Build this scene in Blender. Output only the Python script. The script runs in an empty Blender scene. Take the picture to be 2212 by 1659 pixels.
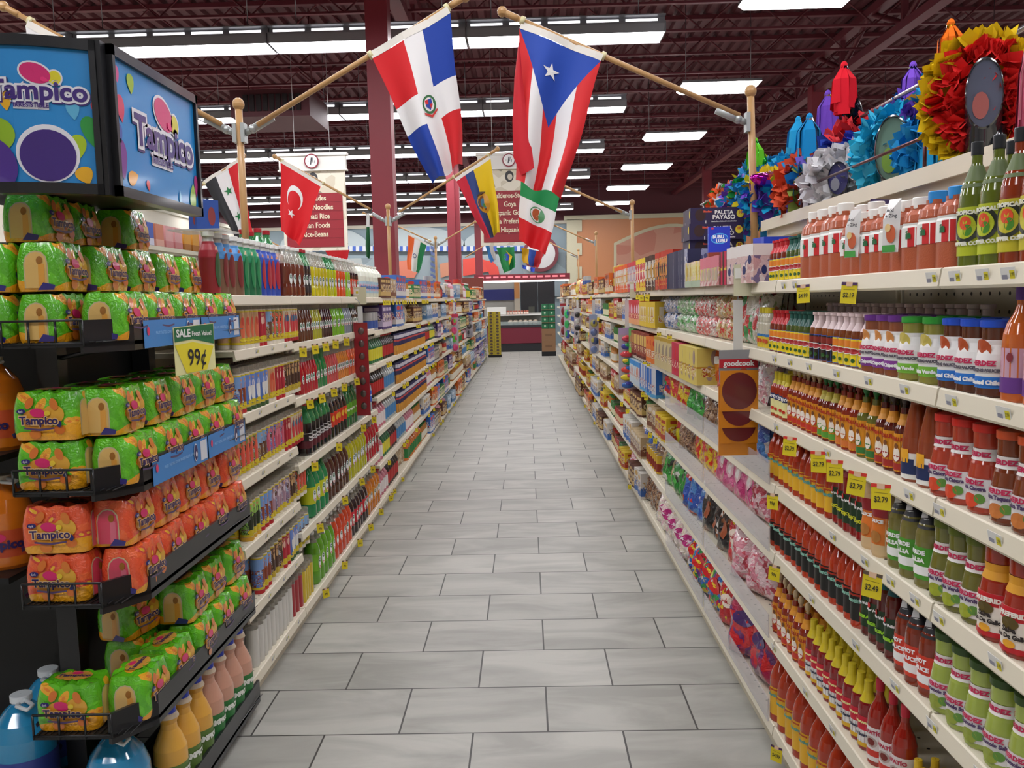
import bpy, bmesh, math, random
from mathutils import Vector, Matrix
PI = math.pi
sin, cos = math.sin, math.cos
random.seed(7)
SC = bpy.context.scene
COL = SC.collection
# ---------------------------------------------------------------- camera
CAM_F, PITCH, YAW, ROLL, CAM_H = 1850.0, .0978, .0188, -.0235, 1.756
_f = Vector((-sin(YAW)*cos(PITCH), cos(YAW)*cos(PITCH), -sin(PITCH)))
_r = Vector((cos(YAW), sin(YAW), 0)); _u = _r.cross(_f)
CR = _r*cos(ROLL) + _u*sin(ROLL); CU = -_r*sin(ROLL) + _u*cos(ROLL)
CP = Vector((0, 0, CAM_H))
cd = bpy.data.cameras.new('camera'); cam = bpy.data.objects.new('camera', cd); COL.objects.link(cam)
cd.sensor_width = 36; cd.lens = CAM_F/2212*36; cd.clip_start = .05; cd.clip_end = 200
M = Matrix.Identity(4)
for i in range(3):
    M[i][0] = CR[i]; M[i][1] = CU[i]; M[i][2] = -_f[i]; M[i][3] = CP[i]
cam.matrix_world = M
SC.camera = cam
def at(px, py, X=None, Y=None, Z=None):
    """measure: the point of a plane of the place that the photograph shows at a pixel"""
    d = _f + CR*((px-1106)/CAM_F) - CU*((py-829.5)/CAM_F)
    t = X/d.x if X is not None else (Y/d.y if Y is not None else (Z-CAM_H)/d.z)
    return CP + d*t
# ---------------------------------------------------------------- world, exposure
w = bpy.data.worlds.new('world'); SC.world = w; w.use_nodes = True
w.node_tree.nodes['Background'].inputs[0].default_value = (.9, .93, 1, 1)
w.node_tree.nodes['Background'].inputs[1].default_value = .25
SC.view_settings.view_transform = 'Standard'; SC.view_settings.look = 'None'
SC.view_settings.gamma = 1; SC.view_settings.use_curve_mapping = False
SC.view_settings.exposure = 0.50
LAMP = 13.0          # emission of the fluorescent tubes
SC.cycles.max_bounces = 6; SC.cycles.diffuse_bounces = 3; SC.cycles.glossy_bounces = 2
SC.cycles.transparent_max_bounces = 12; SC.cycles.transmission_bounces = 3
SC.cycles.sample_clamp_indirect = 4
# ---------------------------------------------------------------- helpers
def lin(c):
    return tuple((x/12.92 if x <= .04045 else ((x+.055)/1.055)**2.4) for x in c)
def hx(s):
    return lin([int(s[i:i+2], 16)/255 for i in (0, 2, 4)])
MATS = {}
def mat(c, rough=.45, metal=0, coat=0, emit=0, alpha=1, name=None, spec=.5, bump=0, bscale=60):
    key = (c, rough, metal, coat, emit, alpha, bump)
    if key in MATS: return MATS[key]
    m = bpy.data.materials.new(name or 'm_'+c); m.use_nodes = True
    n = m.node_tree.nodes; b = n['Principled BSDF']; col = hx(c)+(1,)
    b.inputs['Base Color'].default_value = col
    b.inputs['Roughness'].default_value = rough; b.inputs['Metallic'].default_value = metal
    b.inputs['Coat Weight'].default_value = coat; b.inputs['Coat Roughness'].default_value = .08
    b.inputs['Specular IOR Level'].default_value = spec
    if emit:
        b.inputs['Emission Color'].default_value = col; b.inputs['Emission Strength'].default_value = emit
    b.inputs['Alpha'].default_value = alpha
    if bump:
        t = n.new('ShaderNodeTexNoise'); t.inputs['Scale'].default_value = bscale
        g = n.new('ShaderNodeTexCoord'); k = n.new('ShaderNodeBump'); k.inputs['Strength'].default_value = bump; k.inputs['Distance'].default_value = .01
        l = m.node_tree.links; l.new(g.outputs['Object'], t.inputs['Vector']); l.new(t.outputs['Fac'], k.inputs['Height']); l.new(k.outputs['Normal'], b.inputs['Normal'])
    MATS[key] = m
    return m
def blobmat(key, cols, scale=18, coat=.6, bump=.5, rough=.3, stretch=(1, 1, 1), kind='cell', bs=45, rand=False):
    """printed film: patches of several inks, wrinkled and glossy"""
    k2 = ('blob', key)
    if k2 in MATS: return MATS[k2]
    m = bpy.data.materials.new('print_'+key); m.use_nodes = True
    nt = m.node_tree; n = nt.nodes; l = nt.links; b = n['Principled BSDF']
    tc = n.new('ShaderNodeTexCoord'); mp = n.new('ShaderNodeMapping'); mp.inputs['Scale'].default_value = stretch
    l.new(tc.outputs['Object'], mp.inputs['Vector'])
    if rand:
        oi = n.new('ShaderNodeObjectInfo'); mu = n.new('ShaderNodeMath'); mu.operation = 'MULTIPLY'; mu.inputs[1].default_value = 7; l.new(oi.outputs['Random'], mu.inputs[0])
        cx = n.new('ShaderNodeCombineXYZ'); l.new(mu.outputs[0], cx.inputs[0]); l.new(mu.outputs[0], cx.inputs[2]); l.new(cx.outputs[0], mp.inputs['Location'])
    nz = n.new('ShaderNodeTexNoise'); nz.inputs['Scale'].default_value = scale*.6; nz.inputs['Detail'].default_value = 1
    mx = n.new('ShaderNodeMix'); mx.data_type = 'VECTOR'; mx.inputs['Factor'].default_value = .06
    l.new(mp.outputs['Vector'], nz.inputs['Vector']); l.new(mp.outputs['Vector'], mx.inputs[4]); l.new(nz.outputs['Color'], mx.inputs[5])
    r = n.new('ShaderNodeValToRGB'); r.color_ramp.interpolation = 'CONSTANT'
    v = n.new('ShaderNodeTexVoronoi'); v.inputs['Scale'].default_value = scale; l.new(mx.outputs[1], v.inputs['Vector'])
    if kind == 'cell':
        s = n.new('ShaderNodeSeparateColor'); l.new(v.outputs['Color'], s.inputs[0]); l.new(s.outputs[0], r.inputs['Fac'])
    else:
        l.new(v.outputs['Distance'], r.inputs['Fac'])
    e = r.color_ramp.elements
    tot = sum(wt for c, wt in cols); acc = 0
    for i, (c, wt) in enumerate(cols):
        el = e[i] if i < 2 else e.new(.99)
        el.position = acc/tot if kind == 'cell' else acc
        el.color = hx(c)+(1,); acc += wt
    l.new(r.outputs['Color'], b.inputs['Base Color'])
    b.inputs['Roughness'].default_value = rough; b.inputs['Coat Weight'].default_value = coat; b.inputs['Coat Roughness'].default_value = .1
    if bump:
        t = n.new('ShaderNodeTexNoise'); t.inputs['Scale'].default_value = bs; t.inputs['Distortion'].default_value = 1.2
        k = n.new('ShaderNodeBump'); k.inputs['Strength'].default_value = bump; k.inputs['Distance'].default_value = .012
        l.new(tc.outputs['Object'], t.inputs['Vector']); l.new(t.outputs['Fac'], k.inputs['Height']); l.new(k.outputs['Normal'], b.inputs['Normal'])
    MATS[k2] = m
    return m
def asmat(c):
    return mat(c) if isinstance(c, str) else c
GL = {}
def glyphs(s, size, off=0.0, res=3):
    k = (s, size, off)
    if k in GL: return GL[k]
    cu = bpy.data.curves.new('t', 'FONT'); cu.body = s; cu.size = size; cu.offset = off; cu.align_x = 'CENTER'; cu.align_y = 'CENTER'; cu.resolution_u = res; cu.fill_mode = 'FRONT'
    o = bpy.data.objects.new('t', cu); COL.objects.link(o)
    dg = bpy.context.evaluated_depsgraph_get(); dg.update()
    me = o.evaluated_get(dg).to_mesh()
    vs = [(v.co.x, v.co.y) for v in me.vertices]; fs = [tuple(p.vertices) for p in me.polygons]
    o.evaluated_get(dg).to_mesh_clear(); bpy.data.objects.remove(o); bpy.data.curves.remove(cu)
    GL[k] = (vs, fs)
    return GL[k]
def ellipse(rx, ry, n=20, cx=0, cy=0, tilt=0):
    vs = [(cx, cy)]
    for i in range(n):
        a = 2*PI*i/n; x, y = rx*cos(a), ry*sin(a)
        vs.append((cx+x*cos(tilt)-y*sin(tilt), cy+x*sin(tilt)+y*cos(tilt)))
    return vs, [(0, 1+i, 1+(i+1) % n) for i in range(n)]
def star(r, n=5, rot=PI/2, inner=.382, cx=0, cy=0):
    vs = [(cx, cy)]
    for i in range(2*n):
        a = rot+PI*i/n; q = r if i % 2 == 0 else r*inner
        vs.append((cx+q*cos(a), cy+q*sin(a)))
    return vs, [(0, 1+i, 1+(i+1) % (2*n)) for i in range(2*n)]
def poly(pts):
    cx = sum(p[0] for p in pts)/len(pts); cy = sum(p[1] for p in pts)/len(pts)
    n = len(pts)
    return [(cx, cy)]+list(pts), [(0, 1+i, 1+(i+1) % n) for i in range(n)]
def drop(r, L, tilt=0, cx=0, cy=0):
    pts = []
    for i in range(20):
        a = 2*PI*i/20; x = r*sin(a)*(sin(a/2))**.9; y = -L*cos(a)*.5
        pts.append((cx+x*cos(tilt)-y*sin(tilt), cy+x*sin(tilt)+y*cos(tilt)))
    return poly(pts)
class MB:
    def __init__(s): s.v = []; s.f = []; s.m = []; s.mats = []; s.sm = []
    def mi(s, m):
        m = asmat(m)
        if m not in s.mats: s.mats.append(m)
        return s.mats.index(m)
    def add(s, vs, fs, m, smooth=False):
        b = len(s.v); s.v += [tuple(v) for v in vs]; k = s.mi(m)
        for f in fs: s.f.append(tuple(b+i for i in f)); s.m.append(k); s.sm.append(smooth)
        return s
    def box(s, x0, x1, y0, y1, z0, z1, m):
        vs = [(x, y, z) for x in (x0, x1) for y in (y0, y1) for z in (z0, z1)]
        return s.add(vs, [(0, 1, 3, 2), (4, 6, 7, 5), (0, 4, 5, 1), (2, 3, 7, 6), (0, 2, 6, 4), (1, 5, 7, 3)], m)
    def lathe(s, prof, seg, m, a0=-PI/2, a1=None, c=(0, 0, 0), sy=1.0, smooth=True, sq=0):
        """prof: (r, z) or (r, z, material for the ring above)"""
        full = a1 is None; a1 = a0+2*PI if full else a1
        n = seg if full else seg+1; rings = []
        for p in prof:
            ring = []
            for i in range(n):
                a = a0+(a1-a0)*i/seg; q = 1.0
                if sq: q = 1/((abs(cos(a))**sq+abs(sin(a))**sq)**(1/sq))
                ring.append((c[0]+p[0]*q*cos(a), c[1]+p[0]*q*sy*sin(a), c[2]+p[1]))
            rings.append(ring)
        for j in range(len(prof)-1):
            mm = prof[j][2] if len(prof[j]) > 2 else m
            vs = rings[j]+rings[j+1]
            fs = []
            for i in range(seg):
                k = (i+1) % n
                fs.append((i, k, n+k, n+i))
            s.add(vs, fs, mm, smooth)
        return s
    def tube(s, pts, r, m, seg=8, cap=True, smooth=True, r2=None):
        pts = [Vector(p) for p in pts]; rings = []; up = None
        for i, p in enumerate(pts):
            t = ((pts[min(i+1, len(pts)-1)]-pts[max(i-1, 0)])).normalized()
            if up is None: up = Vector((0, 0, 1)) if abs(t.z) < .9 else Vector((1, 0, 0))
            a = t.cross(up).normalized(); b = a.cross(t); up = b
            rr = r if r2 is None else r+(r2-r)*i/(len(pts)-1)
            rings.append([p+a*rr*cos(2*PI*k/seg)+b*rr*sin(2*PI*k/seg) for k in range(seg)])
        vs = [v for q in rings for v in q]; fs = []
        for j in range(len(pts)-1):
            for k in range(seg):
                k2 = (k+1) % seg; fs.append((j*seg+k, j*seg+k2, (j+1)*seg+k2, (j+1)*seg+k))
        if cap: fs += [tuple(range(seg))[::-1], tuple((len(pts)-1)*seg+k for k in range(seg))]
        return s.add(vs, fs, m, smooth)
    def sphere(s, c, rx, ry, rz, m, seg=12, rings=8):
        return s.lathe([(max(1e-4, rx*sin(PI*i/rings)), -rz*cos(PI*i/rings)) for i in range(rings+1)], seg, m, c=c, sy=ry/rx)
    def shape(s, sh, fn, m):
        vs, fs = sh
        return s.add([fn(x, y) for x, y in vs], fs, m)
    def flat(s, sh, m, o, ux=(1, 0, 0), uy=(0, 0, 1)):
        o = Vector(o); ux = Vector(ux); uy = Vector(uy)
        return s.shape(sh, lambda x, y: o+ux*x+uy*y, m)
    def wrap(s, sh, R, z, m, ang=0, off=.0006, sy=1.0):
        """a flat drawing laid round a cylinder; ang 0 faces -Y"""
        return s.shape(sh, lambda x, y: ((R+off)*sin(x/R+ang), -(R+off)*sy*cos(x/R+ang), z+y), m)
    def mesh(s, name):
        me = bpy.data.meshes.new(name); me.from_pydata(s.v, [], s.f)
        for m in s.mats: me.materials.append(m)
        me.polygons.foreach_set('material_index', s.m); me.polygons.foreach_set('use_smooth', s.sm); me.update()
        return me
    def build(s, name, parent=None):
        o = bpy.data.objects.new(name, s.mesh(name)); COL.objects.link(o)
        if parent: o.parent = parent
        return o
def tag(o, label=None, cat=None, group=None, kind=None):
    if label: o['label'] = label
    if cat: o['category'] = cat
    if group: o['group'] = group
    if kind: o['kind'] = kind
    return o
def struct(mb, name): return tag(mb.build(name), kind='structure')
def empty(name, loc=(0, 0, 0), rz=0):
    o = bpy.data.objects.new(name, None); COL.objects.link(o); o.location = loc; o.rotation_euler = (0, 0, rz); o.empty_display_size = .05
    return o
KIDS = {}
def kids(o):
    return KIDS.setdefault(o.name, [c for c in bpy.data.objects if c.parent == o]) if o.name not in KIDS else KIDS[o.name]
PROTOS = []
class Proto:
    """a thing built once; place() moves the first and copies the rest, part by part"""
    def __init__(s, root, cat, cwid=None, parts=()): s.root = root; s.cat = cat; s.used = False; s.w = cwid; s.parts = list(parts); PROTOS.append(s)
    def place(s, loc, rz=0, label=None, group=None, rot=None, sc=None, cat=None):
        if not s.used: r = s.root; s.used = True
        else:
            r = s.root.copy(); COL.objects.link(r)
            for c in s.parts:
                d = c.copy(); COL.objects.link(d); d.parent = r
                for e in getattr(s, 'sub', {}).get(c.name, ()):
                    g = e.copy(); COL.objects.link(g); g.parent = d
        r.location = loc; r.rotation_euler = rot or (0, 0, rz)
        r.scale = (sc, sc, sc) if isinstance(sc, (int, float)) else (sc or (1, 1, 1))
        for k in ('label', 'group', 'category'):
            if k in r: del r[k]
        tag(r, label, cat or s.cat, group)
        return r
RX, LX = .90, 1.24       # distance of the two runs' shelf lips from the camera's line
def PX(side, d): return (RX+d) if side > 0 else -(LX+d)
def YX(side, px, d=.04): return at(px, 650, X=PX(side, d)).y
def facing(side): return -PI/2 if side > 0 else PI/2
# ================================================================ the building
BURG = mat('5e2831', .6); BURG2 = mat('6c2a35', .5); CREAM = mat('d9d2bd', .5); STEEL = mat('9a9aa0', .35, .9)
XW0, XW1, YW0, YW1, ZC = -10.8, 15.0, -6.0, 33.0, 6.35
def floormat():
    m = bpy.data.materials.new('floor_tile'); m.use_nodes = True
    nt = m.node_tree; n = nt.nodes; l = nt.links; b = n['Principled BSDF']
    tc = n.new('ShaderNodeTexCoord'); mp = n.new('ShaderNodeMapping')
    mp.inputs['Location'].default_value = (1.1688+.6096*40, -3.3385+.411*41, 0)
    l.new(tc.outputs['Object'], mp.inputs['Vector'])
    br = n.new('ShaderNodeTexBrick'); br.inputs['Scale'].default_value = 1
    br.inputs['Brick Width'].default_value = .6096; br.inputs['Row Height'].default_value = .411
    br.inputs['Mortar Size'].default_value = .0040; br.inputs['Mortar Smooth'].default_value = .1; br.inputs['Bias'].default_value = 0
    br.inputs['Color1'].default_value = hx('9d9c95')+(1,); br.inputs['Color2'].default_value = hx('aaa9a2')+(1,); br.inputs['Mortar'].default_value = hx('33332f')+(1,)
    l.new(mp.outputs['Vector'], br.inputs['Vector'])
    # marble veins, each tile its own cut: the brick colour shifts the pattern
    va = n.new('ShaderNodeVectorMath'); va.operation = 'MULTIPLY_ADD'; va.inputs[1].default_value = (90, 90, 90)
    l.new(br.outputs['Color'], va.inputs[0]); l.new(tc.outputs['Object'], va.inputs[2])
    mp2 = n.new('ShaderNodeMapping'); mp2.inputs['Rotation'].default_value = (0, 0, -.55); mp2.inputs['Scale'].default_value = (.8, 2.6, 1)
    l.new(va.outputs[0], mp2.inputs['Vector'])
    nz = n.new('ShaderNodeTexNoise'); nz.inputs['Scale'].default_value = 2.0; nz.inputs['Detail'].default_value = 9; nz.inputs['Distortion'].default_value = .7; nz.inputs['Roughness'].default_value = .55
    l.new(mp2.outputs['Vector'], nz.inputs['Vector'])
    rp = n.new('ShaderNodeValToRGB'); rp.color_ramp.elements[0].position = .36; rp.color_ramp.elements[0].color = (.78, .78, .77, 1)
    rp.color_ramp.elements[1].position = .62; rp.color_ramp.elements[1].color = (1.10, 1.10, 1.09, 1)
    l.new(nz.outputs['Fac'], rp.inputs['Fac'])
    mx = n.new('ShaderNodeMix'); mx.data_type = 'RGBA'; mx.blend_type = 'MULTIPLY'; mx.inputs['Factor'].default_value = 1
    l.new(br.outputs['Color'], mx.inputs[6]); l.new(rp.outputs['Color'], mx.inputs[7]); l.new(mx.outputs[2], b.inputs['Base Color'])
    b.inputs['Roughness'].default_value = .42; b.inputs['Specular IOR Level'].default_value = .45
    return m
struct(MB().add([(XW0, YW0, 0), (XW1, YW0, 0), (XW1, YW1, 0), (XW0, YW1, 0)], [(0, 1, 2, 3)], floormat()), 'floor')
# corrugated roof deck, ribs running along the aisle
def deck():
    mb = MB(); pts = []; x = XW0
    while x < XW1:
        pts += [(x, ZC), (x+.10, ZC), (x+.13, ZC+.06), (x+.19, ZC+.06)]; x += .22
    vs = [(a, YW0, z) for a, z in pts]+[(a, YW1, z) for a, z in pts]; n = len(pts)
    mb.add(vs, [(i, i+1, n+i+1, n+i) for i in range(n-1)], BURG)
    return mb
struct(deck(), 'ceiling')
def wall(name, pts, m, m2=None, zs=4.65):
    (x0, y0), (x1, y1) = pts; mb = MB()
    dx, dy = (.12, 0) if x0 == x1 else (0, .12)
    if name == 'wall_left' or name == 'wall_front': dx, dy = -dx, -dy
    for z0, z1, mm in ((0, zs, m), (zs, ZC+.1, m2 or BURG)):
        mb.box(min(x0, x1+dx), max(x0, x1+dx), min(y0, y1+dy), max(y0, y1+dy), z0, z1, mm)
    struct(mb, name)
wall('wall_left', [(XW0, YW0), (XW0, YW1)], mat('d6cfc0', .7))
wall('wall_right', [(XW1, YW0), (XW1, YW1)], mat('d6cfc0', .7))
wall('wall_back', [(XW0, YW1), (XW1, YW1)], mat('8d9da4', .8))
wall('wall_front', [(XW0, YW0), (XW1, YW0)], mat('d6cfc0', .7))
for z in (4.65,):
    struct(MB().box(XW0, XW1, YW1-.08, YW1-.001, z-.06, z+.06, mat('cfc9b8', .6)), 'trim_1')
    struct(MB().box(XW0, XW0+.08, YW0, YW1, z-.06, z+.06, mat('cfc9b8', .6)), 'trim_2')
def joist():
    mb = MB(); x0, x1 = XW0, XW1; L = x1-x0
    mb.box(x0, x1, -.035, .035, 5.73, 5.76, BURG2); mb.box(x0, x1, -.05, .05, 6.28, 6.345, BURG2)
    n = 40
    pts = [(x0+L*i/n, 0, 5.75 if i % 2 else 6.3) for i in range(n+1)]
    for a, b in zip(pts, pts[1:]): mb.tube([a, b], .013, BURG2, seg=5, cap=False)
    return mb
jm = None
for k in range(31):
    y = 12.2+1.245*(k-14)
    if y > YW1-.3 or y < YW0+.2: continue
    if jm is None: j = struct(joist(), 'ceiling_joist'); jm = j
    else: j = jm.copy(); COL.objects.link(j)
    j.location.y = y
for x in (-1.6, 5.65):
    mb = MB(); mb.box(x-.09, x+.09, YW0, YW1, 5.56, 5.68, BURG2); mb.box(x-.09, x+.09, YW0, YW1, 6.14, 6.27, BURG2)
    y = YW0+.4; k = 0
    while y+1.25 < YW1:
        a = (x, y, 5.66 if k % 2 else 6.2); b = (x, y+1.25, 6.2 if k % 2 else 5.66)
        mb.tube([a, b], .05, BURG2, seg=4, cap=False)
        if k % 2: mb.box(x-.04, x+.04, y-.04, y+.04, 5.6, 6.2, BURG2)
        y += 1.25; k += 1
    struct(mb, 'ceiling_girder')
for i, (x, y) in enumerate([(-1.615, 10.05), (-1.615, 20.1), (-1.615, 30.1), (5.65, 7), (5.65, 17), (5.65, 27)]):
    mb = MB(); cm = mat('8a2f3a', .45)
    mb.box(x-.125, x+.125, y-.125, y+.125, 0, 5.7, cm)
    if i == 1: mb.box(x-.16+.0, x+.02, y-.2, y-.126, 0, 5.7, cm)
    struct(mb, 'pillar')
# ---------------------------------------------------------------- lamps
TUBE = mat('faf9fc', .4, emit=LAMP, name='lit_tube'); UP = mat('faf9fc', .4, emit=1.6, name='lit_slot'); FIX = mat('8a8a90', .4, .3)
def strip_light():
    L = 2.43; r = empty('strip_light')
    h = MB(); h.box(0, L, -.25, .25, .10, .125, FIX)
    h.add([(0, -.25, .10), (L, -.25, .10), (L, -.235, 0), (0, -.235, 0)], [(0, 1, 2, 3)], FIX); h.add([(0, .25, .10), (L, .25, .10), (L, .235, 0), (0, .235, 0)], [(3, 2, 1, 0)], FIX)
    h.box(0, .012, -.25, .25, 0, .12, FIX); h.box(L-.012, L, -.25, .2, 0, .12, FIX); h.box(0, L, -.16, .16, .125, .2, FIX); h.box(0, L, -.25, .2, .2, .212, FIX)
    p = [h.build('housing', r)]
    d = MB(); d.box(.013, L-.013, -.233, .233, .012, .03, TUBE); p.append(d.build('diffuser', r))
    s = MB()
    for k in range(5): s.box(.05+k*.475, .44+k*.475, -.166, -.161, .150, .180, UP)
    p.append(s.build('lit_slot', r))
    for a in (.3, L-.3): p.append(MB().tube([(a, 0, .2), (a, 0, 1.36)], .006, STEEL, seg=5).build('hanging_wire', r))
    return Proto(r, 'ceiling light', parts=p)
sl = strip_light()
ORD = 'first second third fourth fifth sixth seventh eighth ninth tenth eleventh twelfth thirteenth fourteenth fifteenth sixteenth seventeenth eighteenth nineteenth twentieth'.split()
NEAR = {0: 'just ahead of the big flags\' far side', 1: 'second row from the big flags', 2: 'third row back', 3: 'fourth row back', 4: 'fifth row back, over the fish mural'}
for k in range(-3, 6):
    y = 11.05+4.07*k
    if y > 32.5: continue
    for i in range(5):
        if k < -1 and i > 2: continue
        lb = ('fluorescent strip fixture in the %s row of strips back from the big flags' % ORD[k]) if k >= 0 else 'fluorescent strip fixture over the near end of the aisle, behind the camera'
        sl.place((1.78-2.44*(i+1), y, 4.96), label=lb, group='strip lights row %d' % max(k, -1))
def troffer():
    r = empty('panel_light'); W, D = 1.22, .62
    h = MB(); h.box(0, W, 0, D, .05, .09, FIX)
    h.add([(0, 0, .05), (W, 0, .05), (W-.05, .04, 0), (.05, .04, 0), (0, D, .05), (W, D, .05), (W-.05, D-.04, 0), (.05, D-.04, 0)], [(0, 1, 2, 3), (7, 6, 5, 4), (0, 3, 7, 4), (1, 5, 6, 2)], TUBE)
    p = [h.build('housing', r), MB().box(.05, W-.05, .04, D-.04, -.004, .012, TUBE).build('diffuser', r)]
    for a in (.1, W-.1): p.append(MB().tube([(a, D/2, .09), (a, D/2, 1.34)], .006, STEEL, seg=5).build('hanging_wire', r))
    return Proto(r, 'ceiling light', parts=p)
tl = troffer()
for k in range(-3, 6):
    for x in (2.5, 7.3, 12.0):
        y = 9.62+4.07*k
        if y > 32: continue
        lb = ('rectangular panel light, %s one back in the row over the %s' % (ORD[k], {2.5: 'sauce and candy shelves', 7.3: 'next aisle behind the pinatas', 12.0: 'far side of the store'}[x])) if k >= 0 else 'rectangular panel light over the near end of the store, behind the camera'
        tl.place((x, y, 4.99), label=lb, group='panel lights over the near end' if k < 0 else None)
# return-air diffuser hanging among the joists
mb = MB(); mb.box(-4.4, -3.2, 13.2, 14.4, 4.6, 5.0, mat('55252d', .6)); r = mb.build('air_diffuser')
tag(r, 'dark red boxy air diffuser hanging under the roof beyond the first strip lights', 'vent')
for x in (-4.3, -3.3): MB().tube([(x, 13.8, 5.0), (x, 13.8, 6.36)], .012, BURG2, seg=6).build('hanger_rod', r)
g = MB()
for i in range(9): g.box(-4.2+.1*i, -4.13+.1*i, 13.17, 13.2, 4.68, 4.92, mat('1c1216', .7))
g.build('grille', r)
# ================================================================ shelving
def pegmat(key, axes=(1, 2), pitch=.052, rad=.11, c='cfc5ae'):
    m = bpy.data.materials.new('pegboard_'+key); m.use_nodes = True
    nt = m.node_tree; n = nt.nodes; l = nt.links; b = n['Principled BSDF']
    tc = n.new('ShaderNodeTexCoord'); sp = n.new('ShaderNodeSeparateXYZ'); l.new(tc.outputs['Object'], sp.inputs[0])
    fr = []
    for a in axes:
        d = n.new('ShaderNodeMath'); d.operation = 'MULTIPLY'; d.inputs[1].default_value = 1/pitch; l.new(sp.outputs[a], d.inputs[0])
        f = n.new('ShaderNodeMath'); f.operation = 'FRACT'; l.new(d.outputs[0], f.inputs[0])
        s = n.new('ShaderNodeMath'); s.operation = 'SUBTRACT'; s.inputs[1].default_value = .5; l.new(f.outputs[0], s.inputs[0])
        q = n.new('ShaderNodeMath'); q.operation = 'POWER'; q.inputs[1].default_value = 2; l.new(s.outputs[0], q.inputs[0]); fr.append(q)
    ad = n.new('ShaderNodeMath'); ad.operation = 'ADD'; l.new(fr[0].outputs[0], ad.inputs[0]); l.new(fr[1].outputs[0], ad.inputs[1])
    lt = n.new('ShaderNodeMath'); lt.operation = 'LESS_THAN'; lt.inputs[1].default_value = rad*rad; l.new(ad.outputs[0], lt.inputs[0])
    mx = n.new('ShaderNodeMix'); mx.data_type = 'RGBA'; mx.inputs[6].default_value = hx(c)+(1,); mx.inputs[7].default_value = hx('2a2620')+(1,)
    l.new(lt.outputs[0], mx.inputs[0]); l.new(mx.outputs[2], b.inputs['Base Color']); b.inputs['Roughness'].default_value = .5
    return m
PEG = pegmat('wall'); PEGD = pegmat('deck', (0, 1), .06, .08, 'dcd4bf')
SHELF = mat('dcd4bf', .4, spec=.4)
RDECK = [.135, .465, .80, 1.055, 1.295, 1.54, 1.80]
LC = [.115, .42, .705, 1.005, 1.285, 1.565, 1.80]
LJ = [.115, .525, .895, 1.255, 1.55, 1.80]
LF = [.115, .42, .70, .98, 1.26, 1.53, 1.80]
W = 1.22
def shelf_mesh(depth, W=1.212):
    mb = MB(); mb.box(.0, depth, 0, W, -.022, 0, PEGD); return mb.mesh('shelf')
def lip_mesh(W=1.212):
    mb = MB(); c = SHELF
    pr = [(0, .004), (-.004, .001), (-.010, -.036), (-.006, -.042), (.002, -.042), (.002, .004)]
    vs = [(x, 0, z) for x, z in pr]+[(x, W, z) for x, z in pr]; n = len(pr)
    mb.add(vs, [(i, n+i, n+(i+1) % n, (i+1) % n) for i in range(n)]+[tuple(range(n)), tuple(range(2*n-1, n-1, -1))], c); return mb.mesh('price_channel')
SM, LM_, SMB = shelf_mesh(.42), lip_mesh(), shelf_mesh(.45)
def bracket_mesh():
    mb = MB(); mb.add([(.05, 0, -.022), (.42, 0, -.022), (.42, 0, -.10), (.05, .003, -.022), (.42, .003, -.022), (.42, .003, -.10)], [(0, 1, 2), (3, 5, 4), (0, 2, 5, 3)], SHELF); return mb.mesh('bracket')
BM = bracket_mesh()
def bay(side, y0, decks, top, label, last=False):
    r = empty('gondola_shelving', (PX(side, 0), y0 if side > 0 else y0+W, 0), 0 if side > 0 else PI)
    tag(r, label, 'shelving')
    def ob(name, me, par, loc=(0, 0, 0)):
        o = bpy.data.objects.new(name, me); COL.objects.link(o); o.parent = par; o.location = loc; return o
    mb = MB(); mb.box(.45, .47, 0, W-.004, .0, top, PEG); mb.box(.44, .49, .0, .03, 0, top, SHELF); mb.box(.44, .49, 0, W-.004, top, top+.02, SHELF); mb.build('back_panel', r)
    mb = MB(); mb.box(.03, .44, 0, W-.004, 0, decks[0]-.025, mat('c9c0aa', .5)); mb.build('kick_plate', r)
    for k, z in enumerate(decks):
        s = ob('shelf', SMB if k == 0 else SM, r, (0, 0, z)); ob('price_channel', LM_, s)
        if k: ob('bracket', BM, s)
    return r
RY = [.66+W*k-W*2 for k in range(0, 22)]       # right run: bays start
def rbay_label(k):
    if k < 2: return 'bay of cream shelving at the near end of the sauce run, beside the camera'
    return {2: 'cream shelving bay of salsa jars, nearest in view on the sauce side', 3: 'cream shelving bay holding the rows of hot sauce bottles'}.get(k, 'cream shelving bay of the candy side, %s beyond the hot sauce' % ORD[min(k-4, 19)])
for k, y in enumerate(RY):
    if y > 24.8: break
    b = bay(1, y, RDECK, 2.09 if y < 4.3 else 1.86, rbay_label(k))
    if k < 2: b['group'] = 'near end bays of sauce run'
LY = [4.49+W*k for k in range(-1, 18)]   # the first, candle bay is a narrow one starting at 3.58
for k, y in enumerate(LY):
    dk = LC if k == 0 else LJ if k in (1, 2) else LF
    b = bay(-1, y, dk, 2.02 if k < 2 else 1.86, ['cream shelving bay filled with glass candles beside the black rack', 'cream shelving bay of soda bottles next to the candles', 'cream shelving bay with clusters of dark soda bottles before the pillar'][k] if k < 3 else 'cream shelving bay on the soda side, %s beyond the candle bay' % ORD[k-1])
    if k == 0: b.scale = (1, .746, 1)
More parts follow.
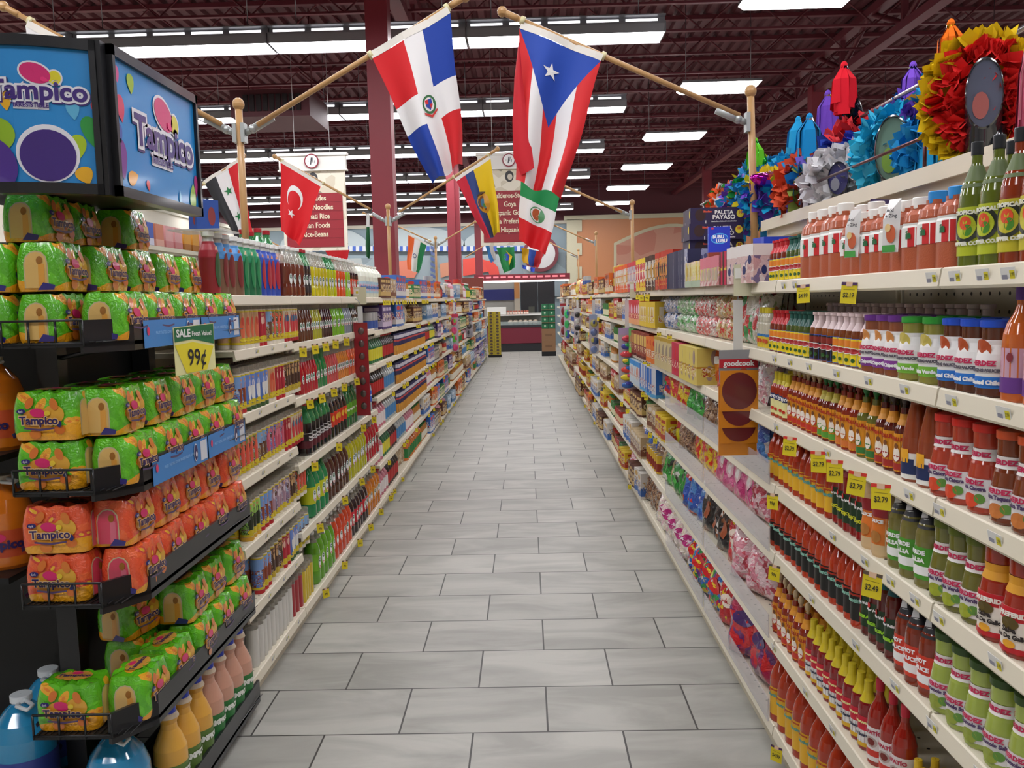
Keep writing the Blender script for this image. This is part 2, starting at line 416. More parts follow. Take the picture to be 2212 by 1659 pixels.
# ================================================================ goods: builders
PROF = {
 'hot': [(.92, 0), (1, .02), (1, .60), (.94, .67), (.62, .76), (.42, .83), (.40, .97)],
 'val': [(.94, 0), (1, .02), (1, .52), (.96, .60), (.78, .70), (.46, .79), (.32, .86), (.31, .96)],
 'jar': [(.90, 0), (1, .03), (1, .46), (.93, .56), (.78, .68), (.76, .76), (.76, .93)],
 'vjar': [(.90, 0), (1, .03), (1, .42), (.88, .56), (.70, .66), (.70, .72), (.76, .74), (.76, .94)],
 'taj': [(.95, 0), (1, .02), (1, .60), (.93, .63), (.96, .68), (.88, .77), (.58, .84), (.58, .90)],
 'jarr': [(.92, 0), (1, .02), (1, .46), (.92, .53), (.62, .66), (.38, .76), (.34, .97)],
 'two': [(.80, 0), (1, .04), (1, .20), (.95, .26), (1, .32), (1, .60), (.90, .70), (.60, .82), (.34, .90), (.32, .97)],
 'juice': [(.90, 0), (1, .02), (1, .40), (1, .45), (.97, .55), (.70, .67), (.50, .74), (.46, .80), (.62, .86), (.52, .90), (.36, .92)],
 'malta': [(.92, 0), (1, .02), (1, .62), (.85, .70), (.50, .80), (.42, .86), (.40, .97)],
 'cone': [(.92, 0), (1, .02), (1, .34), (.94, .46), (.60, .72), (.48, .80), (.46, .97)],
 'slim': [(.90, 0), (1, .02), (1, .62), (.90, .72), (.60, .82), (.50, .90), (.50, .96)],
 'can': [(.94, 0), (1, .015), (1, .985), (.94, 1)],
 'candle': [(.96, 0), (1, .015), (1, .96), (1.02, .98), (1.0, 1)],
 'jug': [(.92, 0), (1, .04), (1, .50), (.97, .62), (.80, .76), (.50, .87), (.30, .92), (.28, .96)],
 'mayo': [(.94, 0), (1, .03), (1, .30), (.88, .45), (1, .60), (1, .72), (.80, .84), (.56, .88), (.54, .92)],
}
AIRG = mat('b9b3a4', .12, coat=.6, alpha=.45, name='clear_glass')
def rr(prof, z):
    for a, b in zip(prof, prof[1:]):
        if a[1] <= z <= b[1]:
            t = 0 if b[1] == a[1] else (z-a[1])/(b[1]-a[1]); return a[0]+(b[0]-a[0])*t
    return prof[-1][0]
def bottle(name, cat, kind, H, R, liq, fill=1.0, air=None, cap=('c0392b', .06, .5, 'flat'), bands=(), texts=(), blobs=(), neck=None, seg=16, sq=0, sy=1.0, hi=None):
    """bands: (z0, z1, colour, a0, a1) in fractions of H; texts: (s, size, z, colour, angle); blobs: (rx, rz, z, colour, angle)"""
    P = PROF[kind]; r = MB(); pf = []
    L = asmat(liq) if not isinstance(liq, str) else mat(liq, .12, coat=.7); A = air or AIRG
    zs = sorted(set([p[1] for p in P]+([fill] if fill < P[-1][1] else [])))
    for z in zs: pf.append((rr(P, z)*R, z*H, L if z < fill-1e-6 else A))
    r.lathe([(.001, 0)]+pf+[(.001, pf[-1][1])], seg, L, sy=sy, sq=sq)
    root = r.build(name); parts = []
    cc, ch, cr, st = cap
    m = MB(); z0 = P[-1][1]*H-(.002 if kind != 'can' else -1); CM = mat(cc, .35)
    if cr:
        if st == 'ball':
            m.lathe([(R*cr*.5, z0-ch*H*.2), (R*cr*.55, z0+ch*H*.25), (R*cr*.5, z0+ch*H*.35)], 12, CM); m.sphere((0, 0, z0+ch*H*.72), R*cr, R*cr, ch*H*.5, CM, 12, 8)
        elif st == 'wrap':
            nr = rr(P, 1-ch)*R
            zw = [1-ch]+[p[1] for p in P if 1-ch < p[1] < .93]+[.93]; m.lathe([(rr(P, z)*R+.0012, z*H) for z in zw]+[(max(R*cr, rr(P, .93)*R+.001), .94*H), (max(R*cr, rr(P, .93)*R+.001), .995*H), (.001, H)], 12, CM, sy=sy)
        else:
            h = ch*H; m.lathe([(R*cr*.97, z0-h*.25), (R*cr, z0-h*.15), (R*cr, z0+h*.78), (R*cr*.92, z0+h*.85), (.001, z0+h*.86)], 14, CM)
        parts.append(m.build('cap'))
    if bands or texts or blobs or neck:
        m = MB()
        for b in bands:
            z0, z1, c = b[:3]; a0, a1 = (b[3], b[4]) if len(b) > 3 else (None, None)
            zz = sorted(set([z0, z1]+[p[1] for p in P if z0 < p[1] < z1])); k = .0005*(1+bands.index(b))
            pr = [(rr(P, z)*R+k, z*H) for z in zz]
            if a0 is None: m.lathe(pr, seg, asmat(c) if not isinstance(c, str) else mat(c, .4), sy=sy, sq=sq)
            else: m.lathe(pr, max(3, int(seg*(a1-a0)/(2*PI))), mat(c, .4) if isinstance(c, str) else c, a0=a0-PI/2, a1=a1-PI/2, sy=sy, sq=sq)
        if neck:
            z0, z1, c = neck; mk = MB(); mk.lathe([(rr(P, z0)*R+.001, z0*H), (rr(P, (z0+z1)/2)*R+.001, (z0+z1)/2*H), (rr(P, z1)*R+.001, z1*H)], seg, mat(c, .45))
            for s_, size, z, c, an in [t for t in texts if t[2] > z0-.02]: mk.wrap(glyphs(s_, size, .002 if size > .018 else .0008, 2), rr(P, z)*R, z*H, mat(c, .4), an, off=.0036, sy=sy)
            parts.append(mk.build('neck_label')); texts = [t for t in texts if t[2] <= z0-.02]
        for bx, bz, z, c, an in blobs:
            m.wrap(ellipse(bx, bz, 16), rr(P, z)*R, z*H, mat(c, .4), an, off=.0026, sy=sy)
        for s, size, z, c, an in texts:
            m.wrap(glyphs(s, size, .002 if size > .018 else .0008, 2), rr(P, z)*R, z*H, mat(c, .4), an, off=.0036, sy=sy)
        parts.append(m.build('label_sleeve'))
    if hi:
        m = MB(); hi(m, R, H); parts.append(m.build(hi.__name__))
    for p in parts: p.parent = root
    return Proto(root, cat, 2*R, parts)
def carton(name, cat, w, h, d, c, front=(), side=None, top=None, bev=0, parts=True):
    """w along the shelf, d into it; front: (x0, x1, z0, z1, colour) or ('t', s, size, x, z, colour[, side]) or ('e', rx, rz, x, z, colour)"""
    mb = MB(); mb.box(-w/2, w/2, -d/2, d/2, 0, h, asmat(c))
    if top: mb.box(-w/2+.001, w/2-.001, -d/2+.001, d/2-.001, h, h+.001, asmat(top))
    root = mb.build(name); m = MB(); k = 0
    for f in front:
        k += 1
        for face in (0, 1, 2):
            e = d/2+.0004+.0002*k if face == 0 else w/2+.0004+.0002*k
            W2 = w if face == 0 else d
            fn = {0: lambda x, z: (x, -e, z), 1: lambda x, z: (e, x, z), 2: lambda x, z: (-e, -x, z)}[face]
            if f[0] == 't':
                if face == 0 or len(f) > 6: m.shape(glyphs(f[1], f[2]*(1 if face == 0 else min(1, d/w)), .001, 2), lambda x, z: fn(x+(f[3] if face == 0 else 0), z+f[4]), asmat(f[5]))
            elif f[0] == 'e':
                q = W2/w; m.shape(ellipse(f[1]*min(1, q), f[2], 16), lambda x, z: fn(x+f[3]*q, z+f[4]), asmat(f[5]))
            elif len(f) == 5:
                x0, x1, z0, z1, cc = f; x0 *= W2/2; x1 *= W2/2
                m.add([fn(x0, z0*h), fn(x1, z0*h), fn(x1, z1*h), fn(x0, z1*h)], [(0, 1, 2, 3)], asmat(cc))
    pp = []
    if m.v: q = m.build('printed_front'); q.parent = root; pp.append(q)
    return Proto(root, cat, w, pp)
def bag(name, cat, w, h, d, m, lab=None, seed=0, band=None):
    """pillow bag, crimped at top and bottom, crumpled"""
    rg = random.Random(seed); nu, nv = 14, 12; mb = MB(); f1 = rg.random()*6; f2 = rg.random()*6
    def pt(u, v, s):
        t = max(0, 1-abs(2*v-1)**3.5); q = max(0, 1-abs(2*u-1)**3.2)
        bul = d/2*(t**.6)*(q**.6)
        cr = 1+.22*sin(9*u+f1+5*v)*sin(7*v+f2)+.10*sin(23*u+f2*3)*cos(19*v+f1*2)
        x = (u-.5)*w*(1-.10*t+.04*sin(11*v+f1)); z = v*h+.012*sin(8*u+f1)*(v > .9)
        return (x, -s*bul*cr-.002*s, z)
    for s in (1, -1):
        vs = [pt(i/nu, j/nv, s) for j in range(nv+1) for i in range(nu+1)]
        fs = [(j*(nu+1)+i, j*(nu+1)+i+1, (j+1)*(nu+1)+i+1, (j+1)*(nu+1)+i) for j in range(nv) for i in range(nu)]
        if s < 0: fs = [f[::-1] for f in fs]
        mb.add(vs, fs, m, True)
    root = mb.build(name); parts = []
    if lab or band:
        l = MB()
        def onbag(x, z, k=.003):
            u = min(1, max(0, x/w+.5)); v = min(1, max(0, z/h)); p = pt(u, v, 1); return (p[0], p[1]-k, p[2])
        if band:
            z0, z1, c = band; vs = [onbag((i/10-.5)*w*.98, (z0+(z1-z0)*j/4)*h, .0015) for j in range(5) for i in range(11)]
            l.add(vs, [(j*11+i, j*11+i+1, (j+1)*11+i+1, (j+1)*11+i) for j in range(4) for i in range(10)], mat(c, .3, coat=.5), True)
        if lab:
            for it in lab:
                if it[0] == 'e': l.shape(ellipse(it[1], it[2], 18), lambda x, z: onbag(x+it[3], z+it[4]), mat(it[5], .3, coat=.4))
                else: l.shape(glyphs(it[1], it[2], .001, 2), lambda x, z: onbag(x+it[3], z+it[4], .0045), mat(it[5], .3))
        q = l.build('bag_label'); q.parent = root; parts.append(q)
    return Proto(root, cat, w, parts)
def run(side, px0, px1, z, P, lab, group, d=.045, rows=1, gap=1.04, jit=.003, rd=None, nmax=99, y=None, rj=.12, sc=None, rdy=None, turn=1):
    """fill a stretch of shelf with one kind, each its own object; px0 far end, px1 near end"""
    y1, y0 = y if y else (YX(side, px0, d), YX(side, px1, d))
    if side < 0: y0 = max(y0, 3.60); y1 = max(y1, y0+.02)
    if side < 0 and y1-y0 < P.w*.6: return
    n = max(1, min(nmax, int(round((y1-y0)/(P.w*gap*(sc or 1))))))
    for k in range(n):
        yy = y0+(k+.5)*(y1-y0)/n
        for q in range(rows):
            dd = d+q*(rd or P.w*1.05)
            P.place((PX(side, dd+random.uniform(-jit, jit)), yy+random.uniform(-jit, jit)*.6+(rdy or 0)*q, z), facing(side)+(.38 if side > 0 else -.30)*turn+random.uniform(-rj, rj), lab, group, sc=sc)
# ================================================================ the sauce side
R = RDECK; Z6, Z5, Z4, Z3, Z2, Z1, Z0 = R[6], R[5], R[4], R[3], R[2], R[1], R[0]
def yuc(capc, label, liq, H=.155):
    return bottle('pepper_sauce_bottle', 'bottle', 'hot', H, .0245, liq, cap=(capc, .32, .62, 'wrap'),
        bands=((.03, .54, '2b5fc4'), (.04, .53, label, -1.2, 1.0), (.38, .50, 'e8872a', -1.2, 1.0) if label != '1d1713' else (.38, .5, '8a2a20', -1.2, 1.0), (.04, .53, 'e8e6e0', 1.7, 2.6)),
        blobs=((.020, .010, .31, 'f0ece4', -.1), (.018, .0075, .31, 'b22a30', -.1), (.008, .006, .14, '2c5a24', -.1)))
Yr, Yg, Yp, Yy = yuc('c4202a', 'f0d820', '7a2a14'), yuc('1d5a50', 'f0d820', '4a5a20'), yuc('e6cfd0', '1d1713', '8a4a20'), yuc('e6cfd0', 'f0d820', '7a3a18')
def taj(capc, H, R_):
    return bottle('chili_seasoning_bottle', 'bottle', 'taj', H, R_, mat('b0522a', .5, coat=.55, bump=.15, bscale=400), cap=(capc, .14, .62, 'flat'), sq=5,
        bands=((.60, .66, 'e9e9e4'), (.34, .60, 'e9e9e4'), (.34, .60, 'cf2a2c', -.2, 1.2), (.34, .60, 'cf2a2c', 2.6, 3.9)), texts=(('Tajín', .022, .50, '1f6a3c', -.55),))
Tw, Tb, Tl = taj('f2f0ea', .175, .034), taj('2f8fd8', .178, .034), taj('f2f0ea', .215, .038)
def lime(label, liq, H=.25):
    return bottle('pepper_company_bottle', 'bottle', 'val', H, .033, liq, cap=('23262b', .10, .36, 'flat'), neck=(.66, .84, '5a6a3a'),
        bands=((.10, .50, '4e6a1c'), (.10, .50, label, -1.3, 1.3)), blobs=((.029, .033, .34, '2b2f26', 0), (.021, .025, .34, label, 0), (.012, .014, .37, 'e0502a', 0), (.009, .012, .31, '4a8a2a', .15)),
        texts=(('TROPICAL', .011, .455, 'e8e8d8', 0), ('PEPPER CO.', .010, .20, 'e8e8d8', 0)))
TP, TR = lime('b9c42a', '5e6a20'), lime('c4b92a', '8a3418')
def herd(name, liq, lid, food, sub, subc, H=.185, R_=.037, kind='vjar', neckband=True):
    return bottle(name, 'jar', kind, H, R_, liq, cap=(lid, .085, .82, 'flat'), neck=(.60, .73, 'ece8e4') if neckband else None,
        bands=((.08, .40, 'e9e6e6'),), blobs=((.019, .015, .15, food, -.1), (.011, .010, .18, '5f8f3a', .45)),
        texts=(('HERDEZ', .0135, .355, 'c31f52', -.05), (sub, .011, .29, '4b3560', 0), ('HERDEZ', .0135, .665, 'c31f52', 0)))
HR = herd('salsa_jar', 'b0402c', 'd2281f', 'd8492a', 'Salsa Casera', '4b3560'); HO = herd('salsa_jar', '7a3a20', 'd8572a', 'c9783a', 'Salsa Taquera', '4b3560')
HG = herd('salsa_jar', '6b6a2c', '5c6a1a', '9ba62c', 'Salsa Verde', '4b3560'); HV = herd('salsa_jar', '9cac4c', '2f4a1c', '8f9c3a', 'Guacamole Salsa', '4b3560')
def hcook(liq, lid, stripe, food, sub):
    return bottle('cooking_sauce_jar', 'jar', 'jar', .155, .040, liq, cap=(lid, .09, .84, 'flat'),
        bands=((.12, .74, 'eceae8'), (.12, .27, stripe)), blobs=((.022, .020, .62, food, -.35),), texts=(('HERDEZ', .0135, .44, 'c31f52', -.1), ('COOKING SAUCES', .008, .35, '5a5560', -.1), (sub, .0115, .195, 'f2f2f2', -.1)))
CP_, CG_, CB_ = hcook('8a4a2e', '6a2f8c', '8a3f9a', 'd08a4a', 'Red Chipotle'), hcook('8f8a3c', '2f9a34', '7fc040', 'c9b85a', 'Salsa Verde'), hcook('5a2c1c', '2050c8', '2a78d0', 'b8502a', 'Roasted Chile')
def chol(capc, tint, H=.175, neckc='e0972c', liq='8a2412'):
    return bottle('hot_sauce_bottle', 'bottle', 'hot', H, .0255, liq, cap=(capc, .17, .36, 'ball'), neck=(.72, .88, neckc),
        bands=((.05, .60, 'e0971f', -1.5, 1.5), (.07, .17, tint, -1.45, 1.45)), blobs=((.010, .018, .30, 'f0e6d8', 0), (.006, .007, .42, '7a4a2a', 0), (.013, .008, .24, tint, 0)),
        texts=(('CHOLULA', .013, .52, 'b3301c', 0),))
C1, C2, C3, C4, C5 = chol('c9b08a', 'c8382a'), chol('2c7a3c', '5aa03a', neckc='b9a83a', liq='6a1c12'), chol('8a3226', 'd87a3a'), chol('2a8040', '3a7a3c', liq='6a6a24'), chol('40302c', 'a8302a', liq='5a1810')
GY = bottle('hot_sauce_bottle', 'bottle', 'hot', .17, .024, 'a03018', cap=('d8c42a', .26, .36, 'wrap'), bands=((.08, .52, 'e8e2a0'), (.40, .52, '23356a')), texts=(('GOYA', .014, .46, 'f0f0f0', 0),), blobs=((.008, .006, .2, 'c83020', 0),))
SB = bottle('taco_sauce_bottle', 'bottle', 'cone', .235, .034, '93401f', cap=('d2261c', .15, .44, 'flat'), bands=((.03, .30, 'f0f0ea'), (.08, .24, '1f2f5c'), (.20, .34, 'e8a82a', -1.5, 0.2), (.18, .30, 'e9e9e9', .6, 1.3)))
def val(label, liq, H=.20, R_=.028, capc='d2391c', txt='4a9a96'):
    return bottle('red_cap_sauce_bottle', 'bottle', 'val', H, R_, liq, cap=(capc, .12, .40, 'flat'),
        bands=((.10, .48, label, -1.35, 1.35),), texts=(('Valentina', .0165, .38, txt, 0), ('SALSA PICANTE', .0065, .455, 'b3301c', 0)), blobs=((.006, .006, .43, 'c83020', -.5),) )
VY, VB, VL = val('e8b42c', 'a8321a'), val('20201f', 'b8381a', .215, .031, txt='8fc8b4'), val('e8b42c', 'aa3418', .28, .042)
VK = bottle('chamoy_bottle', 'bottle', 'slim', .225, .024, '8e1418', cap=('a01838', .28, .50, 'wrap'), bands=((.12, .50, '1f3a22', -1.2, 1.2),), texts=(('Salsa Valle', .010, .42, 'f0f0f0', 0), ('ROJO', .012, .25, 'd8d82a', 0)), blobs=((.006, .008, .47, 'd81f20', -.4),))
VG = bottle('chamoy_bottle', 'bottle', 'slim', .225, .026, '5e1614', cap=('1c5a62', .24, .50, 'wrap'), bands=((.12, .50, '1f3a22', -1.2, 1.2),), texts=(('Salsa Valle', .010, .42, 'f0f0f0', 0), ('NEGRA', .012, .25, '9ad82a', 0)), blobs=((.006, .008, .47, 'd81f20', -.4),))
MY = bottle('creamy_sauce_bottle', 'bottle', 'mayo', .215, .036, mat('d8b98c', .4, coat=.3), cap=('eceae4', .12, .56, 'flat'), bands=((.16, .66, 'e07a2c', -.9, .9), (.50, .66, '9a1f2a', -.9, .9)), blobs=((.016, .016, .26, 'b87a3a', 0),), texts=(('SAUCE', .012, .45, 'f2f2f2', 0),))
def bell(lab, liq, t1, t2):
    def swirl_mark(m, R_, H):
        m.shape(ellipse(.017, .010, 16, tilt=.4), lambda x, y: (.0185*sin(x/.0185), -.0205*cos(x/.0185), .155+y), mat('e8e8ea', .4))
        m.shape(ellipse(.011, .006, 16, tilt=.4), lambda x, y: (.0185*sin(x/.0185), -.0211*cos(x/.0185), .155+y), mat('23232a', .4))
        m.add([(-.010, -.0195, .165), (.012, -.0195, .170), (.004, -.0145, .205), (-.004, -.0145, .205)], [(0, 1, 2, 3)], mat('c9c9cc', .4))
    return bottle('salsa_bottle', 'bottle', 'val', .215, .034, liq, cap=('1b1b20', .20, .40, 'wrap'), neck=(.66, .84, '1f1f26'),
        bands=((.10, .46, lab, -1.7, 1.7), (.10, .46, 'e6e6e6', 1.7, 3.4), (.15, .25, 'f0f0ee', -.8, .8)), texts=((t1, .014, .40, 'f4f4f4', -.1), (t2, .014, .315, 'f4f4f4', -.1)), hi=swirl_mark)
BG, BR = bell('4f9a2e', '77703a', 'VERDE', 'SALSA'), bell('d8402a', '7e2a14', 'HOT', 'SAUCE')
LP = bottle('picante_salsa_jar', 'jar', 'vjar', .215, .042, '9c2c1c', cap=('a8231f', .08, .80, 'flat'), neck=(.58, .73, 'e0a02a'),
    bands=((.05, .46, 'efe6da'), (.34, .46, 'c41f2a'), (.05, .10, 'c41f2a')), blobs=((.018, .012, .32, '5a4a1c', 0), (.013, .008, .13, 'e8a42a', 0)), texts=(('LA PREFERIDA', .0125, .40, 'f4efe4', 0), ('Salsa', .014, .26, '2a2020', 0), ('Pico De Gallo', .0115, .20, '2a2020', 0)))
def hots(capc='d8c22a'):
    return bottle('louisiana_hot_sauce_bottle', 'bottle', 'hot', .20, .027, '86161a', cap=(capc, .30, .42, 'wrap'), bands=((.06, .48, 'e9e9e6', -1.9, 1.9), (.30, .50, 'cf2038', -1.9, 1.9), (.06, .12, 'e0b02a', -1.9, 1.9)), texts=(('Hot Sauce', .0115, .24, '28304a', -.1), ('LOUISIANA', .008, .42, 'f4e8a0', 0)))
HS = hots(); HS.root.name = 'yellow_cap_sauce_bottle'
TA = bottle('taqueria_sauce_bottle', 'bottle', 'val', .225, .032, '9a2014', cap=('c41f3a', .13, .36, 'flat'), bands=((.06, .48, 'ece6e4'), (.12, .20, 'd0372a')), blobs=((.018, .015, .30, 'b9a8a0', 0), (.011, .010, .30, '7a2a24', 0)), texts=(('TAPATÍO', .014, .42, 'b5304a', 0),))
AN = bottle('small_sauce_bottle', 'bottle', 'hot', .135, .021, '701c10', cap=('d8b42a', .42, .42, 'wrap'), bands=((.08, .45, 'c8202a', -1.4, 1.4), (.12, .3, 'e8c02a', -1, 1)), texts=(('ORIGINAL', .007, .22, '23356a', 0),))
OJ = bottle('orange_sauce_bottle', 'bottle', 'val', .215, .035, 'c8642a', cap=('5a2f8c', .20, .4, 'flat'), bands=((.08, .48, 'c9a0b4', -1.5, 1.5), (.08, .22, '6a3a8c', -1.5, 1.5)), blobs=((.006, .009, .40, '8a2f3a', 0),))
HN = bottle('honey_bottle', 'bottle', 'taj', .165, .022, mat('c9c4b0', .15, coat=.6), cap=('d8c42a', .12, .62, 'flat'), bands=((.04, .36, 'e0c43a'), (.30, .36, '3a78b8')), blobs=((.010, .008, .2, 'c8502a', 0),))
S = 'hot sauce side'
def rs(px0, px1, z, P, lab, group=None, **k): run(1, px0, px1, z, P, lab, group or lab[:60], **k)
# top shelf
rs(1672, 1706, Z6, Yr, 'small red-capped pepper sauce bottle with yellow label on the top sauce shelf', rows=2)
rs(1706, 1746, Z6, Yg, 'small green-capped pepper sauce bottle with yellow label on the top sauce shelf', rows=2)
rs(1762, 1900, Z6, Tl, 'tall white-capped bottle of red chili seasoning, back row on the top sauce shelf', d=.13, rows=2)
rs(1752, 1836, Z6, Tl, 'tall white-capped bottle of red chili seasoning, front row beside the green caps', d=.05)
rs(1838, 2002, Z6, Tw, 'small white-capped bottle of red chili seasoning on the top sauce shelf', d=.05)
rs(2004, 2084, Z6, Tb, 'blue-capped bottle of red chili seasoning on the top sauce shelf', rows=2)
rs(2086, 2168, Z6, TP, 'tall green lime pepper sauce bottle with black cap on the top sauce shelf', rows=2)
rs(2170, 2380, Z6, TR, 'tall reddish pepper sauce bottle with black cap at the near end of the top shelf', rows=2)
# second
rs(1674, 1708, Z5, Yr, 'small red-capped pepper sauce bottle on the shelf below the top one', rows=2)
rs(1708, 1757, Z5, Yg, 'small green-capped pepper sauce bottle on the shelf below the top one', rows=2)
rs(1759, 1812, Z5, Yp, 'pepper sauce bottle with pale pink cap and dark label beside the green caps', rows=2)
rs(1812, 1884, Z5, Yy, 'pepper sauce bottle with pale pink cap and yellow label beside the purple lids', rows=2)
rs(1886, 1962, Z5, CP_, 'cooking sauce jar with purple lid and white label', rows=2)
rs(1963, 2052, Z5, CG_, 'cooking sauce jar with green lid and white label', rows=2)
rs(2053, 2186, Z5, CB_, 'cooking sauce jar with blue lid and white label', rows=2)
rs(2188, 2500, Z5, OJ, 'orange sauce bottle with purple cap beside the blue-lidded jars', nmax=5)
rs(1790, 2150, Z5, Yp, 'pale pink cap of a pepper sauce bottle in the back row behind the jars', d=.20, sc=1.16)
# third
rs(1676, 1712, Z4, GY, 'yellow-necked hot sauce bottle with blue and cream label at the candy end', rows=2)
rs(1713, 1780, Z4, C1, 'orange-label hot sauce bottle with pale wooden ball cap on the third sauce shelf', rows=2)
rs(1781, 1818, Z4, C2, 'orange-label hot sauce bottle with green ball cap and green foot band', rows=2)
rs(1819, 1866, Z4, C3, 'orange-label hot sauce bottle with brown-red ball cap', rows=2)
rs(1867, 1908, Z4, C4, 'orange-label bottle of green hot sauce with green ball cap', rows=2)
rs(1909, 1972, Z4, C5, 'orange-label hot sauce bottle with dark brown ball cap', rows=2)
rs(1976, 2036, Z4, SB, 'conical taco sauce bottle with bright red cap and blue label', rows=2)
rs(2040, 2166, Z4, HR, 'red salsa jar with red lid and white label', rows=3)
rs(2172, 2480, Z4, HO, 'red salsa jar with orange lid beside the red-lidded jars', rows=2)
# fourth
rs(1674, 1812, Z3, VY, 'red sauce bottle with red cap and yellow label on the middle sauce shelf', rows=2)
rs(1814, 1884, Z3, VK, 'slim dark red bottle with raspberry neck and green label on the middle shelf', rows=2)
rs(1886, 1938, Z3, MY, 'creamy beige sauce bottle with white cap and orange label', nmax=2, rj=.05)
rs(1944, 2040, Z3, BG, 'green salsa bottle with black and silver neck wrap', nmax=3)
rs(2046, 2156, Z3, HG, 'green salsa jar with olive lid and white label', rows=3)
rs(2160, 2500, Z3, LP, 'squat salsa jar with red label and yellow neck band', rows=1)
# fifth
rs(1680, 1884, Z2, VB, 'red sauce bottle with red cap and black label', rows=2)
rs(1884, 1962, Z2, VG, 'dark bottle with teal neck wrap and green label', rows=2)
rs(1968, 2048, Z2, BR, 'red hot sauce bottle with black and silver neck wrap and orange label', nmax=3)
rs(2052, 2500, Z2, HV, 'pale green salsa jar with dark green lid and white label', rows=2)
# sixth
rs(1684, 1760, Z1, C1, 'orange-label hot sauce bottle near the bottom beside the candy bags', rows=2, sc=1.15)
rs(1760, 1902, Z1, HS, 'yellow-necked red hot sauce bottle with white label low on the sauce run', rows=2)
rs(1906, 1990, Z1, TA, 'red sauce bottle with pink cap and white label low on the sauce run', rows=1)
rs(1995, 2060, Z1, AN, 'tiny red-topped sauce bottle with yellow neck low on the sauce run', rows=2)
# base
rs(1688, 2300, Z0, VL, 'large red sauce bottle with red cap and yellow label on the bottom sauce shelf', rows=2)
rs(1644, 1670, Z5, HN, 'clear little bottle with yellow cap at the end of the candy shelf', d=.05)
# ================================================================ the candy side
def P2(side, px, d): return YX(side, px, d)
def blk(name, col, w, h, d, front=(), cat='box', **k): return carton(name, cat, w, h, d, col, front, **k)
PAY = blk('lollipop_box', '2c2148', .30, .088, .22, [('e', .030, .033, -.095, .048, '3a2220'), (-.45, -.42, 0, .2, 'e9e6e0'), ('t', 'PALETA', .030, .035, .060, 'f2eee8'), ('t', 'PAYASO', .034, .035, .033, 'f2eee8'), ('t', 'Ricolino', .014, -.055, .066, 'e05a40'), ('t', 'Marshmallow with chocolate flavored coating', .0075, .035, .011, 'e0dce0'), ('e', .020, .022, .125, .052, 'e8d23a'), ('t', '10', .022, .125, .058, 'c8302a')])
for k in range(5):
    PAY.place((1.075-.012*(k % 2), 4.95+.015*(k % 3), 1.80+.0885*k), .02*(k % 2), 'purple lollipop carton, %s from the bottom of the stack by the flag post' % ORD[k], 'stack of purple lollipop cartons')
BBL = blk('candy_box', '2038c0', .105, .16, .06, [('e', .044, .027, 0, .10, '58b8f0'), ('e', .040, .023, 0, .10, '2458d0'), ('t', 'BUBU', .022, -.006, .108, 'f4f4fa'), ('t', 'LUBU', .022, .010, .088, 'f4f4fa'), (-1, 1, 0, .2, '8a3a2a'), ('t', '20', .012, -.035, .150, 'd83a4a')])
BBL.place((.985, 4.42, 1.94), -.1, 'bright blue candy box standing on the pink cartons before the lollipop stack')
BB2 = blk('candy_box', '1f3fc0', .17, .075, .12, [(.5, 1, 0, 1, '3a58c8'), ('t', 'Ricolino', .016, .05, .05, 'e05a40')]); BB2.place((1.14, 3.95, 1.935), .15, 'blue carton lying beside the flag post, next to the small red-capped sauces')
DUV = blk('candy_box', blobmat('duv', [('dba0a4', 4), ('d8b868', 2), ('e4c8c4', 2), ('c8787c', 1)], scale=40, coat=.8, bump=.3), .075, .135, .16, [(-1, 1, .62, 1, 'd87888'), (-.6, .2, .2, .6, 'd8c868'), ('e', .02, .03, 0, .05, 'b8a890')])
DV2 = blk('candy_box', 'c81f4a', .05, .145, .16, [('t', 'Duvalín', .022, 0, .07, 'e8c83a', 1), (-1, -.4, 0, 1, '4a1a20')])
DV3 = blk('candy_box', blobmat('dv3', [('d8cc8a', 4), ('c8b8a0', 2), ('dcc0b8', 2), ('b8a878', 1)], scale=40, coat=.8, bump=.3), .07, .13, .16, [(-.3, .0, 0, 1, 'e8d820'), (-1, 1, 0, .25, 'a8b8a0'), ('e', .018, .025, .01, .08, 'c8a848')])
WH = blk('candy_box', blobmat('wh', [('d8b8b8', 5), ('e4d4d4', 3), ('c89a9c', 2), ('7a6a90', 1)], scale=40, coat=.8, bump=.3), .09, .15, .17, [(-1, 1, .7, 1, 'e6dfdc'), ('e', .012, .018, -.02, .05, '2a3468'), ('e', .012, .018, .02, .09, '2a3468')])
SLV = blk('candy_box', blobmat('slv', [('8f94b8', 4), ('4a4c78', 2), ('c0c0cc', 2), ('6a70a0', 1)], scale=45, coat=.8, bump=.3), .08, .21, .16, [(-1, 0, 0, 1, '2a2c50'), ('e', .02, .05, .02, .1, 'b8b8c8')])
c = 'candy side top shelf'
rs(1615, 1662, Z6, WH, 'pale pink carton with navy dots at the near end of the candy top shelf', turn=.5)
rs(1592, 1614, Z6, DV2, 'crimson candy carton with yellow lettering on the candy top shelf', turn=.5)
rs(1548, 1590, Z6, DUV, 'pink and tan candy carton beside the crimson one on the top shelf', turn=.5)
rs(1513, 1547, Z6, DV3, 'yellowish candy carton in front of the purple lollipop stack', turn=.5)
rs(1470, 1511, Z6, SLV, 'silver and navy candy packet on the top shelf beyond the yellowish cartons', turn=.5)
def tall(c1, c2, c3, w=.09, h=.24, nm='tall_candy_packet'): return blk(nm, blobmat('tall'+c1, [(c1, 5), (c2, 2), (c3, 2), ('d0c8c0', 1)], scale=38, coat=.8, bump=.3), w, h, .14, [(-.3, .5, 0, .3, c2), ('e', w*.35, h*.22, 0, h*.55, c3), (-1, 1, .85, 1, c2)], cat='packet')
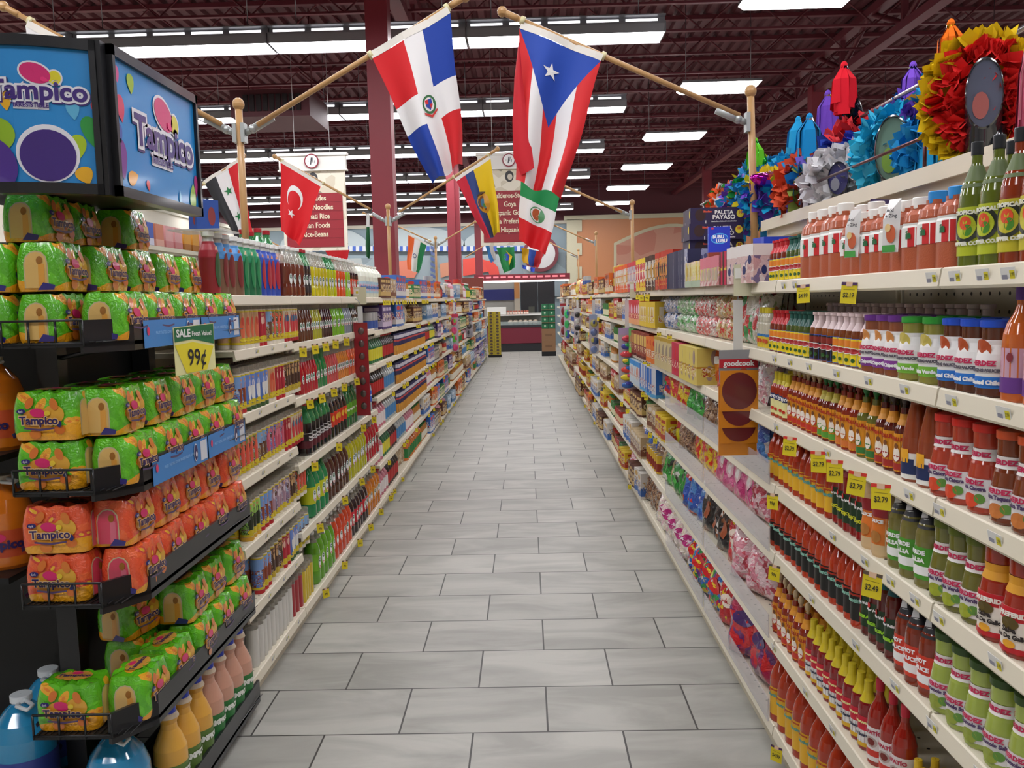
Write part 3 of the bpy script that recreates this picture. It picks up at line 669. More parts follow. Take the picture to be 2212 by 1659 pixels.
T1, T2, T3, T4, T5 = tall('d8d0c4', 'e0602a', 'c89a4a'), tall('e0902a', 'c8381f', '2a2420'), tall('b8a8b4', 'c8404a', 'd8c8b8'), tall('cfc6ba', '4a2c1c', 'b88a3a'), tall('c8303a', 'e8c83a', 'f0e0d0')
rs(1440, 1470, Z6, T2, 'tall orange and black candy packet on the candy top shelf'); rs(1418, 1438, Z6, T4, 'tall pale packet with dark brown foot on the candy top shelf')
rs(1396, 1417, Z6, T5, 'tall red packet with yellow foot on the candy top shelf'); rs(1375, 1395, Z6, T3, 'tall mauve packet with red foot on the candy top shelf'); rs(1345, 1374, Z6, T1, 'tall cream packet with orange foot on the candy top shelf')
RB = blk('red_gift_box', 'c8202c', .12, .10, .14, [('e', .03, .02, 0, .05, 'e8c22a'), ('t', 'SORPRESA', .014, 0, .08, 'e8c22a')])
for i, (y, dz) in enumerate([(5.6, 0), (5.6, .1), (5.75, 0), (5.75, .1), (5.9, 0), (5.9, .1), (6.05, 0)]):
    RB.place((1.16, y, 1.80+dz+.0), -.6, 'small red carton with yellow mark stacked behind the tall packets', 'small red cartons')
# bagged sweets
def bg(key, cols, w=.17, h=.21, d=.07, seed=1, lab=None, sc=16, nm='candy_bag', coat=.8, band=None):
    return bag(nm, 'bag', w, h, d, blobmat(key, cols, scale=sc*1.9, coat=coat, bump=1.0, rand=True, rough=.25, bs=38), lab, seed, band)
BGS = {
 'red': bg('red', [('c01824', 5), ('e8c020', 1), ('d83038', 3), ('f0e8e0', 1)], seed=1, lab=[('e', .05, .03, 0, .12, 'f0e0d0'), ('t', 'Dulces', .028, 0, .12, 'b01828')]),
 'redpur': bg('redpur', [('d01c28', 5), ('6a1a6a', 3), ('b01a4a', 2)], w=.24, h=.24, d=.10, seed=2, lab=[('e', .06, .03, 0, .15, '4a2a6a')]),
 'yel': bg('yel', [('d8d020', 6), ('e8e040', 3), ('c02020', 1)], w=.19, h=.26, seed=3, lab=[('e', .045, .035, 0, .13, 'c82838'), ('e', .03, .02, .01, .13, 'e8d830')]),
 'yelred': bg('yelred', [('d83020', 4), ('e8c420', 5)], w=.20, h=.24, seed=4, lab=[('e', .06, .035, 0, .16, 'd02820'), ('t', 'MANGO', .032, 0, .16, 'f2e040')], band=(.55, .95, 'cf2a22')),
 'pink': bg('pink', [('d84a8c', 6), ('e878a8', 3), ('c83878', 2)], w=.22, h=.27, d=.09, seed=5, lab=[('e', .035, .07, 0, .14, 'e8c0c8'), ('e', .02, .03, 0, .12, 'f4f0ee'), ('e', .05, .02, 0, .22, 'e8b83a')]),
 'green': bg('green', [('2a8a34', 5), ('4ab048', 3), ('1c2420', 2), ('d8d8d0', 1)], seed=6, w=.18, h=.18, d=.08),
 'black': bg('black', [('1c1a1e', 7), ('8a4a24', 2), ('d8d0c8', 1)], seed=7, w=.19, h=.23, d=.08, lab=[('e', .03, .04, 0, .1, 'a85a3a')]),
 'brown': bg('brown', [('5a3a2c', 4), ('8a6448', 4), ('b89878', 3)], seed=8, w=.16, h=.17, d=.08, sc=40),
 'blue': bg('blue', [('2a58b8', 5), ('4a88d0', 3), ('d8d8e0', 1), ('c83038', 1)], seed=9, w=.18, h=.2),
 'white': bg('whitec', [('e4dad8', 5), ('d8a8b4', 2), ('c8c0c8', 3), ('b86878', 1)], seed=10, w=.17, h=.19, sc=30),
 'marsh': bg('marsh', [('efe6dc', 6), ('e8c0c8', 2), ('e8d8c0', 2)], seed=11, w=.24, h=.20, d=.11, sc=34, lab=[('e', .045, .03, 0, .11, 'b82a7a'), ('t', 'MALLOWS', .017, 0, .11, 'f4e8f0')]),
 'multi': bg('multi', [('2a6ac0', 3), ('d02838', 3), ('2a9a4a', 2), ('e8d030', 2), ('6a2a8a', 1), ('e0e0e0', 1)], seed=12, w=.22, h=.22, d=.10, sc=22, lab=[('e', .055, .035, 0, .13, 'd8242c'), ('t', 'MIX', .03, 0, .13, 'f4e040')]),
 'pinkclr': bg('pinkclr', [('d88898', 4), ('c84858', 2), ('e8c8cc', 4), ('a83040', 1)], seed=13, w=.22, h=.20, d=.11, sc=26),
 'clear': bg('clear', [('b0aca0', 4), ('a06a4a', 2), ('c8c4bc', 3), ('7a8a5a', 1)], seed=14, sc=28),
 'orange': bg('orange', [('d85a20', 5), ('e89030', 4), ('8a2a1a', 1)], seed=15, w=.13, h=.22, lab=[('e', .03, .02, 0, .12, 'f0f0e8')]),
 'rib': bg('rib', [('c83a3a', 3), ('4a9a5a', 2), ('d8d4c8', 5)], seed=16, w=.10, h=.22, sc=12),
 'gumg': bg('gumg', [('a8c8a0', 5), ('58a858', 3), ('d0d4c8', 3)], seed=17, w=.11, h=.10, d=.07, sc=30),
 'gumw': bg('gumw', [('c4c2c8', 5), ('a8a8b8', 3), ('5a78b0', 2)], seed=18, w=.11, h=.10, d=.07, sc=30),
 'gumr': bg('gumr', [('d8706a', 4), ('d8c8c0', 4), ('a83838', 2)], seed=19, w=.11, h=.10, d=.07, sc=30),
 'gumy': bg('gumy', [('c8a870', 5), ('c83830', 2), ('d8c8a8', 3)], seed=20, w=.12, h=.10, d=.07, sc=30),
}
CN = {'red': 'red', 'redpur': 'big red and purple', 'yel': 'bright yellow', 'yelred': 'yellow and red', 'pink': 'pink', 'green': 'green', 'black': 'black', 'brown': 'brown nut-filled', 'blue': 'blue', 'white': 'white and pink', 'marsh': 'marshmallow', 'multi': 'many-coloured', 'pinkclr': 'clear pink-filled', 'clear': 'clear', 'orange': 'orange', 'rib': 'narrow striped'}
def bags(px0, px1, z, key, where, rows=2, sc=None, d=.09, dz=0, side=1):
    P = BGS[key]; y1, y0 = YX(side, px0, d), YX(side, px1, d); n = max(1, round((y1-y0)/(P.w*.86*(sc or 1))))
    for k in range(n):
        for q in range(rows):
            P.place((PX(side, d+.085*q), y0+(k+.5)*(y1-y0)/n+.02*q, z+.002+dz), rot=(-.16+random.uniform(-.1, .08), random.uniform(-.12, .12), facing(side)+.25*side+random.uniform(-.35, .35)),
                label='%s sweet bag %s' % (CN[key], where), group='%s bags %s' % (CN[key], where), sc=(sc or 1)*random.uniform(1.0, 1.14))
bags(1612, 1642, Z5, 'rib', 'leaning on the shelf below the candy top shelf', rows=3, sc=1.05)
bags(1644, 1662, Z5, 'clear', 'at the near end of the second candy shelf', rows=1, sc=.95)
for j, (a, b, key, nm) in enumerate([(1560, 1608, 'gumy', 'tan'), (1515, 1558, 'gumr', 'pale red'), (1475, 1513, 'gumg', 'pale green'), (1436, 1473, 'gumw', 'silvery white')]):
    P = BGS[key]
    y1, y0 = YX(1, a, .08), YX(1, b, .08); n = max(2, round((y1-y0)/(P.w*.95)))
    for k in range(n):
        for lv in (0, 1):
            P.place((PX(1, .08), y0+(k+.5)*(y1-y0)/n, Z5+.102*lv), rot=(0, random.uniform(-.1, .1), -PI/2+random.uniform(-.2, .5)), label='%s gum pack with twisted top, stacked two high on the second candy shelf' % nm, group='%s gum packs' % nm, cat='bag')
def cb(nm, col, w, h, fr, d=.16):
    c2 = fr[0][-1]; return blk(nm, col, w, h, d, fr+[(-.7, .7, .22, .46, blobmat('tb'+col+c2, [(col, 3), (c2, 2), ('e0d0b8', 2), ('a03028', 1)], scale=80, coat=.2, bump=0))])
BX = [cb('treat_box', 'c8343c', .10, .19, [(-1, 1, 0, .25, 'e0a070'), ('e', .03, .05, 0, .11, 'd8b8c0')]), cb('treat_box', 'd8b838', .10, .18, [(-.6, .6, .2, .8, 'd8ccb0'), ('e', .015, .05, 0, .09, 'c8a028')]),
      cb('treat_box', '8a3a2c', .11, .19, [(-.8, .8, .5, .9, 'd0b060'), (-1, 1, 0, .1, '5a1c18')]), cb('treat_box', 'd8742c', .11, .18, [(-.8, .8, .2, .5, 'd8c8b0'), ('e', .02, .02, 0, .14, 'c02820')]),
      cb('treat_box', 'c8b888', .12, .20, [('e', .03, .05, 0, .11, '9a8a78'), (-1, 1, .88, 1, 'b89838')]), cb('treat_box', 'd0bc60', .12, .19, [(-1, 1, .45, .5, 'b88a28'), ('e', .02, .04, -.01, .06, 'a08a80'), ('e', .02, .04, .01, .14, 'a08a80')]),
      cb('treat_box', 'b8304a', .07, .19, [(-.3, .3, .1, .9, 'c82028')]), cb('treat_box', 'c0c4cc', .13, .20, [(-1, -.4, 0, 1, '2a68b8'), (-1, 1, 0, .12, '4a98c8')]), cb('treat_box', 'b8c8d0', .12, .19, [('e', .03, .05, 0, .1, 'c87858'), (-1, 1, .8, 1, '3a88c8')]),
      cb('treat_box', '5a9a4a', .12, .20, [('e', .035, .035, 0, .11, 'a87a4a'), (-1, 1, 0, .2, '78c048')])]
BXN = ['red treat box with flame picture', 'golden treat box with pale window', 'brown treat box with tan panel', 'orange treat box with cream panel', 'tan treat box with grey oval', 'mustard treat box with two ovals', 'slim crimson treat box', 'white treat box with blue stripe', 'pale blue treat box', 'green treat box with brown oval']
def bxr(a, b, z, i, where): rs(a, b, z, BX[i], BXN[i]+' '+where, turn=.5, gap=1.02)
bxr(1404, 1434, Z5, 1, 'on the second candy shelf'); bxr(1376, 1403, Z5, 0, 'on the second candy shelf')
bxr(1500, 1536, Z4, 5, 'on the third candy shelf'); bxr(1480, 1499, Z4, 6, 'on the third candy shelf'); bxr(1440, 1479, Z4, 4, 'on the third candy shelf')
bxr(1420, 1439, Z4, 3, 'on the third candy shelf'); bxr(1385, 1419, Z4, 2, 'on the third candy shelf'); bxr(1366, 1384, Z4, 9, 'on the third candy shelf')
bags(1537, 1562, Z4, 'orange', 'beside the mustard boxes on the third candy shelf', rows=1); bags(1565, 1610, Z4, 'red', 'behind the hanging lid pack, third candy shelf'); bags(1612, 1660, Z4, 'white', 'at the near end of the third candy shelf')
bxr(1405, 1436, Z3, 7, 'on the fourth candy shelf'); bxr(1370, 1404, Z3, 8, 'on the fourth candy shelf')
for a, b, k in [(1437, 1462, 'multi'), (1463, 1500, 'yelred'), (1501, 1530, 'green'), (1531, 1580, 'brown'), (1581, 1625, 'clear'), (1626, 1662, 'blue')]: bags(a, b, Z3, k, 'behind the clear fence of the fourth candy shelf')
for a, b, k in [(1440, 1480, 'yel'), (1481, 1505, 'brown'), (1506, 1560, 'yelred'), (1561, 1645, 'pink'), (1646, 1664, 'pinkclr')]: bags(a, b, Z2, k, 'on the fifth candy shelf', rows=2 if k != 'pink' else 1, sc=1.0)
for a, b, k in [(1400, 1424, 'blue'), (1425, 1444, 'brown'), (1445, 1490, 'green'), (1491, 1530, 'blue'), (1531, 1585, 'black'), (1586, 1612, 'red'), (1613, 1668, 'pinkclr')]: bags(a, b, Z1, k, 'on the shelf over the bottom candy shelf', sc=1.08)
for a, b, k in [(1388, 1435, 'brown'), (1436, 1500, 'marsh'), (1501, 1570, 'multi'), (1571, 1610, 'red'), (1611, 1676, 'redpur')]: bags(a, b, Z0, k, 'on the bottom candy shelf', rows=2, sc=1.08, d=.07)
bags(1360, 1387, Z0, 'pinkclr', 'far along the bottom candy shelf', sc=.9)
for a, b, k in [(1360, 1399, 'white')]: bags(a, b, Z1, k, 'far along the shelf over the bottom one')
ACR = mat('cfcbd2', .15, coat=.6, alpha=.38, name='acrylic')
for k, z in enumerate((Z3, Z2, Z1, Z0)):
    for j, y in enumerate((3.13, 4.35)):
        mb = MB(); mb.box(RX-.012, RX-.008, y+.02, y+1.20, z-.005, z+.085, ACR)
        tag(mb.build('acrylic_fence'), 'clear acrylic fence on the %s candy shelf, %s bay' % (['fourth', 'fifth', 'sixth', 'bottom'][k], ['near', 'second'][j]), 'shelf fence')
# ================================================================ the soda and candle side
def ls(px0, px1, z, P, lab, group=None, **k): run(-1, px1, px0, z, P, lab, group or lab[:60], **k)
def candle(bgc, figc, robe, foot, rim='d8c22a', H=.205, R_=.030, sky=None, nm='glass_candle'):
    def picture(m, R2, H2):
        m.wrap(ellipse(.014, .052, 18), R2, H2*.46, mat(robe, .4), 0, off=.0016); m.wrap(ellipse(.007, .018, 14), R2, H2*.60, mat(figc, .4), .02, off=.0022)
        m.wrap(ellipse(.0055, .0065, 12), R2, H2*.73, mat('c8946a', .4), 0, off=.0026); m.wrap(ellipse(.018, .010, 12), R2, H2*.20, mat(rim, .4), 0, off=.0028)
    pic = picture; pic.__name__ = 'saint_picture'
    return bottle(nm, 'candle', 'candle', H, R_, mat('ddd3c0', .35, coat=.3), fill=.86, cap=('b5a894', 0, 0, ''), bands=((.10, .82, bgc if bgc in ('a8283a', '5a7ac0', 'c8a078', 'd8ccb0') else blobmat('candle'+bgc, [(bgc, 5), (robe, 2), (figc, 2), ('6a4a3a', 1), ('b8c8d8', 1)], scale=95, coat=.3, bump=0)), (.10, .15, rim), (.80, .83, rim), (0, .09, foot))+(((.55, .80, sky),) if sky else ()), hi=pic)
CND = [candle('a8283a', 'e8c0b0', 'b82838', 'b8202a'), candle('5a7ac0', 'f0e8e0', 'e8e8e4', '3a5a30', sky='6a8ad0'), candle('c8a078', 'c84a3a', 'd86a4a', 'e4dccc'), candle('8a9a5a', 'e86a50', 'e05a48', 'e4dccc'),
       candle('a8906a', '5a3a2a', '6a4430', 'e4dccc', sky='8ab0d8'), candle('7888c8', 'd87a8a', 'c85a70', 'e4dccc'), candle('d8ccb0', '3a6a8a', 'c83a40', 'a8202a'), candle('8a7a9a', 'd8c8d0', 'a88898', 'e4dccc'),
       candle('6a4a38', 'c8a070', '4a3024', 'e4dccc', rim='c8b03a'), candle('7aa84a', '2a2a20', '24301c', 'd8a83a', sky='9ac85a'), candle('5a80c8', 'b8683a', '8a4028', 'b8242a', sky='7aa0d8')]
CNM = ['red-ground', 'blue-ground white-robed', 'tan-ground coral-robed', 'olive-ground coral-robed', 'brown-figured', 'periwinkle-ground rose-robed', 'cream-ground red-robed', 'mauve-ground', 'dark brown', 'lime-ground black-robed', 'sky-ground brown-robed']
rows_ = [(LC[5], [(2, 505, 545), (0, 545, 563), (4, 563, 575), (3, 575, 600), (6, 600, 632)], 'top candle row'), (LC[4], [(10, 490, 510), (1, 510, 560), (2, 560, 575), (0, 575, 596), (8, 596, 632)], 'second candle row'),
         (LC[3], [(3, 478, 530), (4, 530, 550), (5, 550, 590), (0, 590, 606), (6, 606, 633)], 'third candle row'), (LC[2], [(9, 500, 528), (10, 528, 555), (7, 555, 595), (8, 595, 612), (3, 612, 634)], 'fourth candle row'),
         (LC[1], [(10, 520, 545), (8, 545, 575), (0, 575, 590), (1, 590, 610), (4, 610, 634)], 'fifth candle row')]
for z, rr_, where in rows_:
    for i, a, b in rr_: ls(a, b, z, CND[i], 'glass candle, %s picture, in the %s' % (CNM[i], where), rows=2, rj=.35)
def wax(c): return bottle('plain_glass_candle', 'candle', 'candle', .21, .030, mat(c, .3, coat=.6), fill=.84, cap=('b5a894', 0, 0, ''), bands=((.04, .18, 'd8d4cc', .5, 1.3),))
ls(500, 590, LC[0], wax('cfcdc6'), 'plain white wax candle in glass on the bottom shelf', rows=2); ls(590, 616, LC[0], wax('a01c28'), 'plain red wax candle in glass on the bottom shelf', rows=2); ls(616, 640, LC[0], wax('cfb41c'), 'plain yellow wax candle in glass on the bottom shelf', rows=2)
def big(c1, fig, robe, sky):
    return bottle('picture_sleeve_bottle', 'bottle', 'slim', .27, .043, mat('cfcfc8', .2, coat=.5, alpha=.7), cap=('eeeeea', .07, .62, 'flat'), bands=((.02, .86, c1), (.60, .86, sky)), blobs=((.018, .075, .42, robe, 0), (.008, .012, .74, fig, 0)))
for a, b, arg, nm in [(408, 466, ('8a1f28', 'e0b090', '3a5a38', '9a2430'), 'deep red'), (467, 514, ('7a5a44', 'c86a4a', '7a2c2a', '4a90d0'), 'sky blue and brown'), (515, 551, ('1c6a44', 'e8d8b0', '2c8a54', '1f8a5a'), 'emerald green'), (552, 594, ('2a48a8', 'e0a080', 'b02a38', '2c4cb0'), 'royal blue'), (595, 611, ('b89a80', 'd8b8a0', 'a85a5a', 'd0a8a0'), 'pinkish')]:
    ls(a, b, LC[6], big(*arg), '%s picture-sleeved bottle with white cap on top of the candle bay' % nm, rows=1, d=.10)
def soda(c, liqfill=.72, capc='e8e8e4', H=.245, R_=.030, lab=None, air=None, kind='jarr', cat='soda_bottle', lt='f0f0ea', rows=2):
    bl = ((.010, .026, .34, 'e8ece8', 0), (.0065, .010, .37, '2a6a4a', 0), (.007, .005, .28, 'c8302a', 0)) if lab is None else ()
    return bottle(cat, 'bottle', kind, H, R_, mat(c, .08, coat=.8), fill=liqfill, air=air, cap=(capc, .05, .42, 'flat'), blobs=bl, bands=lab or (), texts=())
GA = mat('2a8a4a', .1, coat=.8, alpha=.75, name='green_glass')
JT = 'jarred soda'
JB, JY, JG, JPu, JR, JPk, JO, JDk, JBl = soda('5a2c18'), soda('a8a82a'), soda('7ac020'), soda('3a1420'), soda('b01420'), soda('c84a48'), soda('d8801c'), soda('1c1210', air=GA), soda('8a98a4')
JGr, JOr = soda('1c7a3a', air=GA), soda('e05a1c')
for a, b, P, nm in [(634, 664, JB, 'brown'), (664, 684, JY, 'yellow-green'), (684, 708, JPu, 'dark purple'), (708, 734, JG, 'lime green'), (734, 750, JBl, 'greyish blue'), (750, 764, JDk, 'black with green neck')]:
    ls(a, b, LJ[4], P, '%s glass soda bottle in the second row, under the top shelf' % nm, rows=2)
for a, b, P, nm in [(634, 670, JR, 'crimson'), (670, 692, JGr, 'deep green'), (692, 716, JPk, 'salmon red'), (716, 740, JO, 'amber orange'), (740, 766, JOr, 'bright orange')]:
    ls(a, b, LJ[3], P, '%s glass soda bottle in the third row from the top' % nm, rows=2)
def two(c, lab, H=.31, R_=.048, air=None, capc='e8e8e4', fill=.80, bl=None):
    return bottle('two_litre_soda', 'bottle', 'two', H, R_, mat(c, .08, coat=.8), fill=fill, air=air, cap=(capc, .06, .36, 'flat'), bands=((.26, .58, lab),) if lab else (), blobs=((.015, .036, .42, 'eef0ec', 0), (.009, .013, .47, '2a6a4a', 0), (.010, .007, .34, 'c8302a', 0)) if bl is None else bl)
SG = bottle('two_litre_soda', 'bottle', 'two', .30, .045, mat('1a0f12', .08, coat=.8), fill=.62, air=GA, cap=('c8242c', .06, .36, 'flat'), bands=((.14, .42, '1c1416'), (.14, .28, '5a1c28'), (.42, .43, 'e0e0e0')), texts=(('Sangría', .018, .36, 'e8e8e8', 0), ('Señorial', .016, .30, 'e8e8e8', .05)))
SI = two('1c1412', 'd83a24', H=.29, R_=.043, bl=((.018, .02, .45, 'e8b03a', 0),)); SL = two('2a6a3a', '6ab030', H=.29, R_=.043, air=GA, bl=((.02, .008, .42, 'e8f0e0', 0),)); SB_ = two('98a8b0', '2458c8', H=.29, R_=.043, bl=((.016, .008, .45, 'd8e8f8', 0),))
for a, b, P, nm in [(638, 692, SG, 'dark sangria soda with green shoulder and black label'), (692, 728, SI, 'dark soda with red-orange label'), (728, 752, SL, 'green soda with lime label'), (752, 786, SB_, 'clear soda with blue label')]:
    ls(a, b, LJ[2], P, 'big bottle of %s, middle row' % nm, rows=1, d=.055)
TG, TB, TY, TRd = two('17804a', 'c8d020', air=GA), two('4a2014', None), two('b8b414', None), two('b01828', None)
for a, b, P, nm in [(640, 678, TG, 'emerald soda with yellow-green label'), (678, 726, TB, 'brown soda'), (726, 768, TY, 'yellow soda'), (768, 796, TRd, 'red soda')]:
    ls(a, b, LJ[1], P, 'two litre bottle of %s, fourth row down' % nm, rows=1, d=.055)
TL, TO, TD, TN = two('5a9a1c', '78b828'), two('c8401c', 'e04a1c'), two('2c1218', 'c81c2c'), two('c8741c', 'e0901c')
for a, b, P, nm in [(644, 688, TL, 'lime soda with green label'), (688, 728, TO, 'orange-red soda with vermilion label'), (728, 766, TD, 'dark soda with red label'), (766, 794, TN, 'orange soda with amber label')]:
    ls(a, b, LJ[0], P, 'two litre bottle of %s on the bottom shelf' % nm, rows=1, d=.055)
# top shelf of the soda side
tj = lambda c, lab=None, air=None, capc='eeeeea': bottle('large_soda_bottle', 'bottle', 'two', .27, .043, mat(c, .08, coat=.8), fill=.66, air=air, cap=(capc, .06, .42, 'flat'), bands=((.10, .5, lab),) if lab else (), blobs=((.012, .03, .36, 'eef0ec', 0), (.008, .012, .4, '2a6a4a', 0)))
for a, b, P, nm in [(612, 648, tj('6a2c18'), 'reddish brown'), (648, 662, tj('1c1214', '2a2024', GA, 'a8202a'), 'black with green neck'), (662, 698, tj('d8cc10'), 'bright yellow'), (698, 718, tj('c8d010', None, GA), 'yellow with green neck'), (718, 738, tj('e0501c'), 'bright orange'), (738, 748, tj('98c82a'), 'lime'), (748, 766, tj('2a1410', 'd84a2a'), 'dark with red label')]:
    ls(a, b, LJ[5], P, '%s soda bottle on the top shelf past the picture-sleeved bottles' % nm, rows=1, d=.055)
SD = bottle('large_soda_bottle', 'bottle', 'two', .27, .043, mat('1a0f12', .08, coat=.8), fill=.62, air=GA, cap=('a8202a', .06, .36, 'flat'), bands=((.14, .42, '1c1416'), (.12, .24, 'b02030')), texts=(('Sangría', .018, .34, 'e8e8e8', 0),))
for i in range(4): SD.place((-LX-.19-.1*(i // 2), 4.62+.15*(i % 2)+.06*(i//2), LJ[5]+.16-.16), label='green-necked dark sangria bottle standing behind the top shelf soda row', group='sangria bottles behind the soda row', sc=1.35)
JUG = bottle('white_gallon_jug', 'jug', 'jug', .27, .075, mat('d8dccc', .3, coat=.4), cap=('eceae4', .05, .34, 'flat'), bands=((.14, .48, 'a8c8d8'), (.20, .40, 'd8a8b8', -1, .6)), texts=(('DRINK', .03, .3, '5878b0', 0),))
ls(768, 812, LJ[5], JUG, 'cloudy gallon jug with pastel label on the top shelf before the pillar', d=.085)
# ================================================================ the far bays
rg = random.Random(11)
FAR = []
def fbox(nm, cn, c1, c2, w, h, acc, c3=None):
    pm = blobmat('box'+c1+c2, [(c1, 3), (c2, 3), (c3 or 'd8c8a8', 2), ('e0d8c8', 1), ('4a3a34', 1)], scale=75, coat=.2, bump=0)
    w *= .85; FAR.append((blk(nm, c1, w, h, .16, [(-1, 1, .10, .42, c2), (-.85, .85, .30, .66, pm)]+([('e', w*.30, h*.10, 0, h*.82, c3)] if c3 else [(-.7, .7, .76, .90, c2)]), cat=nm.split('_')[-1]), cn, acc, h, w))
for nm, cn, c1, c2, w, h, acc, c3 in [
    ('cookie_box', 'white', 'd8d4cc', '3a68b0', .13, .18, 'blue band', 'c8a05a'), ('cookie_box', 'blue', '3a6ab8', 'd8d8d8', .14, .19, 'white band', 'c83838'), ('cereal_box', 'red', 'b82c30', 'e0c83a', .15, .20, 'yellow band', 'e8e0d8'),
    ('cereal_box', 'orange', 'd86a24', 'e8d8b8', .14, .19, 'cream band', '8a3a1c'), ('tea_box', 'green', '2c7a44', 'd8d0a0', .12, .13, 'tan band', None), ('tea_box', 'yellow', 'd8b82c', 'a83a28', .11, .14, 'red band', None),
    ('cookie_box', 'tan', 'c0a880', '7a4a34', .14, .15, 'brown band', 'd8cfc0'), ('cracker_box', 'purple', '4a3470', 'c8b8d0', .12, .18, 'lilac band', None), ('cracker_box', 'pale blue', 'a0b8cc', '4a78a8', .15, .16, 'blue band', 'd8e0e8'),
    ('cracker_box', 'brown', '5a3224', 'c8a868', .13, .15, 'gold band', None), ('tea_box', 'pink', 'c86a80', 'e8d0d4', .12, .17, 'pale band', None), ('cereal_box', 'dark grey', '4a4a50', 'b0a8a0', .13, .16, 'grey band', None)]:
    fbox(nm, cn, c1, c2, w, h, acc, c3)
def fcan(nm, cn, c1, c2, R_, H, acc, cap='b8b4ac', kind='can'):
    P = bottle(nm, nm.split('_')[-1], kind, H, R_, mat(c1, .3, coat=.4), cap=(cap, .08, .6, 'flat') if kind != 'can' else (cap, .0, 0, ''), bands=((.12, .55, c2),), seg=10)
    FAR.append((P, cn, acc, H, 2*R_))
for a in [('food_can', 'red', 'b02a24', 'd8c8a0', .042, .12, 'cream label'), ('food_can', 'yellow', 'd0a82c', '8a2a1c', .042, .12, 'red label'), ('food_can', 'green', '3a7a3c', 'd8d4b0', .045, .13, 'pale label'), ('food_can', 'silver', 'a8a8a8', '3a58a0', .045, .13, 'blue label'),
          ('spice_jar', 'brown', '6a3a20', 'c8b078', .035, .14, 'tan label', 'c02828', 'jar'), ('spice_jar', 'amber', 'b8782c', 'e0dccc', .035, .15, 'white label', '2a7a3a', 'jar'), ('juice_bottle', 'orange', 'd0702a', '2a7a3c', .045, .20, 'green label', 'e8e8e4', 'val'),
          ('juice_bottle', 'pink', 'c8788a', 'e8e0e0', .045, .20, 'white label', 'c82838', 'val'), ('juice_bottle', 'clear', 'b0b8b8', '4a88c0', .045, .21, 'blue label', '3a68c0', 'val'), ('drink_bottle', 'dark', '241814', 'b82a2c', .04, .21, 'red label', 'c82828', 'malta'), ('drink_bottle', 'green', '1f6a3c', 'd8d03a', .04, .21, 'yellow label', 'e0e0dc', 'malta')]:
    fcan(*a)
def fbag(nm, cn, key, cols, w, h, acc, sc=26):
    FAR.append((bag(nm, 'bag', w, h, .07, blobmat('far'+key, cols, scale=sc*1.5, coat=.5, bump=.6, rand=True), None, len(FAR)), cn, acc, h*.96, w*1.02))
fbag('snack_bag', 'red', 'a', [('b83028', 4), ('e0b83a', 1), ('d8c8b8', 1)], .15, .18, 'yellow flecks'); fbag('snack_bag', 'brown', 'b', [('6a4432', 3), ('a88460', 3), ('c8b090', 1)], .14, .17, 'nut colours')
fbag('snack_bag', 'yellow', 'c', [('d8c030', 4), ('c83a28', 1), ('3a6a3a', 1)], .16, .19, 'red flecks'); fbag('rice_bag', 'white', 'd', [('d8d4c8', 5), ('b84a4a', 1), ('8a9ab0', 1)], .18, .19, 'red flecks')
fbag('rice_bag', 'clear tan', 'e', [('c0a880', 3), ('a08058', 3), ('d8ccb0', 2)], .16, .18, 'dry beans'); fbag('snack_bag', 'green', 'f', [('4a8a44', 4), ('c8c8a0', 2), ('d8b03a', 1)], .15, .18, 'pale flecks')
MP = carton('malta_pack', 'pack', .12, .20, .14, '26285a', [(-1, 1, .0, .42, 'c88a2c'), (-1, 1, .62, .70, 'c84a48'), (-1, 1, .76, .92, 'c8c8d4'), ('e', .02, .03, 0, .06, 'd8a03a'), (-1, -.82, 0, 1, '14163a'), (-.04, .04, 0, 1, '14163a')])
SIDES = {1: ('candy', [2, 3, 0, 6, 9, 12, 13, 15, 16, 17, 23, 24, 25, 26, 27, 28, 6, 5, 14]), -1: ('soda', [0, 1, 6, 7, 8, 9, 12, 15, 17, 18, 19, 20, 21, 22, 4, 3, 11, 27, 24])}
SHN = ['bottom shelf', 'second shelf up', 'third shelf up', 'fourth shelf up', 'fifth shelf up', 'sixth shelf up', 'top shelf']
seen_l = {}
def farbay(side, y0, decks, bn, y1=None, skip=(), pick=None):
    y1 = y1 or y0+W-.01; far_ = y0 > 13.5
    for k, z in enumerate(decks):
        if k in skip: continue
        room = (decks[k+1]-.05-z) if k+1 < len(decks) else .34
        y = y0+.02; nr = rg.choice([2, 3]) if not far_ else rg.choice([1, 2]); last = None
        for j in range(nr):
            ye = y0+(y1-y0)*(j+1)/nr
            for _ in range(12):
                P, cn, acc, h, w = FAR[rg.choice(pick if pick and k < 5 else SIDES[side][1])]
                if P is not last: break
            last = P; sc = min(1.22, room/h*.97)
            if far_: sc = min(sc*1.25, room/h)
            else: sc = min(sc, 1.15)
            n = max(1, int((ye-y)/(w*sc*1.03)))
            lab = '%s %s with %s, %s, %s %s-side bay' % (cn, P.root.name.split('.')[0].replace('_', ' '), acc, SHN[k] if k+1 < len(decks) else 'top shelf', ORD[bn], SIDES[side][0])
            if lab in seen_l: lab = 'farther '+lab
            seen_l[lab] = 1
            hh = 1
            if k+1 == len(decks) and P.root.name.startswith('food'): hh = 2
            for q in range(n):
                for e in range(hh):
                    P.place((PX(side, .045+w*.3*(0 if P.cat == 'box' else 1)+(.03 if P.root.name[0] in 'ct' else 0)), y+w*sc*.5+q*(ye-y)/n, z+.001+e*h*sc), rot=(-.10 if 'bag' in P.root.name else 0, 0, facing(side)+rg.uniform(-.12, .12)+.15*side), label=lab, group=lab[:70], sc=sc)
            y = ye
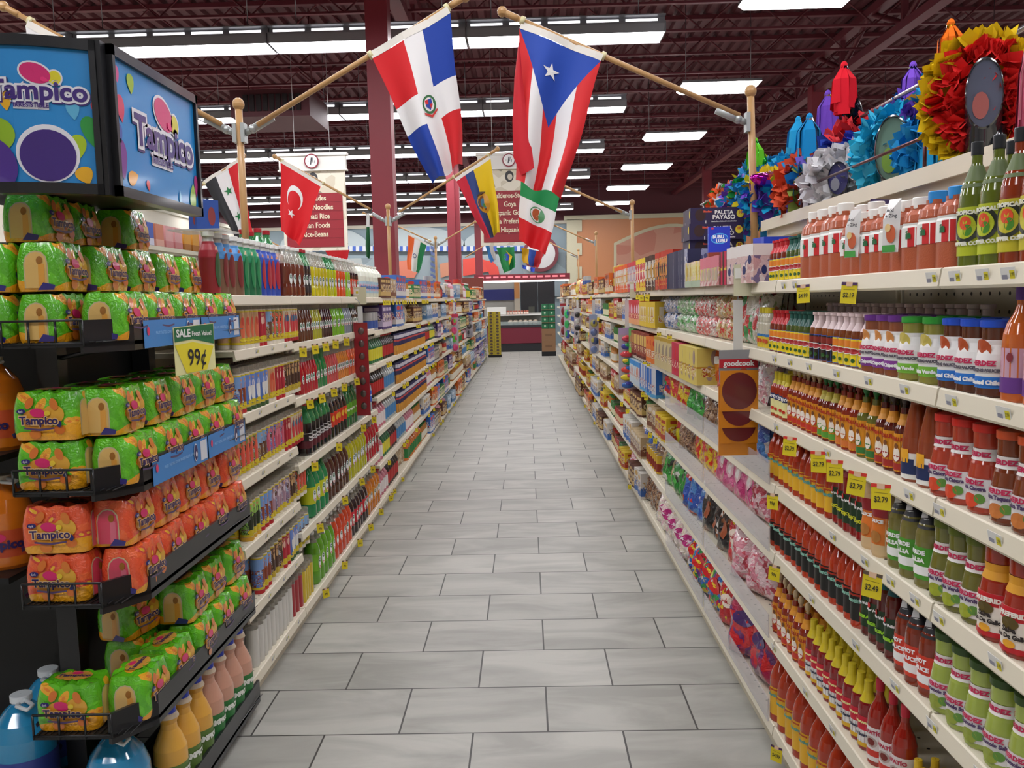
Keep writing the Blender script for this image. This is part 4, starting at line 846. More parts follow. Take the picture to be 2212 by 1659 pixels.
# candy side, bays 4.. : second bay half filled above; the first generic stretch starts at Y 5.6
for k in range(6, 20):
    y0 = .66+W*(k-2)
    if y0 > 24.8: break
    farbay(1, y0, RDECK, k-4, skip=() if k > 7 else ((0, 1, 2, 3, 4, 5, 6) if k == 6 and False else ()) ) if k >= 8 else None
for k in (6, 7):
    y0 = .66+W*(k-2)
    farbay(1, y0, RDECK, k-4, skip=(6, 5, 4, 3, 0) if k == 6 else (6,))
for k in range(3, 18):
    y0 = 4.49+W*(k-1)
    if k in (4, 5):
        farbay(-1, y0, LF, k-1, skip=(2, 3, 4))
    else: farbay(-1, y0, LF, k-1, pick=[18, 19, 20, 21, 22, 21] if k == 3 else None)
for dk in (2, 3, 4):
    for (ya, yb, nm) in ((8.16, 9.36, 'nearer'), (9.38, 10.4, 'farther')):
        run(-1, 0, 0, LF[dk], MP, 'navy and gold malt drink pack, %s stretch, %s' % (nm, SHN[dk]), 'malt packs %s %d' % (nm, dk), y=(yb, ya), d=.08, gap=1.02, rj=.04)
# ================================================================ the black rack of juice
BLK = mat('1b1c20', .35, .2, coat=.3); BLK2 = mat('101114', .5)
def shrink(key, cols, dx=0):
    m = blobmat(key, cols, scale=17, coat=.9, bump=.5, rough=.2, bs=55, kind='dist')
    n, l = m.node_tree.nodes, m.node_tree.links; b = n['Principled BSDF']; src = b.inputs['Base Color'].links[0].from_socket
    tc = n.new('ShaderNodeTexCoord'); sp = n.new('ShaderNodeSeparateXYZ'); l.new(tc.outputs['Object'], sp.inputs[0])
    nz = n.new('ShaderNodeTexNoise'); nz.inputs['Scale'].default_value = 11; nz.inputs['Detail'].default_value = 0; l.new(tc.outputs['Object'], nz.inputs['Vector'])
    a = n.new('ShaderNodeMath'); a.operation = 'MULTIPLY_ADD'; a.inputs[1].default_value = -.09; a.inputs[2].default_value = .045; l.new(nz.outputs['Fac'], a.inputs[0])
    q = n.new('ShaderNodeMath'); q.operation = 'ADD'; l.new(a.outputs[0], q.inputs[0]); l.new(sp.outputs[2], q.inputs[1])
    t = n.new('ShaderNodeMath'); t.operation = 'LESS_THAN'; t.inputs[1].default_value = .030; l.new(q.outputs[0], t.inputs[0])
    mx = n.new('ShaderNodeMix'); mx.data_type = 'RGBA'; mx.inputs[7].default_value = hx('f0a81c')+(1,); l.new(t.outputs[0], mx.inputs[0]); l.new(src, mx.inputs[6]); l.new(mx.outputs[2], b.inputs['Base Color'])
    return m
WG = shrink('wrapgreen', [('ec8a2c', .10), ('f4b030', .17), ('64c41e', .28), ('58b41c', .4)])
WO = shrink('wraporange', [('f0b430', .11), ('d84638', .12), ('ec6434', .3), ('e85530', .4)])
def pack(nm, WM, botc, hole, holec, L=.200, D=.135, H=.142):
    """six small bottles in printed shrink film: long face to -Y, window ends to +-X"""
    mb = MB(); nz, na = 12, 64; rings = []
    for j in range(nz+1):
        t = j/nz; z = H*t; s = 1-.13*max(0, (t-.55)/.45)**1.6-.05*max(0, (.12-t)/.12); ring = []
        for i in range(na):
            a = 2*PI*i/na; ca, sa = cos(a), sin(a); q = 1/((abs(ca)**7+abs(sa)**7)**(1/7))
            x, y = q*ca, q*sa
            bx = (1-.045*(1-abs(cos(1.5*PI*x)))*(abs(y) > .8)*(.4+.6*t)); by = (1-.05*(1-abs(sin(PI*y)))*(abs(x) > .8)*.8)
            ring.append((x*L/2*s*by, y*D/2*s*bx*(1-.10*max(0, t-.5)), z+.004*sin(3*PI*x)*(t == 1)))
        rings.append(ring)
    vs = [v for r_ in rings for v in r_]; fs = []; lo = []
    for j in range(nz):
        for i in range(na):
            f = (j*na+i, j*na+(i+1) % na, (j+1)*na+(i+1) % na, (j+1)*na+i); fs.append(f)
    mb.add(vs, fs, WM, True)
    top = rings[-1]; ct = (0, 0, H+.002); mb.add(top+[(x*.55, y*.55, z+.004) for x, y, z in top]+[ct], [(i, (i+1) % na, na+(i+1) % na, na+i) for i in range(na)]+[(na+i, na+(i+1) % na, 2*na) for i in range(na)], WM, True)
    root = mb.build(nm); parts = []
    lh = lambda z: 1-.13*max(0, (z/H-.55)/.45)**1.6
    for s in (1, -1):
        m = MB()
        fy = lambda x, z: (s*x, -s*(D/2*lh(z)*(1-.10*max(0, z/H-.5))+.0012), z)
        k = [0]
        def put(sh, c, o=0):
            k[0] += 1; e = .0007*k[0]; m.shape(sh, lambda x, z: (lambda p: (p[0], p[1]-s*e, p[2]))(fy(x, z)), c)
        put(ellipse(.052, .034, 20, -.01, .062), mat('e09a30', .3, coat=.6)); put(ellipse(.034, .028, 18, .038, .078), mat('e0a838', .3, coat=.6))
        put(ellipse(.017, .013, 16, .055, .032), mat('d87020', .3, coat=.6)); put(ellipse(.018, .015, 16, -.02, .020), mat('d87a28', .3, coat=.6))
        put(ellipse(.012, .019, 14, .040, .108, .5), mat('d87a30', .3, coat=.6)); put(ellipse(.012, .018, 14, -.035, .112, -.5), mat('d8742c', .3, coat=.6))
        put(ellipse(.024, .0135, 20, -.008, .083, -.15), mat('d81e6c', .3, coat=.5)); put(ellipse(.009, .008, 14, .022, .082), mat('e8c83a', .3))
        put(ellipse(.014, .0075, 16, -.058, .088), mat('2a2468', .3)); put(ellipse(.0075, .010, 14, .058, .050), mat('23286a', .3))
        put(([(x-.004, y+.060) for x, y in glyphs('Tampico', .034, .0034)[0]], glyphs('Tampico', .034, .0034)[1]), mat('e8c088', .4)); put(([(x-.004, y+.060) for x, y in glyphs('Tampico', .034, .001)[0]], glyphs('Tampico', .034, .001)[1]), mat('2c1f5e', .4))
        put(([(x-.058, y+.088) for x, y in glyphs('6pk', .010)[0]], glyphs('6pk', .010)[1]), mat('e8e8f0', .4)); put(poly([(-.05, .036), (0, .030), (.045, .036), (.045, .041), (0, .036), (-.05, .041)]), mat('55406a', .4))
        q = m.build('printed_logo'); q.parent = root; parts.append(q)
    for s in (1, -1):
        m = MB()
        fx = lambda y, z, e=0: (s*(L/2*lh(z)*.985+.002+e), s*y, z)
        arch = [(-.031, .010), (.031, .010), (.031, .078), (.027, .098), (.015, .111), (0, .115), (-.015, .111), (-.027, .098), (-.031, .078)]
        m.shape(poly([(y*1.12, z*1.03) for y, z in arch]), lambda y, z: fx(y, z), mat('c8b890', .25, coat=.7)); m.shape(poly(arch), lambda y, z: fx(y, z, .0008), mat(hole, .3, coat=.6))
        m.shape(poly([(.006, .014), (.025, .014), (.025, .078), (.008, .086)]), lambda y, z: fx(y, z, .0015), mat(holec, .3, coat=.6)); m.shape(ellipse(.009, .012, 14, .012, .090), lambda y, z: fx(y, z, .0022), mat('9a6420' if hole[0] == 'd' else '8a1c30', .4))
        m.shape(poly([(.004, .0), (.05, -.0), (.055, .014), (.02, .022)]), lambda y, z: fx(y, z+.004, .003), mat('2c2478', .3, coat=.6))
        q = m.build('bottle_window'); q.parent = root; parts.append(q)
    m = MB()
    if nm[0] == 'c' or 1:
        m.shape(([(x, y) for x, y in glyphs('Tampico', .030, .001)[0]], glyphs('Tampico', .030, .001)[1]), lambda x, y: (x, y*.8, H+.0075), mat('2c1f5e', .4)); m.shape(ellipse(.018, .010, 14, 0, .018), lambda x, y: (x, y, H+.0072), mat('d81e6c', .4)); 
        m.shape(ellipse(.055, .035, 16), lambda x, y: (x, y, H+.0065), mat('d8a040', .3, coat=.6))
    q = m.build('top_print'); q.parent = root; parts.append(q)
    return Proto(root, 'juice pack', L, parts)
PG = pack('juice_six_pack', WG, mat('dd9a26', .25, coat=.9), 'dcb468', 'e0a040'); PO = pack('juice_six_pack', WO, mat('e0b02c', .25, coat=.9), 'd0405c', 'd86a80')
TRAYS = [.12, .52, .93, 1.275, 1.715]
RKX, RKY0, RKY1, RKX0 = -1.20, 2.47, 3.575, -1.53
r = empty('drink_display_rack', (-1.42, 3.05, 0)); tag(r, 'black wire drink rack with stepped trays under the blue lightbox sign', 'display rack')
def rk(mb, nm, par=r):
    mb.v = [(x+1.42, y-3.05, z) for x, y, z in mb.v]; return mb.build(nm, par)
trs = []
for z in TRAYS:
    mb = MB(); zf = z-.055
    mb.add([(RKX0, RKY0, zf), (RKX-.09, RKY0, zf), (RKX, RKY0+.13, zf), (RKX, RKY1, zf), (RKX0, RKY1, zf), (RKX0, RKY0, zf-.012), (RKX-.09, RKY0, zf-.012), (RKX, RKY0+.13, zf-.012), (RKX, RKY1, zf-.012), (RKX0, RKY1, zf-.012)],
        [(0, 1, 2, 3, 4), (9, 8, 7, 6, 5), (0, 5, 6, 1), (1, 6, 7, 2), (2, 7, 8, 3), (3, 8, 9, 4), (4, 9, 5, 0)], BLK2)
    t = rk(mb, 'tray')
    mb = MB()
    a, b = (RKX-.09, RKY0), (RKX, RKY0+.13)
    for (p, q) in ((a, b), (b, (RKX, RKY1))):
        mb.add([(p[0], p[1], zf-.03), (q[0], q[1], zf-.03), (q[0], q[1], z+.012), (p[0], p[1], z+.012), (p[0]-.012, p[1]+.004, zf-.03), (q[0]-.012, q[1]+.004, zf-.03), (q[0]-.012, q[1]+.004, z+.012), (p[0]-.012, p[1]+.004, z+.012)],
            [(0, 1, 2, 3), (5, 4, 7, 6), (3, 2, 6, 7), (0, 4, 5, 1), (0, 3, 7, 4), (1, 5, 6, 2)], BLK)
    mb.v = [(x+1.42, y-3.05, zz) for x, y, zz in mb.v]; mb.build('edge_rail', t)
    mb = MB(); 
    for zz in (z+.012, zf): mb.tube([(RKX0, RKY0, zz), (RKX-.09, RKY0, zz)], .004, BLK, seg=6)
    for i in range(4): x = RKX0+(RKX-.09-RKX0)*i/3; mb.tube([(x, RKY0, zf-.01), (x, RKY0, z+.012)], .0035, BLK, seg=6)
    for i in range(16): mb.tube([(RKX0+.01+.019*i, RKY0, zf+.003), (RKX0+.01+.022*i, RKY1, zf+.003)], .0022, BLK, seg=4, cap=False)
    mb.v = [(x+1.42, y-3.05, zz) for x, y, zz in mb.v]; mb.build('front_wire', t)
    if z in (1.275, 1.715):
        for i, (ya, yb) in enumerate(((RKY0+.19, RKY0+.66), (RKY0+.67, RKY1-.02))):
            mb = MB(); x = RKX+.003
            mb.add([(x, ya, zf-.028), (x, yb, zf-.028), (x, yb, z+.004), (x, ya, z+.004)], [(0, 1, 2, 3)], mat('3f86cc', .4))
            mb.add([(x+.001, yb-.07, zf-.02), (x+.001, yb-.01, zf-.02), (x+.001, yb-.01, z-.004), (x+.001, yb-.07, z-.004)], [(0, 1, 2, 3)], mat('d8dce4', .4))
            gl = glyphs('FRUIT TASTES, LOOK, IRRESISTIBLE FLAVORS', .013, .0003); mb.shape(gl, lambda a_, b_: (x+.0015, (ya+yb)/2-.02+a_, z-.038+b_), mat('8fc0ec', .4))
            mb.shape(ellipse(.017, .032, 16), lambda a_, b_: (x+.003, yb-.12+a_, z-.036+b_), mat('e6e6ee', .4)); mb.shape(ellipse(.014, .028, 16), lambda a_, b_: (x+.004, yb-.12+a_, z-.036+b_), mat('2a2260', .4)); mb.shape(ellipse(.008, .010, 12), lambda a_, b_: (x+.005, yb-.12+a_, z-.042+b_), mat('e6e6ee', .4))
            mb.shape(ellipse(.010, .014, 12), lambda a_, b_: (x+.002, ya+.03+a_, z-.03+b_), mat('d83a6a', .4))
            mb.v = [(X_+1.42, Y_-3.05, zz) for X_, Y_, zz in mb.v]; mb.build('tray_strip', t)
for (x, y, a, b) in ((-1.60, 2.85, 0, 2.12), (-1.60, 3.54, 0, 2.12)):
    rk(MB().box(x-.035, x+.035, y-.03, y+.03, a, b, BLK), 'post')
rk(MB().box(-1.66, -1.645, 3.0, 3.575, 0, 1.8, BLK2), 'back_panel')
for z in TRAYS[1:]:
    for y in (2.85, 3.55): rk(MB().tube([(-1.58, y, z-.22), (-1.58, y, z-.12), (-1.3, y, z-.07)], .009, BLK, seg=6), 'brace')
mb = MB(); mb.box(-2.6, -1.67, 3.02, 3.57, 0, 2.0, BLK2); bp = mb.build('display_cabinet'); tag(bp, 'black display cabinet back beside the drink rack, behind the jugs', 'cabinet')
RW = lambda i: ['corner', 'second', 'third', 'fourth', 'fifth', 'sixth'][i]
TN_ = {.52: 'lower', .93: 'middle', 1.275: 'upper', 1.715: 'top', .12: 'floor'}
def stackpacks(z, P, cn, layers, ys, colx=-1.275, lean=0):
    for i, y in enumerate(ys):
        n = layers[i]
        for k in range(n):
            P.place((colx+random.uniform(-.006, .006)-.03*k, y+random.uniform(-.004, .004)+.012*k, z-.052+.150*k), PI/2+random.uniform(-.05, .05), label='%s-wrapped juice six-pack, %s from the rack corner, %s layer of the %s tray' % (cn, RW(i), ORD[k], TN_[z]))
YS = [2.70+.215*i for i in range(5)]; YS[4] = 3.53
YS = [2.645, 2.852, 3.059, 3.266, 3.473]
stackpacks(.93, PO, 'orange', [2, 2, 2, 2, 2], YS); stackpacks(1.275, PG, 'green', [2, 2, 2, 2, 2], YS)
stackpacks(.52, PG, 'green', [1, 1, 2, 2, 2], YS)
# packs turned long side to the near end, and the second column
def front(z, P, cn, k, x=-1.44, y=2.56, rz=0, wh='long side to the near end'):
    P.place((x, y, z-.052+.150*k), rz+random.uniform(-.06, .06), label='%s-wrapped juice six-pack, %s, %s layer of the %s tray' % (cn, wh, ORD[k], TN_[z]))
for z, P, cn in ((.93, PO, 'orange'), (1.275, PG, 'green')):
    for k in (0, 1): front(z, P, cn, k)
front(.52, PG, 'green', 0); front(.52, PG, 'green', 1, x=-1.43, y=2.92, rz=1.35, wh='set back and turned'); front(.52, PG, 'green', 0, x=-1.43, y=2.93, rz=1.5, wh='set back under the turned one')
front(.52, PG, 'green', 1, x=-1.43, y=3.15, rz=1.6, wh='far back beside the post'); front(.52, PG, 'green', 0, x=-1.43, y=3.15, rz=1.6, wh='far back under another')
for z, P, cn in ((.93, PO, 'orange'), (1.275, PG, 'green')):
    for k in (0, 1):
        for i, y in enumerate((2.76, 2.98, 3.20, 3.42)): front(z, P, cn, k, x=-1.43, y=y, rz=PI/2, wh='inner column, %s back' % ORD[i])
# top tray pyramid
z = 1.715
for i, y in enumerate(YS): PG.place((-1.275, y, z-.052), PI/2+random.uniform(-.05, .05), label='green-wrapped juice six-pack, %s from the corner at the aisle edge of the top tray' % RW(i))
for i, (x, y, rz) in enumerate([(-1.43, 2.58, PI/2), (-1.575, 2.58, PI/2)]):
    PG.place((x, y, z-.052), rz, label='green-wrapped juice six-pack with window end out, %s from the corner along the top tray front' % ORD[i+1])
    PG.place((x-.0, y+.01, z-.052+.150), rz+.05, label='green-wrapped juice six-pack with window end out, second layer, %s along the top tray' % ORD[i+1])
for i, y in enumerate([2.80, 3.02, 3.24, 3.46]): PG.place((-1.425, y, z-.052), PI/2, label='green-wrapped juice six-pack in the inner column of the top tray, %s back' % ORD[i])
for i, y in enumerate([2.79, 3.01, 3.23, 3.45]): PG.place((-1.40, y, z-.052+.150), PI/2+.03*i, label='green-wrapped juice six-pack in the second layer of the inner column, top tray, %s back' % ORD[i])
for i, (x, y) in enumerate([(-1.50, 2.66), (-1.52, 2.875), (-1.46, 3.12)]): PG.place((x, y, z-.052+.300), PI/2+.04*i, label='green-wrapped juice six-pack in the highest layer of the rack, %s from the near end' % ORD[i])
# blue-capped bottles on the floor tray
def jb(liq, lab, nm):
    return bottle('juice_bottle', 'bottle', 'juice', .34, .057, mat(liq, .3, coat=.35), cap=('2038b8', .10, .46, 'flat'), fill=.86, air=mat('d8c8b0', .3, coat=.3), bands=((.03, .40, lab),), blobs=((.014, .016, .12, 'c8202c', .1),), texts=(('TAMPICO', .026, .31, 'e8ece4', 0),), seg=22)
JP, JYl = jb('cc9a84', '2f7a3c', ''), jb('e0aa48', '5a7a34', '')
for i, y in enumerate([2.62, 2.70, 2.80, 2.92, 3.04, 3.16, 3.28, 3.40, 3.52]):
    P = JYl if i < 0 else JP
for i, y in enumerate([3.155, 3.27, 3.385, 3.50]): JP.place((-1.262, y, .067), PI/2-.5, label='blue-capped bottle of pinkish juice on the floor tray, %s from the yellow ones' % ORD[i])
for i, y in enumerate([3.035, 2.915, 2.80]): JYl.place((-1.262, y, .067), PI/2-.5, label='blue-capped bottle of yellow juice on the floor tray, %s counting toward the near end' % ORD[i])
for i, y in enumerate([3.14, 3.26, 3.38]): JP.place((-1.385, y, .067), PI/2, label='blue-capped bottle of pinkish juice in the inner row of the floor tray', group='inner row of pinkish juice bottles')
def jugp(c, lc, cap):
    def carry_handle(m, R_, H):
        m.tube([(0, 0, H*.93), (.02, -.02, H*.965), (.055, -.05, H*.955), (.05, -.075, H*.945), (.01, -.05, H*.95), (0, 0, H*.93)], .006, mat('dfe6ea', .35), seg=6)
    return bottle('juice_gallon_jug', 'jug', 'jug', .30, .088, mat(c, .12, coat=.9), cap=(cap, .06, .34, 'flat'), bands=((.14, .44, lc),), blobs=((.02, .014, .36, 'd82a6a', 0),), texts=(('Tampico', .040, .28, '2c1f5e', 0),), seg=24, hi=carry_handle)
JBu, JOn = jugp('2a8ec0', '3a4a9a', 'dfe6ea'), jugp('d8761c', 'c8502a', 'e0dcd0')
for (x, y, l_) in [(-1.36, 2.63, 'blue gallon jug with white cap on the floor tray under the green packs'), (-1.73, 2.74, 'blue gallon jug nearest the rack foot, standing beside the black rack'), (-1.75, 2.94, 'blue gallon jug set back beside the black rack post')]:
    JBu.place((x, y, .067 if x > -1.65 else .13), random.uniform(-.3, .3), label=l_, sc=1.15)
mb = MB(); mb.box(-2.3, -1.63, 2.6, 3.01, 0, .13, BLK2); tag(mb.build('jug_platform'), 'low black platform carrying the blue jugs beside the rack', 'platform')
for zz, l_ in ((.92, 'middle'), (1.70, 'high'), (1.31, 'upper')):
    mb = MB(); mb.box(-2.2, -1.65, 2.6, 3.0, zz-.02, zz, BLK2); s_ = mb.build('jug_shelf'); tag(s_, 'black wire shelf at %s level beside the drink rack' % l_, 'shelf')
JOn.place((-1.745, 2.76, .92), .3, label='orange gallon jug on the middle shelf beside the black rack'); JOn.place((-1.745, 2.76, 1.70), .1, label='orange gallon jug on the high shelf beside the black rack'); JOn.place((-1.745, 2.76, 1.31), .1, label='orange gallon jug on the upper shelf beside the black rack')
# ================================================================ lightbox sign over the rack
def signmesh(pts, h0, h1, c, nm, par):
    """band of wall between two heights along a plan line"""
    mb = MB(); vs = [(x, y, h0) for x, y in pts]+[(x, y, h1) for x, y in pts]; n = len(pts)
    mb.add(vs, [(i, i+1, n+i+1, n+i) for i in range(n-1)], c); return mb.build(nm, par)
SGB = empty('lightbox_sign', (-1.2, 2.5, 2.08)); tag(SGB, 'blue two-panel lightbox sign with juice lettering on top of the black rack', 'sign')
def S(v): return (v[0]+1.2, v[1]-2.5, v[2]-2.08)
flat_pts = [(-1.185, 2.52), (-1.185, 3.16)]
arc = [(-1.212-.60*t, 2.505-.13*sin(PI*(.10+.90*t))+.03, 0) for t in [i/12 for i in range(13)]]
def along(pts):
    L = [0]
    for a, b in zip(pts, pts[1:]): L.append(L[-1]+math.hypot(b[0]-a[0], b[1]-a[1]))
    return L
def mapper(pts, off):
    L = along(pts)
    def f(x, z):
        x = min(max(x, 0), L[-1])
        for i in range(len(pts)-1):
            if x <= L[i+1]+1e-9:
                t = (x-L[i])/(L[i+1]-L[i]); a, b = pts[i], pts[i+1]
                dx, dy = (b[0]-a[0])/(L[i+1]-L[i]), (b[1]-a[1])/(L[i+1]-L[i])
                return S((a[0]+(b[0]-a[0])*t+dy*off, a[1]+(b[1]-a[1])*t-dx*off, z))
    return f, L[-1]
Z0s, Z1s = 2.115, 2.485
arcL = [(p[0], p[1]) for p in arc][::-1]          # from the far left end to the corner: x grows to the right
BLUE = mat('1f8ad2', .35, coat=.3); PUR = mat('3c1f78', .35, coat=.3); PNK = mat('d41e70', .35, coat=.3); WHT = mat('e6e6ee', .35, coat=.3); YEL = mat('dcd020', .35, coat=.3)
def logo(m, fn, cx, cz, s, face=False):
    k = [0]
    def put(sh, c, step=1):
        k[0] += step; o = .0012*k[0]; vs, fs = sh
        m.add([fn(cx+x*s, cz+z*s, o) for x, z in vs], fs, c)
    T = lambda off, dx=0, dz=0: ([(x+dx, z+dz) for x, z in glyphs('Tampico', .115, off, 6)[0]], glyphs('Tampico', .115, off, 6)[1])
    put(T(.0155, .002, -.004), PUR); put(ellipse(.072, .050, 28, -.005, .078, -.35), WHT, 0); put(ellipse(.033, .037, 22, .072, .062), WHT, 0)
    put(([(x-.03, z-.062) for x, z in [(-.072, -.018), (.072, -.018), (.072, .02), (-.072, .02)]], [(0, 1, 2, 3)]), WHT, 0)
    put(T(.0135), WHT); put(ellipse(.064, .042, 28, -.005, .078, -.35), PNK, 0); put(ellipse(.026, .030, 22, .072, .062), YEL, 0)
    put(T(.0035), PUR); put(([(x-.03, z-.064) for x, z in glyphs('IRRESISTIBLE', .026, .0008, 4)[0]], glyphs('IRRESISTIBLE', .026, .0008, 4)[1]), PUR, 0)
    put(drop(.013, .034, 1.2, .032, .050), mat('e8307c', .35), 1)
def panel(pts, nm, drops, lg, extra=None):
    f, L = mapper(pts, 0); n = 12; mb = MB()
    xs = [L*i/n for i in range(n+1)]
    mb.add([f(x, z) for z in (Z0s, Z1s) for x in xs], [(i, i+1, n+2+i, n+1+i) for i in range(n)], BLUE); p = mb.build(nm, SGB)
    fn = lambda x, z, o: mapper(pts, .002+o)[0](x, z)
    m = MB()
    if extra: extra(m, fn)
    for (x, z, r_, ln, ti, c) in drops:
        vs, fs = drop(r_, ln, ti, x*L, Z0s+(Z1s-Z0s)*z); m.add([fn(min(max(a, 0), L), min(max(b, Z0s), Z1s), .0004) for a, b in vs], fs, mat(c, .35, coat=.3))
    m.build('printed_drops', p)
    m = MB(); logo(m, fn, *lg); m.build('printed_logo', p)
    return p
panel(flat_pts, 'side_panel', [(.06, .88, .022, .05, .2, 'd04a8a'), (.2, .86, .03, .06, .1, 'a0c020'), (.08, .62, .035, .08, .2, 'd8305c'), (.05, .42, .03, .06, .3, '3a58b0'), (.06, .22, .05, .12, .2, '7a2a90'), (.17, .10, .028, .07, 1.9, 'e8a020'), (.33, .07, .016, .035, .3, 'd83a40'), (.72, .05, .014, .05, 3.2, '70c0e8'), (.9, .1, .035, .09, 3.0, '90b820'), (.95, .2, .02, .08, 0, 'b83a80')],
      (.36, Z0s+.185, 1.12))
def fruit(m, fn):
    for (x, z, rx, rz, c, k) in [(.235, 2.165, .070, .070, 'e6e6ee', 1), (.235, 2.160, .062, .062, '3c1f78', 2), (.06, 2.125, .085, .08, '4c2c8c', 3), (.05, 2.25, .05, .05, 'd41e70', 1), (.11, 2.215, .04, .04, '90b820', .5)]:
        vs, fs = ellipse(rx*1.15, rz*1.15, 30, x+along(arcL)[-1]-.37, z+.03); m.add([fn(a, min(max(b, Z0s), Z1s), .0012*k) for a, b in vs], fs, mat(c, .35, coat=.3))
panel(arcL, 'curved_panel', [(.64, .60, .022, .055, .1, 'e8b020'), (.90, .55, .022, .055, .1, '5ab0d8'), (.99, .58, .016, .04, 0, 'd83048'), (.97, .38, .03, .10, .3, '2a9a40'), (.9, .25, .03, .09, -.3, 'a8c820'), (.93, .06, .03, .05, .4, 'e8b020')],
      (along(arcL)[-1]-.150, Z0s+.25, .62), fruit)
for pts, nm in ((flat_pts, 'side_frame'), (arcL, 'curved_frame')):
    f0, L = mapper(pts, -.03); f1, _ = mapper(pts, .012); n = 12; mb = MB(); xs = [L*i/n for i in range(n+1)]
    for za, zb in ((Z0s-.03, Z0s), (Z1s, Z1s+.03)):
        ring = [(f0, za), (f1, za), (f1, zb), (f0, zb)]
        vs = [g(x, z) for x in xs for g, z in ring]; mb.add(vs, [(i*4+j, (i+1)*4+j, (i+1)*4+(j+1) % 4, i*4+(j+1) % 4) for i in range(n) for j in range(4)]+[(0, 1, 2, 3), (4*n+3, 4*n+2, 4*n+1, 4*n)], BLK)
    for xa, xb in ((0, .016), (L-.016, L)):
        vs = [g(x, z) for x in (xa, xb) for g in (f0, f1) for z in (Z0s-.03, Z1s+.03)]
        mb.add(vs, [(0, 1, 3, 2), (4, 6, 7, 5), (0, 4, 5, 1), (2, 3, 7, 6), (0, 2, 6, 4), (1, 5, 7, 3)], BLK)
    mb.build(nm, SGB)
mb = MB(); mb.box(*(S((-1.74, 0, 0))[0], S((-1.23, 0, 0))[0]), S((0, 2.60, 0))[1], S((0, 3.12, 0))[1], .03, .37, BLK2); mb.build('back_box', SGB)
MB().box(-.030, .008, -.012, .03, .004, .436, BLK).build('corner_post', SGB)
for y in (2.85, 3.1):
    mb = MB(); mb.box(-.43, -.36, y-2.53, y-2.47, -.10, .03, BLK); mb.build('mounting_post', SGB)
# sale card
t = empty('sale_sign', (-1.155, 2.93, 1.60), -.55); tag(t, 'green and yellow hanging sale card reading 99 cents on the black rack', 'sign', None)
mb = MB(); mb.add([(0, -.07, -.075), (.012, .085, -.06), (.012, .085, .10), (0, -.07, .09)], [(0, 1, 2, 3)], mat('e8e4a8', .5)); mb.add([(-.002, -.07, -.075), (.010, .085, -.06), (.010, .085, .10), (-.002, -.07, .09)], [(3, 2, 1, 0)], mat('e8e4a8', .5)); mb.build('card', t)
fn = lambda o: (lambda y, z: (.001+o+.006*(y+.07)/.08*.95, y, z))
mb = MB(); mb.add([fn(.001)(y, z) for y, z in [(-.068, .040), (.0, .048), (.083, .028), (.083, .098), (-.068, .088)]], [(0, 1, 2, 3, 4)], mat('2f7048', .5))
mb.add([fn(.001)(y, z) for y, z in [(-.030, -.068), (.05, -.06), (.08, .02), (.0, .038), (-.068, .030)]], [(0, 1, 2, 3, 4)], mat('e8d83a', .5))
mb.shape(glyphs('99¢', .080, .001), lambda x, z: fn(.003)(x*.62+.012, z-.018), mat('2a2a30', .5)); mb.shape(glyphs('SALE', .036, .0012), lambda x, z: fn(.003)(x*.7-.035, z+.068), mat('e8ece8', .5)); mb.shape(glyphs('Fresh Value!', .022, .0004), lambda x, z: fn(.003)(x*.7+.035, z+.066), mat('e8ece8', .5)); mb.build('printed_price', t)
# ================================================================ flag posts and flags
WOOD = mat('b98f5c', .45, coat=.2); BRKT = mat('a9adac', .4, .4)
def post(x, y, z0, z1, arms, label, lean=0):
    t = empty('flag_post', (x, y, z0)); tag(t, label, 'flag post'); h = z1-z0
    MB().tube([(0, 0, 0), (lean, 0, h)], .019, WOOD, seg=10).build('shaft', t)
    MB().sphere((lean, 0, h+.02), .032, .032, .034, WOOD).build('finial', t)
    for s, ang, bz in arms:
        m = MB(); m.box(lean*.85+s*.012, lean*.85+s*.032, -.03, .03, bz-.05, bz+.05, BRKT)
        a = Vector((lean*.85+s*.03, 0, bz)); d = Vector((s*cos(ang), 0, sin(ang)))
        m.tube([a, a+d*.05], .018, BRKT, seg=8); m.sphere(a+d*.045, .024, .03, .024, BRKT, 10, 6); m.tube([a+d*.04, a+d*.17], .021, BRKT, seg=10); m.build('bracket', t)
    return t
def at3(p, Y): v = at(p[0], p[1], Y=Y); return v
